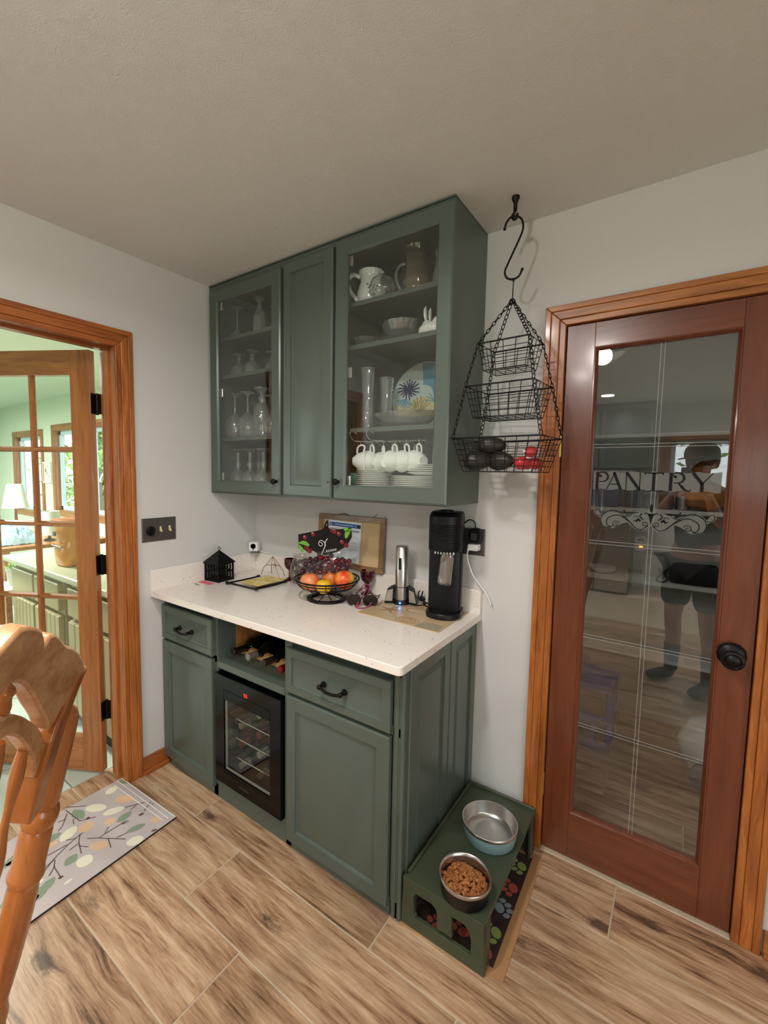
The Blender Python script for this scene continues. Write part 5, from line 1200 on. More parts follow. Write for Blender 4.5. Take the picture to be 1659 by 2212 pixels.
def card_mat():
    m, nt, bs = new_mat('yellow_print_card'); L = nt.links.new
    tc = nt.nodes.new('ShaderNodeTexCoord'); n = nt.nodes.new('ShaderNodeTexNoise'); n.inputs['Scale'].default_value = 16; n.inputs['Detail'].default_value = 5
    r = nt.nodes.new('ShaderNodeValToRGB'); els = r.color_ramp.elements
    els[0].position = .3; els[0].color = (*lin((190, 168, 84)), 1); els[1].position = .5; els[1].color = (*lin((222, 200, 104)), 1)
    for p, c in ((.60, (236, 220, 160)), (.72, (176, 120, 84))): e_ = els.new(p); e_.color = (*lin(c), 1)
    L(tc.outputs['Object'], n.inputs['Vector']); L(n.outputs['Fac'], r.inputs[0]); L(r.outputs[0], bs.inputs['Base Color']); bs.inputs['Roughness'].default_value = .4
    return m
single(yc, 'yellow_card', card_mat(), 'yellow printed card resting on the flat iron easel', 'card', smooth=0)
# ruby goblets
def ruby(loc, label, upside=False):
    t = thing('ruby_goblet', label, 'goblet', loc, 0, 'dark red glass goblets')
    P = [(0, 0), (.031, 0), (.032, .003), (.022, .010), (.010, .018), (.0085, .030), (.011, .038), (.0085, .048), (.012, .056), (.028, .070), (.034, .090), (.033, .118), (.031, .118), (.031, .092), (0, .068)]
    MB().lathe(P, 16, flute=.03).build('goblet', M_RUBY, t, 40)
ruby((.379, -.088, CZ), 'dark red pressed-glass goblet standing left of the glass jar')
ruby((.868, -.058, CZ), 'dark red pressed-glass goblet standing right of the fruit bowl')
# glass jar with chocolates
jr = thing('glass_jar', 'round clear glass jar of wrapped brown sweets behind the fruit bowl', 'jar', (.468, -.098, CZ))
MB().lathe([(0, .003), (.046, .003), (.054, .012), (.060, .05), (.058, .10), (.046, .125), (.036, .134), (.037, .142), (.046, .152), (.044, .152), (.034, .142), (.034, .134), (.044, .123), (.055, .10), (.057, .05), (.05, .014), (0, .008)], 28).build('body', glass('jar_glass', (.94, .93, .90), 1.1, .02, .02, (.6, .55, .5)), jr, 60)
rr = random.Random(5); swc = [plain('sweet_a', (84, 58, 48), .4), plain('sweet_b', (60, 42, 36), .4), plain('sweet_c', (128, 92, 58), .4), plain('sweet_d', (104, 88, 84), .35)]
pl_ = []; tries = 0
while len(pl_) < 22 and tries < 4000:
    tries += 1; z = .022+.10*len(pl_)/22; a = rr.uniform(0, 6.28); r = rr.uniform(.012, .036)
    p = (r*math.cos(a), r*math.sin(a), z)
    if all((Vector(p)-Vector(q)).length > .021 for q in pl_): pl_.append(p)
sm = [MB().sphere((0, 0, 0), (.013, .013, .011), 12, 8).mesh('sweet', c, 60) for c in swc]
for i, p in enumerate(pl_):
    o = bpy.data.objects.new('wrapped_sweet', sm[i % 4]); COL.objects.link(o); o.location = (.468+p[0], -.098+p[1], CZ+p[2]); o.rotation_euler = (rr.random(), rr.random(), rr.random())
    tag(o, 'brown wrapped sweet inside the round glass jar', 'sweet', 'sweets in the glass jar')
# wire fruit bowl with banana hook
FX, FY = .768, -.245
fb = thing('wire_fruit_bowl', 'black wire fruit bowl on a ring foot with tall hanger hook', 'bowl', (FX, FY, CZ))
def ring(m, r, z, t, n=40, flat=1.0): m.tube([(r*math.cos(2*PI*i/n), r*math.sin(2*PI*i/n), z) for i in range(n)], t, 8, True, flat)
m = MB(); m.lathe([(.072, .0), (.090, .0), (.094, .004), (.092, .010), (.074, .011), (.071, .006), (.072, .0)], 40)
for k in range(8):
    a = k*PI/4+.2; m.tube(spline([(.078*math.cos(a), .078*math.sin(a), .009), (.045*math.cos(a), .045*math.sin(a), .018), (.018*math.cos(a), .018*math.sin(a), .032), (.004*math.cos(a), .004*math.sin(a), .036)], 4), .0022, 6)
m.build('foot', M_BRONZE, fb, 50)
m = MB(); ring(m, .150, .100, .0042); ring(m, .142, .086, .0026); ring(m, .122, .066, .0022); ring(m, .050, .037, .003)
for k in range(10):
    a = k*PI/5+.35; m.tube(spline([(.148*math.cos(a), .148*math.sin(a), .100), (.138*math.cos(a), .138*math.sin(a), .080), (.105*math.cos(a), .105*math.sin(a), .052), (.05*math.cos(a), .05*math.sin(a), .037), (0, 0, .036)], 5), .0020, 6)
m.build('basket', M_BRONZE, fb, 50)
m = MB(); m.tube(spline([(-.12, .10, .100), (-.115, .10, .18), (-.085, .075, .27), (-.045, .035, .335), (-.012, .01, .362), (.004, -.004, .362), (.010, -.010, .345), (.002, -.004, .332)], 6), .0038, 8)
m.build('hanger', M_BLACK, fb, 50)
def fruit(name, loc, r, mat, label, cat, group, squash=.92):
    t = thing(name, label, cat, loc, 0, group)
    pr = [(0, -r*squash*.93), (r*.18, -r*squash*.96), (r*.45, -r*squash*.88), (r*.8, -r*squash*.55), (r, -.05*r), (r*.97, r*squash*.35), (r*.75, r*squash*.74), (r*.42, r*squash*.93), (r*.16, r*squash*.94), (r*.06, r*squash*.80), (0, r*squash*.76)]
    MB().lathe(pr, 24).build('flesh', mat, t, 80); MB().tube([(0, 0, r*squash*.74), (.001, .002, r*squash*1.12)], .0016, 6).build('stem', M_BARK, t, 40)
    return t
def applemat(name, a, b, sc=7, seed=0):
    m, nt, bs = new_mat(name); L = nt.links.new
    tc = nt.nodes.new('ShaderNodeTexCoord'); mp = nt.nodes.new('ShaderNodeMapping'); mp.inputs['Location'].default_value = (seed, seed*.7, seed*.3); mp.inputs['Scale'].default_value = (sc, sc, sc*.6)
    n = nt.nodes.new('ShaderNodeTexNoise'); n.inputs['Scale'].default_value = 2; n.inputs['Detail'].default_value = 4
    r = nt.nodes.new('ShaderNodeValToRGB'); r.color_ramp.elements[0].position = .38; r.color_ramp.elements[0].color = (*lin(a), 1); r.color_ramp.elements[1].position = .62; r.color_ramp.elements[1].color = (*lin(b), 1)
    L(tc.outputs['Object'], mp.inputs['Vector']); L(mp.outputs[0], n.inputs['Vector']); L(n.outputs['Fac'], r.inputs[0]); L(r.outputs[0], bs.inputs['Base Color'])
    bs.inputs['Roughness'].default_value = .34; return m
FB_ = CZ
fruit('apple', (.728, -.318, FB_+.087), .046, applemat('peachy_apple', (222, 104, 66), (238, 166, 108), 7, 1.0), 'orange-pink apple at the front left of the wire bowl', 'apple', 'fruit in the wire bowl')
fruit('apple', (.852, -.222, FB_+.098), .047, applemat('red_gold_apple', (228, 70, 34), (238, 186, 70), 6, 4.2), 'red and gold apple at the right of the wire bowl', 'apple', 'fruit in the wire bowl')
fruit('lemon', (.806, -.312, FB_+.078), .036, plain('lemon_skin', (236, 184, 40), .35, 0, .5, .08, 12, .1, 120), 'yellow lemon at the front between the two apples', 'lemon', 'fruit in the wire bowl', .9)
fruit('apple', (.762, -.205, FB_+.088), .046, applemat('orange_apple', (214, 96, 40), (226, 140, 60), 7, 7.7), 'orange apple behind the lemon, under the cherry bag', 'apple', 'fruit in the wire bowl')
fruit('avocado', (.655, -.245, FB_+.100), .036, plain('brown_skin', (70, 48, 38), .4), 'dark brown fruit at the left rim of the wire bowl', 'fruit', 'fruit in the wire bowl')
# bag of cherries hanging from the hook
cb = thing('cherry_bag', 'clear bag of dark cherries with a black printed header, hung on the bowl hanger', 'bag', (.738, -.215, 1.03))
# coordinates: u along the picture-facing direction (width), v up
ax = Vector((.93, .37, 0)); ay = Vector((-.37, .93, 0))
def cbp(u, v, d=0.0): return ax*u+ay*d+Vector((0, 0, v))
hdp = [(-.135, .178), (-.02, .205), (.005, .225), (.03, .205), (.125, .222), (.128, .178), (.105, .135), (.06, .107), (.005, .086), (-.035, .090), (-.06, .106), (-.082, .095), (-.105, .108), (-.132, .112)]
n = len(hdp); m = MB(); m.add([cbp(u, v, -.018-.02*(.2-v)) for u, v in hdp]+[cbp(u, v, -.0165-.02*(.2-v)) for u, v in hdp], [tuple(range(n)), tuple(range(2*n-1, n-1, -1))]+[(i, (i+1) % n, (i+1) % n+n, i+n) for i in range(n)])
hd_ = m.build('header', plain('black_print_film', (20, 18, 18), .2), cb, 0, label='black header printed with cherries and leaves')
m = MB(); mpf = lambda k: (lambda u, v: cbp(u, v, -.0186-.02*(.2-v)-.0004*k))
def disc(u, v, r, k, n=14): m.add([mpf(k)(u+r*math.cos(2*PI*i/n), v+r*math.sin(2*PI*i/n)) for i in range(n)], [tuple(range(n))])
m.mat(0)
for u, v, r in ((-.100, .165, .011), (-.060, .183, .010), (.045, .198, .010), (.066, .190, .010), (.030, .203, .008), (.082, .152, .010), (.104, .138, .011), (-.092, .118, .011), (-.076, .102, .012)): disc(u, v, r, 1)
m.mat(1)
for u, v, r in ((-.104, .170, .003), (-.064, .188, .003), (.062, .195, .003), (.078, .157, .003)): disc(u, v, r, 2, 8)
m.mat(2)
for p, w_ in (([(-.134, .136), (-.105, .140), (-.078, .128)], .020), ([(-.130, .130), (-.118, .112), (-.108, .096)], .018), ([(.126, .216), (.108, .200), (.100, .172)], .022), ([(.086, .218), (.100, .212), (.118, .206)], .018)):
    stroke(m, [tuple(q)[:2] for q in spline([(a, b, 0) for a, b in p], 4)], [w_*math.sin(PI*(i+.3)/9.6) for i in range(9)], mpf(3))
m.mat(3)
rr = random.Random(8)
stroke(m, [tuple(q)[:2] for q in spline([(-.030, .150, 0), (-.012, .140, 0), (-.020, .128, 0), (-.032, .138, 0), (-.024, .155, 0), (-.006, .150, 0), (.004, .132, 0)], 4)], .0022, mpf(4))
stroke(m, [tuple(q)[:2] for q in spline([(.012, .166, 0), (.002, .150, 0), (-.002, .125, 0), (-.012, .100, 0), (-.016, .088, 0)], 4)], .0028, mpf(4))
for k in range(6): stroke(m, [tuple(q)[:2] for q in spline([(.004+k*.009, .100+k*.002, 0), (.008+k*.009, .112+k*.002, 0), (.011+k*.009, .102+k*.002, 0)], 3)], .0014, mpf(4))
m.build('header_print', [plain('cherry_red_print', (112, 24, 34), .3), plain('print_highlight', (228, 180, 180), .3), plain('leaf_green_print', (96, 156, 50), .4), plain('white_script', (226, 226, 226), .4)], hd_, 0)
# clear pouch
rr = random.Random(12); vs = []; NU, NV = 24, 14
for j in range(NV):
    t = j/(NV-1); v = .115-.128*t; half = .095+.030*math.sin(PI*min(1, t*1.1)*.6); dep = .012+.042*math.sin(PI*.5*min(1, t*1.4))
    for i in range(NU):
        a = 2*PI*i/NU; w_ = 1+.05*rr.uniform(-1, 1)
        vs.append(cbp(half*math.cos(a)*w_, v, dep*math.sin(a)*w_))
m = MB(); m.add(vs, [(j*NU+i, j*NU+(i+1) % NU, (j+1)*NU+(i+1) % NU, (j+1)*NU+i) for j in range(NV-1) for i in range(NU)])
m.build('pouch', M_CLEARPL, cb, 40, label='clear crinkled pouch')
cme = [MB().sphere((0, 0, 0), (.0130, .0130, .0118), 12, 8).mesh('cherry', plain('cherry_%d' % i, c, .15), 70) for i, c in enumerate(((58, 10, 30), (96, 14, 26), (46, 8, 24)))]
pl_ = []; tries = 0
while len(pl_) < 64 and tries < 60000:
    tries += 1
    u = rr.uniform(-.105, .105); v = rr.uniform(.004, .085-.25*abs(u-.01)); d = rr.uniform(-.040, .036); p = cbp(u, v, d)
    # keep clear of the fruit below
    wpos = Vector((.738, -.215, 1.03))+p
    if all((wpos-Vector(q)).length > .058 for q in ((.728, -.318, FB_+.087), (.852, -.222, FB_+.098), (.806, -.312, FB_+.078), (.762, -.205, FB_+.088))) and all((p-q).length > .0225 for q in pl_): pl_.append(p)
for i, p in enumerate(pl_):
    o = bpy.data.objects.new('cherry', cme[0 if p.dot(ax) < -.02 else 1+(i % 5 == 0)]); COL.objects.link(o); o.location = Vector((.738, -.215, 1.03))+p
    tag(o, 'dark red cherry inside the clear hanging bag', 'cherry', 'cherries in the hanging bag')
# sunglasses with a pink cord
sgx = thing('sunglasses', 'dark sunglasses with pink cord lying beside the fruit bowl foot', 'glasses', (.938, -.190, CZ), math.radians(28)); sgx.scale = (1.1, 1.1, 1.2)
m = MB()
for s in (-1, 1):
    m.prism([(s*.033+.028*math.cos(2*PI*i/20), .022+.021*math.sin(2*PI*i/20)) for i in range(20)], -.0445, -.0425)
m.build('lens', plain('smoke_lens', (24, 16, 14), .06), sgx, 30)
m = MB()
for s in (-1, 1):
    m.tube([(s*.033+.029*math.cos(2*PI*i/20), -.0435, .022+.022*math.sin(2*PI*i/20)) for i in range(20)], .0025, 6, True)
    m.tube(spline([(s*.062, -.0435, .030), (s*.066, -.02, .032), (s*.064, .05, .024), (s*.050, .085, .006)], 4), .003, 6, flat=.6)
m.tube([(-.006, -.0435, .026), (0, -.0455, .029), (.006, -.0435, .026)], .0025, 6)
m.build('frame', plain('dark_tortoise', (46, 26, 24), .2), sgx, 50)
m = MB(); m.tube(spline([(-.050, .085, .006), (-.02, .06, .035), (.01, .03, .05), (-.01, -.03, .02), (-.02, -.07, .004), (.0, -.085, .004), (.03, -.06, .006), (.045, 0, .03), (.050, .085, .006)], 6), .0026, 6)
m.tube(spline([(-.03, .05, .03), (.0, .05, .06), (.025, .02, .055), (.0, -.04, .012), (-.025, -.075, .005)], 5), .0022, 6)
m.build('cord', plain('dusty_pink_cord', (158, 72, 104), .6), sgx, 50)
# rustic framed cork board with a printed sheet
fr = thing('framed_corkboard', 'wood-framed cork board with a printed sheet, leaning on the back wall', 'board', (.730, -.010, 1.0165))
FR = wood('rustic_frame', (104, 76, 50), (164, 128, 88), 'x', .5, 30, 3); FRZ = wood('rustic_frame_upright', (104, 76, 50), (164, 128, 88), 'z', .5, 30, 3)
fw_, fh_ = .208, .268
lean = lambda m: m.xf(Matrix.Rotation(math.radians(-4), 4, 'X') @ Matrix.Translation((0, -.012, 0)))
m = MB(); m.mat(0).box(-fw_, -.018, 0, fw_, 0, .026).box(-fw_, -.018, fh_-.026, fw_, 0, fh_).mat(1).box(-fw_, -.0178, .026, -fw_+.026, 0, fh_-.026).box(fw_-.026, -.0178, .026, fw_, 0, fh_-.026)
lean(m).build('frame', [FR, FRZ], fr, 0, .002, 1)
lean(MB().box(-fw_+.02, -.008, .02, fw_-.02, -.001, fh_-.02)).build('cork_panel', plain('cork', (200, 172, 132), .85, 0, .2, .1, 14), fr, 0)
cpp = MB().tube(spline([(-.08, -.004, fh_+.001), (-.05, -.002, fh_+.008), (-.02, -.004, fh_+.001)], 5), .0025, 6).tube(spline([(.13, -.004, fh_), (.155, .004, fh_+.02), (.19, .004, fh_+.015), (.20, .002, fh_-.01)], 5), .0016, 6)
lean(cpp).build('hanging_wire', plain('grey_wire', (130, 120, 110), .4, .6), fr, 50)
ps = thing('printed_sheet', 'white printed sheet with a blue title bar pinned to the cork board', 'paper', (.690, -.0315, 1.0505))
sw_, shh = .105, .205
m = MB(); m.mat(0).box(-sw_, 0, 0, sw_, .0008, shh).mat(1).box(-sw_+.004, -.0003, shh-.030, sw_-.004, .0001, shh-.010).mat(2)
for k in range(5): m.box(-sw_+.008+.0*k, 0, 0, -sw_+.0081, 0, 0)
rr = random.Random(21)
for colx in (-.097, -.030, .036):
    z = shh-.042
    m.mat(3).box(colx, -.0003, z-.008, colx+.058, .0001, z); z -= .014
    while z > .012:
        l = rr.uniform(.025, .056); m.mat(2 if rr.random() > .16 else 3).box(colx, -.0003, z-.0018, colx+l, .0001, z); z -= .0058 if rr.random() > .15 else .011
m.mat(4)
for k in range(17): m.box(-.062+k*.0068, -.0005, shh-.0225, -.0572+k*.0068, .0001, shh-.0185)
m.box(-.093, -.0005, shh-.025, -.087, .0001, shh-.016).box(.070, -.0005, shh-.026, .073, .0001, shh-.014); m.mat(5).box(.076, -.0006, shh-.028, .098, .0001, shh-.012)
m.xf(Matrix.Rotation(math.radians(-4), 4, 'X') @ Matrix.Rotation(math.radians(1.2), 4, 'Y'))
m.build('sheet', [plain('white_paper', (226, 230, 234), .7), plain('blue_title_bar', (44, 88, 158), .5), plain('grey_print_lines', (168, 172, 180), .7), plain('heading_print', (150, 140, 146), .7), plain('white_title', (205, 215, 228), .6), plain('dark_logo', (30, 34, 48), .6)], ps, 0)
# placemat with carved-look sea motifs
pmz = thing('wood_print_mat', 'tan printed mat under the wine opener and soda machine', 'mat', (1.187, -.175, CZ), math.radians(0))
MATW = wood('tan_mat', (176, 148, 112), (212, 188, 150), 'x', .35, 18, 3, .1, .7)
poly = [(.999-1.187, -.321+.175), (1.379-1.187, -.330+.175), (1.372-1.187, -.030+.175), (.99-1.187, -.055+.175)]
MB().prism(poly, 0, .003, 'xy').build('mat', MATW, pmz, 0)
mm = MB(); mpz = lambda k: (lambda u, v: (u, v, .0032+.0003*k))
for a in range(5):
    t = a*2*PI/5+.3; stroke(mm, [(-.10, -.03), (-.10+.055*math.cos(t), -.03+.05*math.sin(t))], [.022, .004], mpz(a*.2))
mm.mat(1)
for r in (.018, .030, .042): stroke(mm, [(.03+r*math.cos(2*PI*i/24)*1.2, -.105+r*math.sin(2*PI*i/24)*.8) for i in range(25)], .004, mpz(1))
stroke(mm, [(.0+.09*math.cos(t/10), .02+.05*math.sin(t/10)) for t in range(4, 36)], .010, mpz(1)); stroke(mm, [(.01+.05*math.cos(t/10), .02+.03*math.sin(t/10)) for t in range(0, 50)], .008, mpz(1))
mm.mat(2).add([mpz(1)(u, v) for u, v in ((.085, -.150), (.185, -.152), (.180, -.085), (.095, -.080))], [(0, 1, 2, 3)])
mm.build('motif_print', [plain('brown_motif', (156, 118, 78), .5), plain('ochre_motif', (170, 136, 90), .5), plain('grey_square', (160, 150, 128), .5, 0, .3, .1, 60)], pmz, 0, label='starfish and shell motifs')
MZ = CZ+.0035
# electric wine opener in its cradle
wo = thing('electric_wine_opener', 'brushed steel electric wine opener in its black cradle with blue light', 'opener', (1.082, -.098, MZ), math.radians(20))
slab([(0, .034, .030), (.003, .036, .032), (.020, .034, .030), (.022, .032, .028)], (0, 0, 0), 24, 2.4).build('base', M_BLKPL, wo, 40)
MB().lathe([(0, .022), (.0285, .022), (.0285, .078), (.0275, .0785), (.0275, .0805), (.0285, .081), (.0285, .255), (.026, .258), (.0265, .261), (.022, .264), (0, .264)], 32).build('body', M_STEEL, wo, 40)
MB().lathe([(.0287, .0785), (.0287, .0805), (.027, .0805), (.027, .0785), (.0287, .0785)], 32).build('seam', M_BLKPL, wo, 40)
slab([(0, .0062, .004), (.052, .0062, .004)], (-.004, -.0275, .160), 16, 2.6).build('button', M_BLKPL, wo, 40)
for s in (-1, 1):
    w1 = MB().add([(s*.034, -.012, 0), (s*.075, -.022, 0), (s*.070, .020, 0), (s*.034, .020, 0), (s*.030, -.012, .080), (s*.062, -.016, .066), (s*.058, .018, .070), (s*.030, .020, .084)], [(0, 1, 2, 3), (4, 5, 6, 7), (0, 1, 5, 4), (1, 2, 6, 5), (2, 3, 7, 6), (3, 0, 4, 7)])
    w1.build('cradle_wing', M_BLKPL, wo, 0, .003, 2)
    w2 = MB().add([(s*.038, -.0150, .012), (s*.070, -.0232, .012), (s*.059, -.0190, .060), (s*.036, -.0150, .068), (s*.038, -.013, .012), (s*.070, -.021, .012), (s*.059, -.016, .060), (s*.036, -.013, .068)], [(0, 1, 2, 3), (7, 6, 5, 4), (0, 1, 5, 4), (1, 2, 6, 5), (2, 3, 7, 6), (3, 0, 4, 7)])
    w2.build('foil_cutter_panel', M_STEEL, wo, 0)
MB().sphere((0, -.0325, .010), (.0045, .003, .0035), 10, 8).build('blue_light', emis('blue_led', (40, 120, 255), 14), wo, 60, label='lit blue indicator')
bl = bpy.data.lights.new('opener_indicator', 'POINT'); bl.energy = .012; bl.color = (.1, .3, 1); bl.shadow_soft_size = .004
blo = bpy.data.objects.new('opener_indicator', bl); COL.objects.link(blo); blo.location = (1.096, -.137, MZ+.012)
kc = MB().tube(spline([(1.150, -.05, MZ+.06), (1.142, -.05, MZ+.045), (1.152, -.055, MZ+.02), (1.165, -.045, MZ+.012), (1.178, -.06, MZ+.004), (1.20, -.075, MZ+.003)], 6), .003, 7).tube(spline([(1.165, -.05, MZ+.06), (1.16, -.05, MZ+.03), (1.175, -.05, MZ+.010), (1.195, -.03, MZ+.005)], 5), .003, 7).tube(spline([(1.125, -.085, MZ+.003), (1.15, -.095, MZ+.003), (1.17, -.08, MZ+.003), (1.185, -.06, MZ+.006)], 5), .0022, 7).cyl((1.155, -.052, MZ+.036), (1.172, -.05, MZ+.018), .009, n=10)
child_at(kc, 'cord', M_BLKPL, wo)
# soda machine
sd = thing('soda_machine', 'tall black soda machine with clear bottle at the counter end', 'soda machine', (1.305, -.128, MZ), math.radians(18))
def dsec(hw, hf, hb, z, n=20):
    hw, hf, hb = hw*1.10, hf*1.10, hb*1.05
    """rounded front (towards -y), square back"""
    pts = [(-hw, hb), (-hw, -hf*.2)]+[(-hw*math.cos(PI*i/n), -hf*.2-hf*.8*math.sin(PI*i/n)) for i in range(1, n)]+[(hw, -hf*.2), (hw, hb)]
    return [(x, y, z) for x, y in pts]
def loft(secs):
    n = len(secs[0]); m = MB(); vs = [p for s in secs for p in s]
    fs = [(i*n+k, i*n+(k+1) % n, (i+1)*n+(k+1) % n, (i+1)*n+k) for i in range(len(secs)-1) for k in range(n)]
    fs.append(tuple(range(n-1, -1, -1))); fs.append(tuple(range((len(secs)-1)*n, len(secs)*n))); return m.add(vs, fs)
SH = .432
loft([dsec(.064, .06, .062, 0), dsec(.066, .075, .064, .004), dsec(.066, .075, .064, .02), dsec(.064, .072, .062, .024)]).build('base', M_BLKPL, sd, 40)
loft([dsec(.060, .020, .062, .024), dsec(.060, .020, .062, SH-.01), dsec(.056, .018, .058, SH-.002)]).build('column', M_BLKPL, sd, 40)
hs = [dsec(.061, .064, .062, .275)]
z = .280
while z < SH-.05: hs += [dsec(.0622, .0660, .0615, z), dsec(.0622, .0660, .0615, z+.0035), dsec(.0612, .0648, .0615, z+.005)]; z += .0065
hs += [dsec(.062, .066, .0615, z), dsec(.0615, .064, .0615, SH-.016), dsec(.056, .056, .058, SH-.004), dsec(.050, .050, .054, SH)]
loft(hs).build('head', M_BLKPL, sd, 30)
MB().lathe([(0, SH), (.032, SH), (.031, SH+.006), (.026, SH+.008), (0, SH+.008)], 28, (0, -.012, 0)).build('top_button', M_BLKPL, sd, 40)
m = MB()
for k in range(7): m.lathe([(0, 0), (.004, 0), (.004, .012), (0, .012)], 8, (-.036+.012*k, -.055+.10*((k-3)/12)**2, .264))
m.build('nozzle_clips', M_STEEL, sd, 40)
MB().lathe([(0, .0), (.026, .0), (.028, .006), (.026, .06), (.026, .11), (.022, .128), (.020, .130), (.024, .11), (.024, .06), (.025, .008), (0, .004)], 20).xf(Matrix.Translation((.004, -.058, .145)) @ Matrix.Rotation(math.radians(13), 4, 'X') @ Matrix.Rotation(math.radians(6), 4, 'Y') @ Matrix.Scale(.5, 4, (0, 1, 0))).build('bottle', glass('soda_bottle', (.93, .94, .94), 3.5, .02), sd, 50, label='clear carbonating bottle')
def text(body, size, parent, loc, rot, mat, name, label=None):
    c = bpy.data.curves.new(name, 'FONT'); c.body = body; c.size = size; c.extrude = .0003; c.align_x = 'CENTER'; c.resolution_u = 2
    c.materials.append(mat)
    tmp = bpy.data.objects.new(name, c); COL.objects.link(tmp)
    dg = bpy.context.evaluated_depsgraph_get(); dg.update()
    me = bpy.data.meshes.new_from_object(tmp.evaluated_get(dg)); bpy.data.objects.remove(tmp)
    o = bpy.data.objects.new(name, me); COL.objects.link(o); o.parent = parent; o.location = loc; o.rotation_euler = rot
    if label: o['label'] = label
    return o
text('SODASTREAM', .0078, sd, (-.020, -.0632, .303), (PI/2, 0, math.radians(-16)), M_WHITE, 'maker_name', 'small white maker lettering')
text('TERRA', .0056, sd, (-.020, -.0630, .294), (PI/2, 0, math.radians(-16)), M_WHITE, 'maker_name', 'small white model lettering')
# outlet plate with two plugs
op = thing('outlet_plate', 'pewter outlet plate on the back wall behind the soda machine', 'outlet', (1.372, -.0005, 1.218))
MB().rings(-.052, .052, -.057, .057, [(0, 0), (0, -.003), (.003, -.006)], lambda u, v, d: (u, d, v)).build('plate', M_PEWTER, op, 0)
for s in (-1, 1): MB().box(.000, -.0075, s*.0255-.014, .034, -.006, s*.0255+.014).build('socket', plain('grey_socket', (76, 74, 74), .4), op, 0, .004, 3)
pa = thing('black_power_adapter', 'black power adapter plugged into the upper outlet', 'adapter', (1.390, -.009, 1.250))
slab([(0, .022, .028), (.004, .024, .030), (.026, .024, .030), (.030, .021, .027)], (0, 0, 0), 24, 4).xf(Matrix.Rotation(PI/2, 4, 'X')).build('body', M_BLKPL, pa, 40)
MB().tube(spline([(.0, -.016, .028), (-.006, -.018, .055), (-.03, -.02, .062), (-.055, -.018, .035), (-.066, -.012, -.02), (-.070, -.008, -.05)], 6), .0028, 8).build('cord', M_BLKPL, pa, 50)
m = MB().box(-.014, -.0312, -.020, .012, -.0304, .008); m.build('rating_label', plain('dark_grey_label', (46, 46, 48), .5), pa, 0)
wa = thing('white_usb_charger', 'white usb charger with white cable in the lower outlet', 'charger', (1.383, -.009, 1.199))
MB().box(-.018, -.040, -.013, .026, 0, .013).build('body', M_WHITE, wa, 0, .004, 3)
MB().tube(spline([(-.010, -.044, -.002), (-.012, -.052, -.03), (-.006, -.052, -.06), (.012, -.04, -.115), (.034, -.02, -.155), (.055, -.012, -.185), (.072, -.012, -.21), (.082, -.010, -.235)], 6), .0028, 8).cyl((-.010, -.040, 0), (-.011, -.049, -.012), .005, n=10).build('cable', M_WHITE, wa, 50)
# wall switch plate on the left wall
sp = thing('switch_plate', 'dark pewter three-gang plate with dimmer knob and two switches on the left wall', 'switch', (.0005, -.6175, 1.211))
MB().rings(-.088, .088, -.057, .057, [(0, 0), (0, .003), (.004, .006)], lambda u, v, d: (d, u, v)).build('plate', M_PEWTER, sp, 0)
MB().lathe([(0, 0), (.0225, 0), (.0235, .004), (.021, .012), (.019, .013), (.015, .010), (.010, .0095), (0, .011)], 28, (.006, -.046, -.005), 'x').build('dimmer_knob', M_BRONZE, sp, 60)
for u in (.004, .052):
    q = MB().box(.006, u-.0045, -.010, .0072, u+.0045, .015); q.add([(.007, u-.0038, -.008), (.018, u-.0034, -.012), (.018, u+.0034, -.012), (.007, u+.0038, -.008), (.007, u-.0038, .004), (.017, u-.0034, -.004), (.017, u+.0034, -.004), (.007, u+.0038, .004)], [(0, 1, 2, 3), (4, 5, 6, 7), (0, 1, 5, 4), (1, 2, 6, 5), (2, 3, 7, 6), (3, 0, 4, 7)])
    q.build('toggle', M_ALMOND, sp, 0, label='almond toggle')
# ================================================================== HANGING BASKETS
BX, BY = 1.557, -.19
hk = thing('ceiling_hook', 'black screw hook fixed in the ceiling right of the wall cabinets', 'hook', (1.552, -.185, H-.0005))
MB().lathe([(0, 0), (.013, 0), (.013, -.008), (.009, -.016), (.0065, -.024), (.0065, -.048), (0, -.050)], 18).build('base', M_BLACK, hk, 50)
MB().tube(spline([(0, 0, -.04), (-.002, 0, -.052), (-.010, 0, -.062), (-.002, 0, -.076), (.008, 0, -.068), (.007, 0, -.058)], 5), .0045, 8).build('hook', M_BLACK, hk, 50)
# the S hook: long wire with a bend at each end, in the plane facing the camera
ux = Vector((.90, .43, 0)).normalized()
def shp(a, z): return Vector((BX-.003, -.187, 0))+ux*a+Vector((0, 0, z))
top, bot = 2.398, 2.187
pts = [shp(-.034, top-.040), shp(-.030, top-.022), shp(-.016, top-.003), shp(.002, top), shp(.020, top-.010), shp(.027, top-.032), shp(.022, top-.062), shp(-.018, bot+.055), shp(-.028, bot+.026), shp(-.020, bot+.006), shp(.0, bot), shp(.020, bot+.010), shp(.030, bot+.032)]
sk = MB().tube(spline(pts, 5), .0036, 8).sphere(tuple(pts[0]), .0055, 8, 6).sphere(tuple(pts[-1]), .0055, 8, 6)
single(sk, 's_hook', M_BLACK, 'long black S-shaped hook between the ceiling hook and the baskets', 'hook', smooth=60)
hb = thing('hanging_basket', 'three-tier black wire basket hung on chains beside the pantry door', 'hanging basket', (BX, BY, 1.50))
tiers = [(.090, .070, 1.965, .074, .054, .092, 3), (.120, .098, 1.815, .098, .076, .108, 4), (.156, .112, 1.632, .124, .086, .118, 5)]
ROT = Matrix.Translation((BX, BY, 0)) @ Matrix.Rotation(math.radians(-4), 4, 'Z')
corners = []
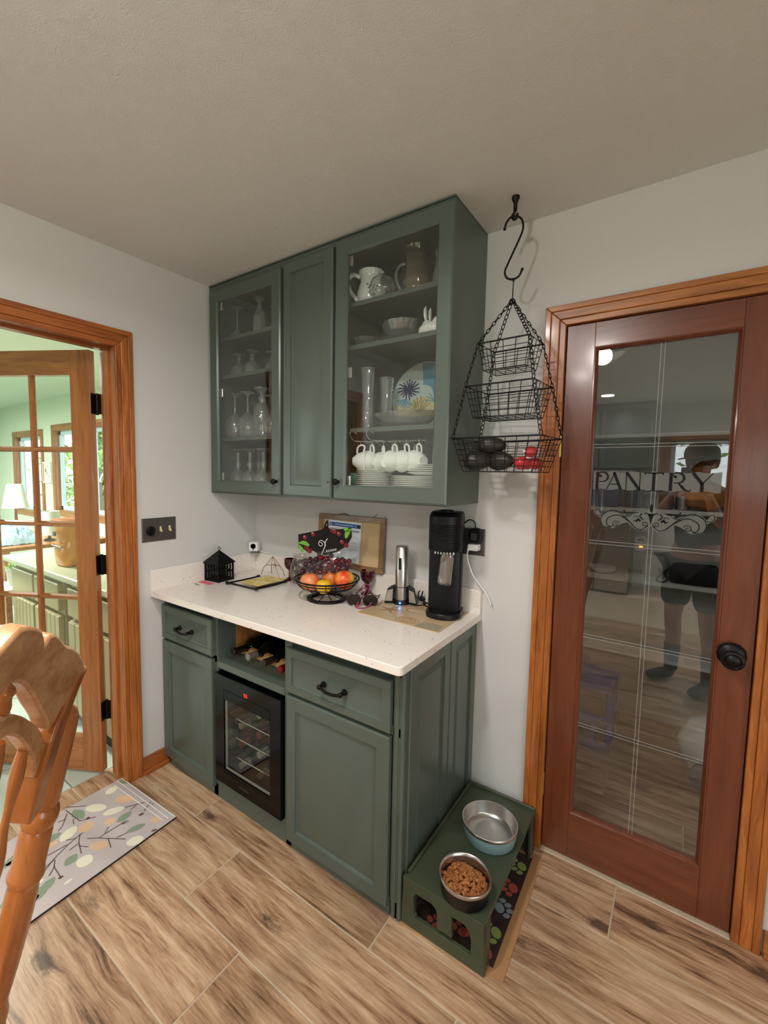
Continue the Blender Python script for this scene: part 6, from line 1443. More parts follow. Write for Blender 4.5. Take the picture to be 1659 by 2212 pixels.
for hx, hy, z, bx_, by_, dep, nw in tiers:
    m = MB(); P = lambda a, b, zz: (a, b, zz)
    rp = [(-hx, -hy, z), (hx, -hy, z), (hx, hy, z), (-hx, hy, z)]; m.tube(rp, .0030, 8, True); m.xf(ROT); bo = m.build('tier_basket', M_BLACK, hb, 50, world=True)
    m = MB()
    for k in range(1, nw+1):
        f = k/(nw+1); a, b, zz = hx+(bx_-hx)*f, hy+(by_-hy)*f, z-dep*f
        m.tube([(-a, -b, zz), (a, -b, zz), (a, b, zz), (-a, b, zz)], .0013, 5, True)
    m.tube([(-bx_, -by_, z-dep), (bx_, -by_, z-dep), (bx_, by_, z-dep), (-bx_, by_, z-dep)], .0018, 6, True)
    nx_ = max(2, round(hx/.042)); 
    for k in range(-nx_, nx_+1):
        f = k/nx_; m.tube([(f*hx, -hy, z), (f*bx_, -by_, z-dep), (f*bx_, by_, z-dep), (f*hx, hy, z)], .0014, 5)
    ny_ = max(2, round(hy/.034))
    for k in range(-ny_+1, ny_): f = k/ny_; m.tube([(-hx, f*hy, z), (-bx_, f*by_, z-dep), (bx_, f*by_, z-dep), (hx, f*hy, z)], .0013, 5)
    m.xf(ROT); m.build('wire', M_BLACK, bo, 40, world=True)
    corners.append([ROT @ Vector(p) for p in rp])
apex = Vector((BX-.001, -.188, 2.118))
def chain(m, a, b, r=.0016, pitch=.0165, wd=.0052):
    a, b = Vector(a), Vector(b); L_ = (b-a).length; n = max(2, round(L_/pitch)); t = (b-a).normalized(); u = t.cross(Vector((0, 0, 1)));
    u = u.normalized() if u.length > .1 else Vector((1, 0, 0)); v = t.cross(u)
    for k in range(n):
        c = a+(b-a)*((k+.5)/n); h_ = L_/n*.5+.0022; q = u if k % 2 else v
        q2 = (q+(v if k % 2 else u)*.45).normalized()
        m.tube([c+t*(h_*math.cos(2*PI*i/12))+q2*(wd*math.sin(2*PI*i/12)*(1 if abs(math.cos(2*PI*i/12)) < .95 else 1)) for i in range(12)], r, 5, True)
for k in range(4):
    m = MB(); p = [apex]+[c[k] for c in corners]
    for a, b in zip(p, p[1:]): chain(m, a, b)
    m.build('chain', M_BLACK, hb, 40, world=True)
m = MB().tube([apex+Vector((0, 0, -.006))+ux*.009*math.cos(2*PI*i/16)+Vector((0, 0, .009*math.sin(2*PI*i/16))) for i in range(16)], .0018, 6, True).tube([apex+Vector((0, 0, .004)), apex+Vector((.001, 0, .055)), apex+Vector((.001, 0, .062))], .0018, 6)
m.tube([apex+Vector((.001, .006*math.cos(2*PI*i/12), .066+.0065*math.sin(2*PI*i/12))) for i in range(12)], .0016, 6, True)
m.build('top_ring', M_BLACK, hb, 50, world=True)
# avocados and a clear tomato box in the lowest basket
z3 = 1.632-.118+.003
avm = plain('avocado_skin', (42, 36, 32), .42, 0, .5, .25, 30, .25, 160)
def avocado(loc, rot, label):
    t = thing('avocado', label, 'avocado', loc, 0, 'avocados in the lowest basket'); t.rotation_euler = rot
    MB().lathe([(0, -.050), (.018, -.047), (.031, -.033), (.036, -.012), (.033, .010), (.024, .034), (.014, .048), (.006, .052), (0, .052)], 24).build('flesh', avm, t, 80)
    MB().lathe([(0, .054), (.004, .053), (.005, .050), (0, .048)], 10).build('stem', M_BARK, t, 50)
avocado((1.470, -.235, z3+.036), (PI/2, 0, PI/2+.5), 'dark avocado at the bottom left of the lowest basket')
avocado((1.545, -.205, z3+.036), (PI/2, 0, PI/2-.4), 'dark avocado at the bottom middle of the lowest basket')
avocado((1.505, -.200, z3+.092), (PI/2, .2, PI/2+.2), 'dark avocado lying on top of the other two in the lowest basket')
tb = thing('clear_produce_box', 'clear plastic produce box with red tomatoes in the lowest basket', 'box', (1.638, -.195, z3))
slab([(0, .034, .056), (.004, .038, .060), (.055, .044, .068), (.057, .050, .074), (.060, .050, .074), (.062, .043, .066), (.088, .038, .060), (.092, .033, .055)], (0, 0, 0), 32, 5).build('box', M_CLEARPL, tb, 40)
tom = plain('tomato_red', (196, 26, 34), .15)
for i, (x, y, z, r) in enumerate(((-.016, -.028, .028, .026), (.018, .006, .028, .024), (-.016, .032, .028, .024), (.016, -.036, .066, .022))):
    t = thing('tomato', ['red tomato at the front of the clear box', 'red tomato at the right inside the clear box', 'red tomato at the back of the clear box', 'red tomato on top inside the clear box'][i], 'tomato', (1.638+x, -.195+y, z3+z), 0, 'tomatoes in the clear box')
    MB().lathe([(0, -r*.88), (r*.4, -r*.85), (r*.85, -r*.5), (r, 0), (r*.88, r*.5), (r*.45, r*.82), (r*.12, r*.76), (0, r*.72)], 20).build('flesh', tom, t, 80)
    MB().tube([(0, 0, r*.7), (.001, 0, r*1.0)], .0015, 6).build('stem', plain('tomato_stem', (70, 110, 50), .6), t, 40)

# ================================================================== DOG FEEDING STATION
mt = thing('dog_mat', 'dark dog mat with coloured paw prints and tan border under the feeder', 'mat', (1.56, -.33, 0.0005))
MB().prism([(1.398, -.602), (1.735, -.575), (1.722, -.062), (1.398, -.058)], .0006, .0035, 'xy').build('border', plain('tan_binding', (176, 132, 92), .8, 0, .2, .08, 40), mt, 0, world=True)
MB().prism([(1.405, -.570), (1.698, -.555), (1.690, -.078), (1.405, -.078)], .0030, .0045, 'xy').build('mat', plain('dark_brown_mat', (62, 48, 46), .85, 0, .2, .2, 60), mt, 0, world=True)
PAWM = [plain('lime_print', (150, 166, 90), .8), plain('coral_print_mat', (186, 84, 70), .8), plain('grey_blue_print', (140, 156, 164), .8)]
def paw(x, y, rot, mi, s=1.0):
    pawm = MB(); c, n_ = math.cos(rot), math.sin(rot)
    def put(u, v, ru, rv): pawm.add([(x+s*((u+ru*math.cos(2*PI*i/14))*c-(v+rv*math.sin(2*PI*i/14))*n_), y+s*((u+ru*math.cos(2*PI*i/14))*n_+(v+rv*math.sin(2*PI*i/14))*c), .0047) for i in range(14)], [tuple(range(14))])
    put(0, -.008, .020, .016); 
    for u, v in ((-.027, .010), (-.010, .024), (.011, .024), (.028, .009)): put(u, v, .009, .012)
    pawm.build('paw_print', PAWM[mi], mt, 0, world=True)
for (x, y, r, mi) in ((1.660, -.145, 2.2, 0), (1.660, -.255, 2.0, 1), (1.658, -.350, -1.0, 2), (1.664, -.450, 2.2, 0), (1.662, -.530, 2.4, 1), (1.58, -.50, .6, 1), (1.50, -.54, .9, 1), (1.45, -.45, .9, 2), (1.56, -.36, .4, 0)): paw(x, y, r, mi)
M_OLIVEP = plain('olive_green_plastic', (64, 72, 54), .40, 0, .4, .06, 10)
st = thing('dog_feeder_stand', 'olive green raised dog feeder stand beside the cabinet end', 'feeder stand', (1.552, -.32, .005))
sx0, sx1, sy0, sy1, sz = 1.414, 1.684, -.602, -.036, .175
m = MB().box(sx0, sy0+.01, sz-.014, sx1, sy1-.006, sz).box(sx0, sy1-.02, .005, sx1, sy1-.004, sz-.012)
# raised rim around three sides of the top
m.box(sx0-.004, sy0+.02, sz-.02, sx0+.008, sy1, sz+.010).box(sx0, sy1-.012, sz-.02, sx1, sy1, sz+.012)
m.build('top', M_OLIVEP, st, 0, .004, 3, world=True)
# front leg panel with the joined pair of windows
def rr_(pts, r=.010, n=4):
    out = []
    for i in range(len(pts)):
        p0, p1, p2 = Vector((*pts[i-1], 0)), Vector((*pts[i], 0)), Vector((*pts[(i+1) % len(pts)], 0))
        a = p1+(p0-p1).normalized()*min(r, (p0-p1).length*.45); b = p1+(p2-p1).normalized()*min(r, (p2-p1).length*.45)
        for k in range(n+1):
            t = k/n; q = a*(1-t)**2+p1*2*t*(1-t)+b*t*t; out.append((q.x, q.y))
    return out
def strip_panel(m, y0, y1, yb0, yb1):
    """front panel built from pieces around the cut-out: left, right, top, bottom, middle tongue"""
    def q(pts, r=.0): m.add([(x, yb0 if z < .1 else y0, z) for x, z in pts]+[(x, yb1 if z < .1 else y1, z) for x, z in pts], [tuple(range(len(pts))), tuple(range(2*len(pts)-1, len(pts)-1, -1))]+[(i, (i+1) % len(pts), (i+1) % len(pts)+len(pts), i+len(pts)) for i in range(len(pts))])
    X0, X1 = 1.400, 1.684
    q([(X0, .005), (X1, .005), (X1, .046), (X0, .046)]); q([(X0+.006, .138), (X1-.004, .138), (X1-.004, sz), (X0+.006, sz)])
    q([(X0, .046), (1.452, .046), (1.452, .052), (1.446, .060), (1.446, .126), (1.452, .136), (1.460, .138), (X0+.006, .138)])
    q([(1.642, .046), (X1, .046), (X1-.004, .138), (1.620, .138), (1.632, .130), (1.640, .112), (1.642, .09)])
    q([(1.530, .062), (1.580, .062), (1.578, .128), (1.572, .138), (1.510, .138), (1.524, .130), (1.530, .115)])
m = MB(); strip_panel(m, sy0, sy0+.014, sy0+.004, sy0+.018); m.build('front_leg', M_OLIVEP, st, 0, .003, 2, world=True)
for a in ((sx0, sy0+.016, sx0+.012, sy0+.07), (sx1-.012, sy0+.016, sx1, sy0+.055), (sx1-.012, sy1-.055, sx1, sy1-.004), (sx0, sy1-.08, sx0+.012, sy1-.004)):
    MB().box(a[0], a[1], .005, a[2], a[3], sz-.014).build('side_leg', M_OLIVEP, st, 0, .003, 2, world=True)
def dog_bowl(name, label, x, y, r, h, outer, sink):
    z0 = sz+.0005
    t = thing(name, label, 'dog bowl', (x, y, z0), 0, 'dog bowls on the feeder stand')
    MB().lathe([(0, 0), (r*.86, 0), (r*.90, .004), (r*.97, h*.72), (r*.985, h*.80)], 40).build('outer_shell', outer, t, 50)
    MB().lathe([(r*.985, h*.80), (r, h*.86), (r*1.0, h*.97), (r*.985, h), (r*.955, h*.985), (r*.93, h*.80), (r*.86, h*.38), (r*.80, h*.22), (r*.5, h*.19), (0, h*.19)], 40).build('steel_liner', M_STEEL, t, 60)
    return t
wb = dog_bowl('dog_water_bowl', 'steel dog bowl with pale teal outside, holding water', 1.578, -.185-.085, .100, .062, plain('pale_teal_coat', (136, 166, 172), .45), 0)
MB().lathe([(0, .030), (.087, .030)], 40).build('water', glass('water', (.95, .97, .97), 1.2), wb, 0)
fbw = dog_bowl('dog_food_bowl', 'steel dog bowl with black outside, full of brown kibble', 1.592, -.535, .082, .062, M_BLKPL, 0)
kb_ = MB(); rr = random.Random(31)
for k in range(520):
    rad = .068*math.sqrt(rr.random()); a = rr.uniform(0, 6.28); x, y = rad*math.cos(a), rad*math.sin(a)
    z = sz+.0005+.030+.020*(1-(rad/.07)**2)+.010*math.sin(x*60+1)*math.cos(y*50)*.6+rr.uniform(-.003, .003)
    q = MB().lathe([(0, -.0026), (.0046, -.0022), (.0052, 0), (.0046, .0022), (0, .0026)], 6)
    q.xf(Matrix.Translation((1.592+x, -.535+y, z)) @ Matrix.Rotation(rr.uniform(-1, 1), 4, 'X') @ Matrix.Rotation(rr.uniform(-1, 1), 4, 'Y')); kb_.mat(k % 3); q.m = [k % 3]*len(q.f); kb_.join(q)
kb_.mat(1).lathe([(.070, .024), (.05, .026), (0, .028)], 20, (1.592, -.535, sz))
single(kb_, 'dog_kibble', [plain('kibble_a', (166, 104, 54), .7), plain('kibble_b', (146, 88, 44), .7), plain('kibble_c', (182, 120, 66), .7)], 'brown dog kibble heaped in the black dog bowl', 'kibble', (1.592, -.535, sz+.03), kind='stuff', smooth=40)

# ================================================================== RUG by the doorway
rg = thing('printed_rug', 'flat lilac-grey rug printed with leaves and twigs by the doorway', 'rug', (.19, -1.15, 0.0005))
RZ = .0085
MB().prism([(-.046, -.808), (.389, -.790), (.426, -1.50), (-.02, -1.52)], .0005, .0075, 'xy').mat(1).prism([(-.0455, -.8085), (.3885, -.7905), (.4255, -1.4995), (-.0195, -1.5195)], .0075, RZ, 'xy').build('rug', [plain('dark_rug_backing', (40, 32, 34), .9), plain('lilac_grey_pile', (188, 176, 176), .85, 0, .2, .07, 7, .2, 300)], rg, 0, world=True)
pr_ = MB(); flat = lambda k: (lambda u, v: (u, v, RZ+.0003+.0002*k))
RUG = {'cream':[((0.025,-1.002),(0.099,-0.947),[(0.034,-0.962),(0.09,-0.987)]),((0.126,-0.975),(0.159,-0.898),[(0.118,-0.926),(0.166,-0.948)]),((0.142,-1.142),(0.101,-1.071),[(0.093,-1.096),(0.15,-1.118)]),((0.289,-1.142),(0.336,-1.107),[(0.279,-1.111),(0.345,-1.138)]),((0.358,-0.991),(0.389,-0.934),[(0.346,-0.949),(0.4,-0.977)]),((0.012,-0.909),(-0.005,-0.853),[(-0.019,-0.871),(0.026,-0.892)]),((0.359,-1.214),(0.355,-1.184),[(0.35,-1.196),(0.364,-1.202)])],'peach':[((0.118,-1.065),(0.163,-1.032),[(0.105,-1.034),(0.175,-1.063)]),((0.074,-0.898),(0.141,-0.852),[(0.079,-0.861),(0.135,-0.889)]),((0.172,-0.987),(0.206,-0.962),[(0.165,-0.963),(0.213,-0.985)]),((0.253,-1.083),(0.307,-1.036),[(0.254,-1.048),(0.305,-1.071)]),((0.104,-1.2),(0.136,-1.15),[(0.096,-1.167),(0.144,-1.184)]),((0.299,-1.326),(0.305,-1.275),[(0.273,-1.292),(0.331,-1.31)]),((0.317,-0.871),(0.353,-0.836),[(0.317,-0.844),(0.352,-0.864)]),((-0.018,-1.159),(0.027,-1.126),[(-0.016,-1.135),(0.024,-1.15)])],'green':[((-0.002,-1.039),(0.082,-1.035),[(0.015,-1.026),(0.067,-1.047)]),((0.218,-0.96),(0.207,-0.891),[(0.192,-0.916),(0.232,-0.936)]),((0.303,-0.963),(0.322,-0.891),[(0.295,-0.918),(0.329,-0.936)]),((0.276,-1.179),(0.254,-1.128),[(0.242,-1.145),(0.288,-1.163)]),((0.326,-1.275),(0.298,-1.22),[(0.292,-1.241),(0.333,-1.256)]),((0.095,-1.201),(0.091,-1.121),[(0.069,-1.153),(0.116,-1.17)]),((-0.037,-0.825),(0.016,-0.809),[(-0.028,-0.808),(0.007,-0.825)]),((0.242,-0.946),(0.25,-0.925),[(0.235,-0.93),(0.257,-0.941)])],'berry':[((0.196,-1.256),(0.201,-1.235),[(0.19,-1.243),(0.207,-1.249)]),((0.316,-1.216),(0.319,-1.199),[(0.31,-1.205),(0.324,-1.21)]),((0.095,-1.029),(0.1,-1.014),[(0.089,-1.018),(0.107,-1.026)]),((0.239,-0.952),(0.248,-0.938),[(0.235,-0.941),(0.252,-0.949)]),((0.255,-0.886),(0.259,-0.864),[(0.248,-0.871),(0.266,-0.88)]),((0.38,-0.899),(0.389,-0.877),[(0.378,-0.884),(0.391,-0.892)])],'stems':[[(0.28,-1.284),(0.247,-1.242),(0.207,-1.187),(0.178,-1.126),(0.161,-1.069)],[(0.242,-1.29),(0.236,-1.255),(0.214,-1.192)],[(0.157,-1.244),(0.173,-1.194),(0.177,-1.133)],[(0.216,-1.19),(0.25,-1.205),(0.288,-1.206),(0.315,-1.208)],[(0.246,-1.201),(0.277,-1.231)],[(0.161,-1.08),(0.202,-1.101),(0.267,-1.118)],[(0.219,-1.108),(0.255,-1.088)],[(0.213,-1.139),(0.206,-1.105)],[(-0.003,-1.064),(0.056,-1.104),(0.074,-1.127)],[(-0.029,-1.059),(0.03,-1.055),(0.09,-1.049)],[(0.021,-1.108),(0.027,-1.08)],[(0.052,-1.062),(0.084,-1.072)],[(-0.051,-1.055),(-0.011,-1.021),(0.013,-0.995)],[(0.208,-1.072),(0.241,-1.044),(0.335,-0.981)],[(0.242,-1.04),(0.241,-1.01),(0.241,-0.951)],[(0.239,-1.018),(0.216,-0.992)],[(0.299,-1.001),(0.307,-0.96)],[(0.276,-1.022),(0.33,-1.036)],[(0.161,-0.897),(0.183,-0.859),(0.203,-0.823)],[(0.249,-0.859),(0.219,-0.811),(0.245,-0.813)],[(0.086,-1.048),(0.116,-0.998)],[(0.196,-0.89),(0.184,-0.854)],[(0.149,-1.127),(0.172,-1.099)]]}
def leaf(ends, side, k, rnd_=False):
    (ax_, ay_), (bx_, by_) = ends; h = math.dist(side[0], side[1]); n = 12
    pts = [(ax_+(bx_-ax_)*i/n, ay_+(by_-ay_)*i/n) for i in range(n+1)]
    stroke(pr_, pts, [max(.002, .8*h*(max(0.0, math.sin(PI*i/n))**(.75 if not rnd_ else .55))) for i in range(n+1)], flat(k))
for mi, key in enumerate(('cream', 'peach', 'green', 'berry')):
    pr_.mat(mi)
    for a, b, sd_ in RUG[key]: leaf((a, b), sd_, (1, 0, 2, 3)[mi], key != 'green')
pr_.mat(4)
for s in RUG['stems']: stroke(pr_, s, .0038, flat(3))
pr_.mat(2)
pr_.mat(5); stroke(pr_, [(-.040, -.834), (.372, -.818)], .004, flat(4)); stroke(pr_, [(-.022, -.857), (.354, -.838)], .004, flat(4)); stroke(pr_, [(-.043, -.8125), (.385, -.7955)], .004, flat(4))
pr_.mat(1); rr = random.Random(6)
for k in range(18):
    x, y = rr.uniform(0, .38), rr.uniform(-1.48, -1.24); pr_.mat(rr.choice((0, 1, 1, 2))); leaf(((x, y), (x+rr.uniform(-.05, .05), y+rr.uniform(.03, .07))), ((0, 0), (.035, 0)), 0)
pr_.build('leaf_print', [plain('cream_leaf_print', (222, 216, 196), .85), plain('peach_leaf_print', (214, 178, 146), .85), plain('grey_green_leaf_print', (128, 144, 122), .85), plain('plum_berry_print', (106, 78, 76), .85), plain('twig_print', (94, 76, 78), .85), plain('white_line_print', (232, 228, 222), .85)], rg, 0, world=True)

# ================================================================== CHAIR at the left edge
ch = thing('tall_wooden_chair', 'amber wooden chair with turned posts and carved top rail, cut by the left edge', 'chair', (.98, -1.78, 0))
CT = Vector((1.246, -1.487, 1.118)); CW = Vector((.7317, -.6816, 0)); CP = Vector((.219, .152, 1.0)); CN = CW.cross(CP).normalized(); K = .85
def cp(s, t, d=0.0): return CT+K*(CW*s+CP*t)+CN*d
SC_ = .345
def mir(l): return l+[(2*SC_-s, t) for s, t in l[::-1]]
def plate(m, half_top, half_bot, d0, d1, bow):
    """a thick curved board between two outlines (s, t), bowed backwards at the middle"""
    topp, botp = mir(half_top), mir(half_bot)
    n = 36
    def samp(l, u):
        Ls = [0]
        for a, b in zip(l, l[1:]): Ls.append(Ls[-1]+math.dist(a, b))
        x = u*Ls[-1]
        for i in range(len(l)-1):
            if x <= Ls[i+1]+1e-9:
                f = (x-Ls[i])/max(1e-9, Ls[i+1]-Ls[i]); return (l[i][0]+(l[i+1][0]-l[i][0])*f, l[i][1]+(l[i+1][1]-l[i][1])*f)
        return l[-1]
    rows = []
    for i in range(n+1):
        a, b = samp(topp, i/n), samp(botp, i/n); rows.append([(b[0]+(a[0]-b[0])*j/3, b[1]+(a[1]-b[1])*j/3) for j in range(4)])
    vs = []; fs = []
    for d in (d0, d1):
        for r in rows:
            for s, t in r: vs.append(cp(s, t, d-bow*(1-((s-SC_)/SC_)**2)))
    N_ = (n+1)*4
    for i in range(n):
        for j in range(3):
            q = (i*4+j, (i+1)*4+j, (i+1)*4+j+1, i*4+j+1); fs.append(q); fs.append(tuple(N_+k for k in q[::-1]))
        for j in (0, 3): fs.append((i*4+j, i*4+j+N_, (i+1)*4+j+N_, (i+1)*4+j))
    for i in (0, n):
        for j in range(3): fs.append((i*4+j, i*4+j+1, i*4+j+1+N_, i*4+j+N_))
    return m.add(vs, fs)
m = MB(); plate(m, [(.051, .074), (.080, .105), (.110, .130), (.150, .155), (.182, .171), (.206, .190), (.229, .206), (.248, .216), (.258, .212), (.264, .200), (.272, .216), (.282, .232), (.295, .239), (.320, .251), (.345, .257)],
                  [(.062, .058), (.100, .045), (.144, .030), (.166, .012), (.190, .045), (.212, .070), (.235, .093), (.266, .128), (.297, .158), (.320, .174), (.345, .184)], -.014, .010, .0)
m.build('crest_rail', M_CHAIRWORN, ch, 40, .004, 2, world=True, label='worn carved top rail')
m = MB(); plate(m, [(.150, -.022), (.185, .022), (.212, .050), (.240, .074), (.266, .095), (.292, .113), (.320, .128), (.345, .135)], [(.170, -.070), (.187, -.025), (.212, .005), (.236, .031), (.256, .052), (.275, .070), (.308, .092), (.345, .102)], -.010, .008, .0)
m.build('arched_slat', M_CHAIRWORN, ch, 40, .003, 2, world=True)
PROF = [(.0, -.002), (.014, -.003), (.024, -.010), (.0285, -.022), (.0295, -.05), (.0295, -.190), (.0285, -.196), (.026, -.200), (.031, -.206), (.0345, -.218), (.0345, -.228), (.031, -.240), (.026, -.245), (.0285, -.249), (.0300, -.256), (.0310, -.335), (.0335, -.342), (.0345, -.350), (.0315, -.358), (.0275, -.364), (.0285, -.372), (.0300, -.40), (.0295, -.47), (.0260, -.56), (.0215, -.63), (.024, -.645), (.028, -.66), (.028, -.72), (.026, -.9), (.022, -1.1), (.020, -1.30), (0, -1.302)]
def post(m, s, n=28):
    t = CP.normalized(); u = t.cross(Vector((0, 0, 1))).normalized(); v = t.cross(u); vs = []; fs = []
    pr = [(r*.80, z) for r, z in PROF]
    for r, z in pr:
        c = CT+K*CW*s+CP*(z*K*1.0)
        for k in range(n):
            a = 2*PI*k/n; rr2 = r*(1-.05*(math.cos(a*7) > .2)) if -.62 < z < -.365 else r
            vs.append(c+u*(rr2*math.cos(a))+v*(rr2*math.sin(a)))
    for i in range(len(pr)-1):
        for k in range(n): fs.append((i*n+k, i*n+(k+1) % n, (i+1)*n+(k+1) % n, (i+1)*n+k))
    return m.add(vs, fs)
for s in (.060, 2*SC_-.060): post(MB(), s).build('back_post', M_CHAIR, ch, 50, world=True)
for sgn in (0, 1):
    f = (lambda s: s) if not sgn else (lambda s: 2*SC_-s)
    pts = [cp(f(.062), .075, .004), cp(f(.098), .040, .002), cp(f(.128), .005, 0), cp(f(.140), -.035, 0), cp(f(.142), -.10, .002), cp(f(.136), -.165, .004)]
    q = MB(); nn = CN*.016; ww = CW*K
    vs = []
    for i, p in enumerate(pts):
        w_ = (.022, .024, .026, .026, .025, .022)[i]
        vs += [p-ww*w_-nn*1.2, p+ww*w_-nn*1.2, p+ww*w_+nn, p-ww*w_+nn]
    q.add(vs, [(i*4+k, i*4+(k+1) % 4, (i+1)*4+(k+1) % 4, (i+1)*4+k) for i in range(5) for k in range(4)]+[(0, 3, 2, 1), (20, 21, 22, 23)])
    q.build('side_bracket', M_CHAIR, ch, 30, .004, 2, world=True)
def spindle(s, t0, t1, s1=None):
    s1 = s if s1 is None else s1; m = MB(); n = 26; L_ = abs(t1-t0)
    pts = []; rs = []
    for i in range(n+1):
        u = i/n; pts.append(cp(s+(s1-s)*u, t0+(t1-t0)*u)); rs.append(.0058+.0035*math.sin(u*PI)+.0026*math.sin(u*26)*(1 if u < .35 else .25))
    m.tube(pts, rs, 12); m.build('spindle', M_CHAIR, ch, 50, world=True)
for s in (.318, .372): spindle(s, .185, .095)
for s in (.215, .30, .39, .475): spindle(s, .01 if s in (.215, .475) else .075, -.62, SC_+(s-SC_)*.80)
seat_c = cp(SC_, -.66)
m = MB(); F = Vector((-.68, -.73, 0)).normalized(); S_ = Vector((.73, -.68, 0)).normalized(); vs = []
out = [(-.24, 0), (-.27, .10), (-.275, .25), (-.24, .40), (-.12, .44), (.12, .44), (.24, .40), (.275, .25), (.27, .10), (.24, 0)]
for zz, k in ((-.022, .96), (-.010, 1.0), (.010, 1.0), (.018, .97)): vs += [Vector((seat_c.x, seat_c.y, .56))+S_*(a*k)+F*(b*k-.02)+Vector((0, 0, zz)) for a, b in out]
n = len(out); m.add(vs, [(i*n+k, i*n+(k+1) % n, (i+1)*n+(k+1) % n, (i+1)*n+k) for i in range(3) for k in range(n)]+[tuple(range(n-1, -1, -1)), tuple(range(3*n, 4*n))])
m.build('seat', M_CHAIR, ch, 40, world=True)
base = Vector((seat_c.x, seat_c.y, 0))
for a in (-.22, .22):
    m = MB(); p0 = base+S_*a*.85+F*.36+Vector((0, 0, .55)); p1 = base+S_*a*1.1+F*.42; n = 24
    m.tube([p0+(p1-p0)*(i/n) for i in range(n+1)], [.019+.007*math.sin(i/n*PI)+.003*math.sin(i*1.3) for i in range(n+1)], 12); m.build('front_leg', M_CHAIR, ch, 50, world=True)
pA, pB = base+S_*.2+F*.40+Vector((0, 0, .2)), base-S_*.2+F*.40+Vector((0, 0, .2))
MB().tube([pA, (pA+pB)/2, pB], [.011, .016, .011], 10).build('stretcher', M_CHAIR, ch, 50, world=True)

# ================================================================== PANTRY CONTENTS
P1, P2 = 1.3255, .9255
pb_ = thing('blue_box', 'navy blue box at the left of the shelf under the PANTRY lettering', 'box', (1.715, 1.25, P1)); MB().box(-.07, -.10, 0, .07, .10, .15).build('carton', plain('navy_box', (26, 42, 92), .5), pb_, 0, .004); MB().box(-.072, -.102, .11, .072, .102, .155).build('lid', plain('blue_lid', (36, 62, 130), .5), pb_, 0, .004)
single(slab([(0, .05, .05), (.004, .055, .055), (.11, .055, .055), (.135, .04, .04), (.15, .042, .042), (.165, .042, .042)], (1.86, 1.24, P1), 24, 2.2), 'dark_jar', plain('dark_blue_jar', (24, 34, 66), .2), 'dark blue jar right of the navy box on the pantry shelf', 'jar', smooth=50)
for i in range(3):
    single(MB().lathe([(0, 0), (.033, 0), (.036, .003), (.036, .075), (.033, .078), (0, .078)], 24, (1.955+.078*i-.02, 1.22+.01*i, P1)), 'food_can', [plain('can_dark', (54, 52, 50), .35, .4), plain('can_grey', (110, 108, 104), .3, .6), M_STEEL][i], ['dark tin on the pantry shelf right of the blue jar', 'grey tin between two others on the pantry shelf', 'bright steel tin at the middle of the pantry shelf'][i], 'tin', group='tins on the pantry shelf', smooth=40)
rr = random.Random(14)
def lump(name, c, rx, ry, rz, mat, label, cat, seed):
    r_ = random.Random(seed); m = MB().sphere((0, 0, 0), 1.0, 22, 12); ph = [r_.uniform(0, 6) for _ in range(4)]
    m.v = [(c[0]+x*rx*(1+.10*math.sin(5*y+ph[0])+.06*math.sin(9*z+ph[1])), c[1]+y*ry*(1+.08*math.sin(6*x+ph[2])), c[2]+rz+max(-.97, z)*rz*(1+.10*math.sin(6*x+ph[3]))) for x, y, z in m.v]
    return single(m, name, mat, label, cat, smooth=60)
lump('bread_bag', (2.19, 1.22, P1), .105, .09, .062, plain('bread_bag_film', (176, 112, 44), .35, 0, .5, .3, 22), 'golden brown bread bag at the right of the pantry shelf under the lettering', 'bag', 2)
lump('bread_bag', (2.20, 1.26, P1+.137), .08, .06, .07, plain('brown_bag_film', (110, 66, 30), .35, 0, .5, .25, 16), 'darker brown bag piled behind the golden bread bag', 'bag', 5)
bb = thing('black_pouch', 'black zip pouch with a looped cable on the second pantry shelf', 'pouch', (2.165, 1.22, P2))
slab([(0, .105, .07), (.01, .115, .08), (.07, .115, .08), (.095, .10, .065), (.10, .08, .05)], (0, 0, 0), 28, 4).build('pouch', plain('black_fabric', (20, 20, 22), .8), bb, 50)
MB().tube(spline([(-.06, -.04, .10), (-.11, -.06, .08), (-.15, -.07, .04), (-.17, -.08, .004), (-.14, -.10, .004), (-.12, -.07, .02), (-.15, -.05, .06), (-.165, -.06, .07), (-.14, -.07, .04), (-.10, -.06, .08), (.04, -.04, .112), (.09, -.03, .108)], 6), .004, 8).build('cable', M_BLKPL, bb, 50)
wu = thing('night_light', 'white plug-in unit with an orange light on the pantry back wall', 'plug', (1.897, 1.4195, 1.095))
slab([(0, .035, .045), (.02, .038, .05), (.03, .032, .044)], (0, 0, 0), 24, 3.4).xf(Matrix.Rotation(PI/2, 4, 'X')).build('body', M_WHITE, wu, 40)
MB().box(-.016, -.0316, .020, .016, -.0300, .028).build('slot', M_BLKPL, wu, 0)
MB().box(-.006, -.033, -.020, .010, -.0302, -.015).build('indicator', emis('amber_led', (255, 150, 40), 6), wu, 0)
single(MB().box(1.865, 1.4125, 1.04, 1.930, 1.4195, 1.16), 'outlet_plate', plain('grey_outlet', (120, 118, 116), .4), 'grey outlet plate behind the white plug-in unit in the pantry', 'outlet', bevel=.002)
ppk = single(slab([(0, .06, .05), (.003, .065, .055), (.10, .062, .052), (.12, .05, .045)], (1.975, 1.33, P2), 24, 4), 'paper_packet', plain('pale_packet', (190, 186, 178), .6), 'pale packet on the second pantry shelf left of the black pouch', 'packet', smooth=40)
single(MB().lathe([(0, 0), (.05, 0), (.07, .02), (.075, .035), (.07, .035), (.05, .012), (0, .008)], 28, (1.72, 1.22, P2)), 'white_dish', M_CERAM, 'white dish at the left of the second pantry shelf', 'dish', smooth=50)
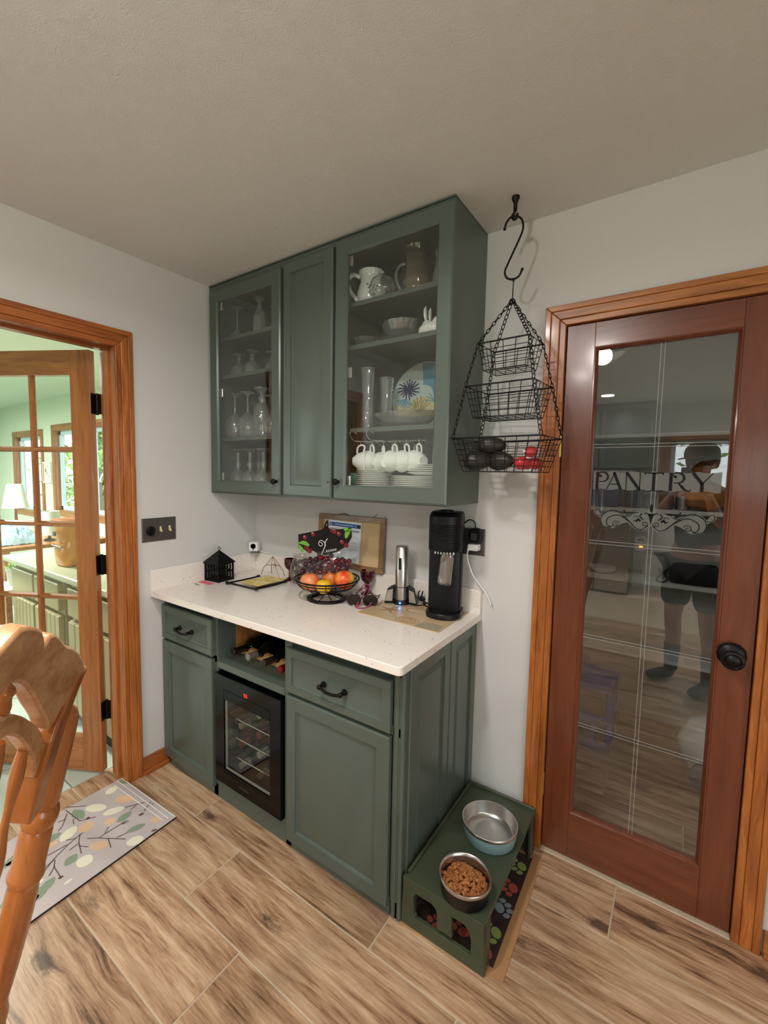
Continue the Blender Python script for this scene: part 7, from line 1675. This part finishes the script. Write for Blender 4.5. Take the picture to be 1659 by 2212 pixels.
single(MB().prism([(1.80, 1.12), (2.06, 1.12), (2.03, 1.36), (1.85, 1.36)], P1-.020-.022, P1-.020-.010, 'xy'), 'paper_tray', plain('blue_white_tray', (196, 212, 236), .4), 'bluish white flat tray hung under the top pantry shelf', 'tray')
# blue crate with a carton on the pantry floor
M_BLUE = plain('blue_crate_plastic', (34, 60, 150), .45)
bcx = thing('blue_crate', 'blue open-sided plastic step crate at the left of the pantry floor', 'crate', (1.715, 1.0, .001))
m = MB()
for sx in (-.13, .105):
    for sy in (-.14, .115): m.box(sx, sy, 0, sx+.025, sy+.025, .36)
for z0, z1 in ((0, .035), (.15, .185), (.33, .365)): m.box(-.13, -.14, z0, .13, -.12, z1).box(-.13, .12, z0, .13, .14, z1).box(-.13, -.14, z0, -.11, .14, z1).box(.11, -.14, z0, .13, .14, z1)
m.box(-.13, -.14, .345, .13, .14, .352)
for k in (-.05, .05): m.box(k-.012, -.14, .035, k+.012, -.125, .15)
m.build('crate', M_BLUE, bcx, 0, .006, 3)
single(MB().box(1.610, .90, .195, 1.815, 1.10, .325), 'brown_carton', plain('cardboard', (150, 112, 82), .8, 0, .2, .06, 10), 'brown carton inside the blue crate on the pantry floor', 'carton', bevel=.003)
wsk = lump('white_sack', (2.30, .95, .001), .15, .17, .16, plain('white_woven_sack', (206, 206, 200), .8, 0, .2, .06, 20), 'white sack on the pantry floor at the lower right of the glass', 'sack', 7)
single(MB().lathe([(0, 0), (.045, 0), (.055, .006), (.060, .045), (.060, .06), (.050, .065), (0, .067)], 24).xf(Matrix.Translation((2.245, .770, .10)) @ Matrix.Rotation(math.radians(78), 4, 'X')), 'grey_lid', plain('dark_grey_lid', (86, 86, 92), .5), 'round dark grey lid leaning on the white sack in the pantry', 'lid', smooth=50)

# ================================================================== BEHIND THE CAMERA (seen mirrored in the glass)
for i, (x0, x1) in enumerate(((.55, 1.15), (1.16, 1.78))):
    t = thing('wall_cabinet', ['green wall cabinet mirrored at the far left of the pantry glass', 'green wall cabinet mirrored beside the window in the pantry glass'][i], 'cabinet', ((x0+x1)/2, -5.1, 1.60), 0, 'green cabinets across the kitchen')
    MB().box(x0, -5.298, 1.60, x1, -4.93, 2.44).build('body', M_GREEN, t, 0, .001, 1, world=True)
    MB().rings(x0+.01, x1-.01, 1.61, 2.42, DOORP, lambda u, v, d: (u, -4.91-d, v)).build('door', M_GREEN, t, 30, world=True)
fr_ = thing('steel_fridge', 'tall stainless steel fridge mirrored at the left of the pantry glass', 'fridge', (1.22, -4.95, 0))
MB().box(.84, -5.29, 0, 1.60, -4.68, 1.585).build('body', M_PEWTER, fr_, 0, .004, 2, world=True)
for x0, x1 in ((.845, 1.215), (1.225, 1.595)):
    d = MB().box(x0, -4.678, .03, x1, -4.62, 1.58).build('door', M_STEEL, fr_, 0, .008, 3, world=True)
    hx_ = x1-.04 if x0 < 1 else x0+.04
    MB().tube([(hx_, -4.618, .75), (hx_, -4.575, .78), (hx_, -4.575, 1.38), (hx_, -4.618, 1.41)], .011, 10).build('handle', M_CHROME, d, 50, world=True)
dm = thing('added_dome_light', 'frosted dome ceiling light added out of view to brighten the ceiling', 'ceiling light', (ADDED_DOME[0], ADDED_DOME[1], H))  # added fill lamp, kept out of the view
MB().lathe([(0, 0), (.15, 0), (.155, -.008), (.15, -.022), (0, -.022)], 36).build('base', M_BRONZE, dm, 50)
MB().lathe([(.145, -.022), (.150, -.035), (.135, -.070), (.090, -.098), (.03, -.108), (0, -.109)], 36).build('glass_dome', glass('frosted_dome', (.96, .95, .92), .6, .3, .25, (.9, .88, .84)), dm, 60)
pl = bpy.data.lights.new('added_dome_bulb', 'POINT'); pl.energy = ADDED_DOME[2]; pl.color = WARM; pl.shadow_soft_size = .06
plo = bpy.data.objects.new('added_dome_bulb', pl); COL.objects.link(plo); plo.location = (ADDED_DOME[0], ADDED_DOME[1], H-.075)
for i, (x, y, e_) in enumerate(LIGHT_CANS):
    t = thing('recessed_ceiling_light', ['small recessed ceiling light nearest the wall cabinets', 'recessed ceiling light behind the photographer', 'recessed ceiling light mirrored at the upper left of the pantry glass', 'recessed ceiling light at the right side of the kitchen', 'recessed ceiling light in the far right corner of the kitchen'][i], 'ceiling light', (x, y, H), 0, 'recessed ceiling lights')
    MB().lathe([(.070, 0), (.098, 0), (.098, -.004), (.088, -.008), (.070, -.004), (.070, 0)], 32).build('trim_ring', M_WHITEPAINT, t, 50)
    MB().lathe([(.070, -.002), (.0, -.002)], 32).build('lens', emis('lit_lens', (255, 240, 214), 10), t, 0)
    area_light('recessed_lamp', (x, y, H-.012), .13, e_, WARM, (0, 0, 0), None, math.radians(165))
# ================================================================== THE PHOTOGRAPHER (mirrored in the pantry glass)
ps_loc = Vector((2.195, -2.075, 0.0))
pe = thing('person', 'person in dark cap, shirt and shorts holding up a phone, mirrored in the pantry glass', 'person', ps_loc, YAW)
M_SKIN = plain('skin', (196, 142, 112), .5); M_SHIRT = plain('dark_shirt', (46, 48, 56), .85, 0, .2, .1, 20); M_SHORTS = plain('dark_shorts', (44, 44, 46), .85); M_CAP = plain('brown_cap', (70, 48, 34), .8); M_HAIR = plain('brown_hair', (60, 42, 32), .6); M_SHOE = plain('dark_shoe', (38, 36, 36), .6); M_SOCK = plain('grey_sock', (90, 90, 92), .9)
def skin(name, nodes, edges, mat, parent, root=0, sub=2):
    me = bpy.data.meshes.new(name); ids = {k: i for i, k in enumerate(nodes)}
    me.from_pydata([n[0] for n in nodes.values()], [(ids[a], ids[b]) for a, b in edges], [])
    o = bpy.data.objects.new(name, me); COL.objects.link(o)
    md = o.modifiers.new('skin', 'SKIN'); md.use_smooth_shade = True
    for i, n in enumerate(nodes.values()):
        r = n[1] if isinstance(n[1], tuple) else (n[1], n[1])
        me.skin_vertices[0].data[i].radius = r; me.skin_vertices[0].data[i].use_root = (i == root)
    sb_ = o.modifiers.new('sub', 'SUBSURF'); sb_.levels = sub; sb_.render_levels = sub
    dg = bpy.context.evaluated_depsgraph_get(); dg.update()
    m2 = bpy.data.meshes.new_from_object(o.evaluated_get(dg)); bpy.data.objects.remove(o)
    m2.name = name; m2.materials.clear(); m2.materials.append(mat)
    m2.polygons.foreach_set('use_smooth', [True]*len(m2.polygons))
    o2 = bpy.data.objects.new(name, m2); COL.objects.link(o2); o2.parent = parent
    return o2
PH = Vector((.060, .245, 1.497))                 # centre of the phone, in the person's frame
N = {'pelvis': ((0, 0, .94), (.150, .115)), 'waist': ((0, .0, 1.08), (.140, .105)), 'chest': ((0, .01, 1.26), (.165, .115)), 'upper': ((0, .0, 1.38), (.150, .095)), 'neck': ((0, .010, 1.47), .055), 'jaw': ((0, .040, 1.535), (.062, .068)), 'head': ((0, .030, 1.615), (.074, .092)), 'crown': ((0, .020, 1.68), (.060, .075))}
E_ = [('pelvis', 'waist'), ('waist', 'chest'), ('chest', 'upper'), ('upper', 'neck'), ('neck', 'jaw'), ('jaw', 'head'), ('head', 'crown')]
for s, t in ((-1, 'l'), (1, 'r')):
    N['hip'+t] = ((s*.10, 0, .86), .095); N['thigh'+t] = ((s*.115, .015, .68), .080); N['knee'+t] = ((s*.125, .02, .48), .056); N['calf'+t] = ((s*.130, -.012, .33), .054); N['ankle'+t] = ((s*.135, -.01, .10), .037); N['heel'+t] = ((s*.135, -.02, .045), .038); N['toe'+t] = ((s*.155, .16, .030), (.042, .028))
    E_ += [('pelvis', 'hip'+t), ('hip'+t, 'thigh'+t), ('thigh'+t, 'knee'+t), ('knee'+t, 'calf'+t), ('calf'+t, 'ankle'+t), ('ankle'+t, 'heel'+t), ('heel'+t, 'toe'+t)]
    N['shoulder'+t] = ((s*.185, 0, 1.38), .060); N['elbow'+t] = ((s*.235, .06, 1.14), .042); N['fore'+t] = ((s*.19, .13, 1.26), .040)
    wx = PH.x+s*.075
    N['wrist'+t] = ((wx+s*.035, .190, 1.395), .026); N['palm'+t] = ((wx+s*.012, .215, 1.445), (.030, .018))
    E_ += [('upper', 'shoulder'+t), ('shoulder'+t, 'elbow'+t), ('elbow'+t, 'fore'+t), ('fore'+t, 'wrist'+t), ('wrist'+t, 'palm'+t)]
    for k in range(4):
        z = 1.455+.021*k; L_ = (.9, 1.0, .96, .8)[k]
        N['f%da%s' % (k, t)] = ((PH.x+s*.058, .232-.0*k, z), .0095); N['f%db%s' % (k, t)] = ((PH.x+s*.052, .256, z+.004), .0088); N['f%dc%s' % (k, t)] = ((PH.x+s*(.052-.026*L_), .262, z+.006), .0078)
        E_ += [('palm'+t, 'f%da%s' % (k, t)), ('f%da%s' % (k, t), 'f%db%s' % (k, t)), ('f%db%s' % (k, t), 'f%dc%s' % (k, t))]
    N['t0'+t] = ((PH.x+s*.058, .212, 1.445), .0115); N['t1'+t] = ((PH.x+s*.040, .222, 1.462), .0100); N['t2'+t] = ((PH.x+s*.022, .230, 1.480), .0085)
    E_ += [('palm'+t, 't0'+t), ('t0'+t, 't1'+t), ('t1'+t, 't2'+t)]
skin('body', N, E_, M_SKIN, pe)
sub = {k: (N[k][0], tuple(x+.012 for x in (N[k][1] if isinstance(N[k][1], tuple) else (N[k][1],)*2))) for k in ('pelvis', 'waist', 'chest', 'upper', 'shoulderl', 'shoulderr')}
for t, s in (('l', -1), ('r', 1)):
    a, b = Vector(N['shoulder'+t][0]), Vector(N['elbow'+t][0]); sub['sleeve'+t] = (tuple(a+(b-a)*.6), .062)
skin('shirt', sub, [('pelvis', 'waist'), ('waist', 'chest'), ('chest', 'upper'), ('upper', 'shoulderl'), ('upper', 'shoulderr'), ('shoulderl', 'sleevel'), ('shoulderr', 'sleever')], M_SHIRT, pe)
sh_ = {'pelvis': ((0, 0, .95), (.162, .128))}
for t in 'lr':
    sh_['hip'+t] = (N['hip'+t][0], .112); sh_['thigh'+t] = (N['thigh'+t][0], .102); k_ = N['knee'+t][0]; sh_['hem'+t] = ((k_[0], k_[1], .55), .092)
skin('shorts', sh_, [('pelvis', 'hipl'), ('hipl', 'thighl'), ('thighl', 'heml'), ('pelvis', 'hipr'), ('hipr', 'thighr'), ('thighr', 'hemr')], M_SHORTS, pe)
for t, s in (('l', -1), ('r', 1)):
    q = skin('shoe', {'a': ((s*.135, -.030, .052), (.046, .044)), 'b': ((s*.140, .05, .048), (.048, .040)), 'c': ((s*.152, .135, .040), (.050, .036)), 'd': ((s*.158, .19, .034), (.040, .028))}, [('a', 'b'), ('b', 'c'), ('c', 'd')], M_SHOE, pe)
    MB().lathe([(.042, .075), (.043, .12), (.048, .20), (.054, .27), (.051, .27), (.045, .2), (.04, .12), (.039, .08)], 18, (s*.1325, -.010, 0)).build('sock', M_SOCK, pe, 60)
# face
m = MB()
for s in (-1, 1): m.sphere((s*.030, .112, 1.612), (.012, .008, .007), 12, 8)
m.build('eye', plain('eye_white', (230, 228, 222), .3), pe, 60)
MB().sphere((0, .128, 1.585), (.013, .018, .020), 12, 8).build('nose', M_SKIN, pe, 60)
MB().sphere((0, .112, 1.548), (.022, .007, .006), 12, 8).build('mouth', plain('lips', (160, 90, 84), .4), pe, 60)
m = MB()
for s in (-1, 1): m.sphere((s*.080, .025, 1.600), (.012, .020, .030), 12, 8)
m.build('ear', M_SKIN, pe, 60)
MB().lathe([(.086, 1.575), (.094, 1.61), (.095, 1.645), (.09, 1.66)], 24, (0, .012, 0), sy=1.12).build('hair', M_HAIR, pe, 60)
cpm = MB().lathe([(.097, 1.640), (.099, 1.670), (.092, 1.705), (.070, 1.735), (.035, 1.750), (0, 1.753)], 28, (0, .022, 0), sy=1.14)
cpb = cpm.build('cap', M_CAP, pe, 60)
vs = []; n = 16
for i in range(n+1):
    a = PI*(.12+.76*i/n); vs += [(.098*math.cos(a), .022+.112*math.sin(a), 1.645), (.105*math.cos(a), .030+.175*math.sin(a), 1.632), (.105*math.cos(a), .030+.175*math.sin(a), 1.628), (.098*math.cos(a), .022+.112*math.sin(a), 1.641)]
MB().add(vs, [(i*4+k, i*4+(k+1) % 4, (i+1)*4+(k+1) % 4, (i+1)*4+k) for i in range(n) for k in range(4)]).build('brim', M_CAP, cpb, 40)
ph = thing('smartphone', 'black smartphone held upright in both hands, mirrored in the pantry glass', 'phone', ps_loc, YAW)
MB().box(PH.x-.037, PH.y-.006, PH.z-.075, PH.x+.037, PH.y+.002, PH.z+.075).build('body', M_BLKGL, ph, 0, .003, 3)
MB().box(PH.x-.033, PH.y-.0066, PH.z-.070, PH.x+.033, PH.y-.0060, PH.z+.070).build('screen', emis('phone_screen', (120, 116, 110), .6), ph, 0)
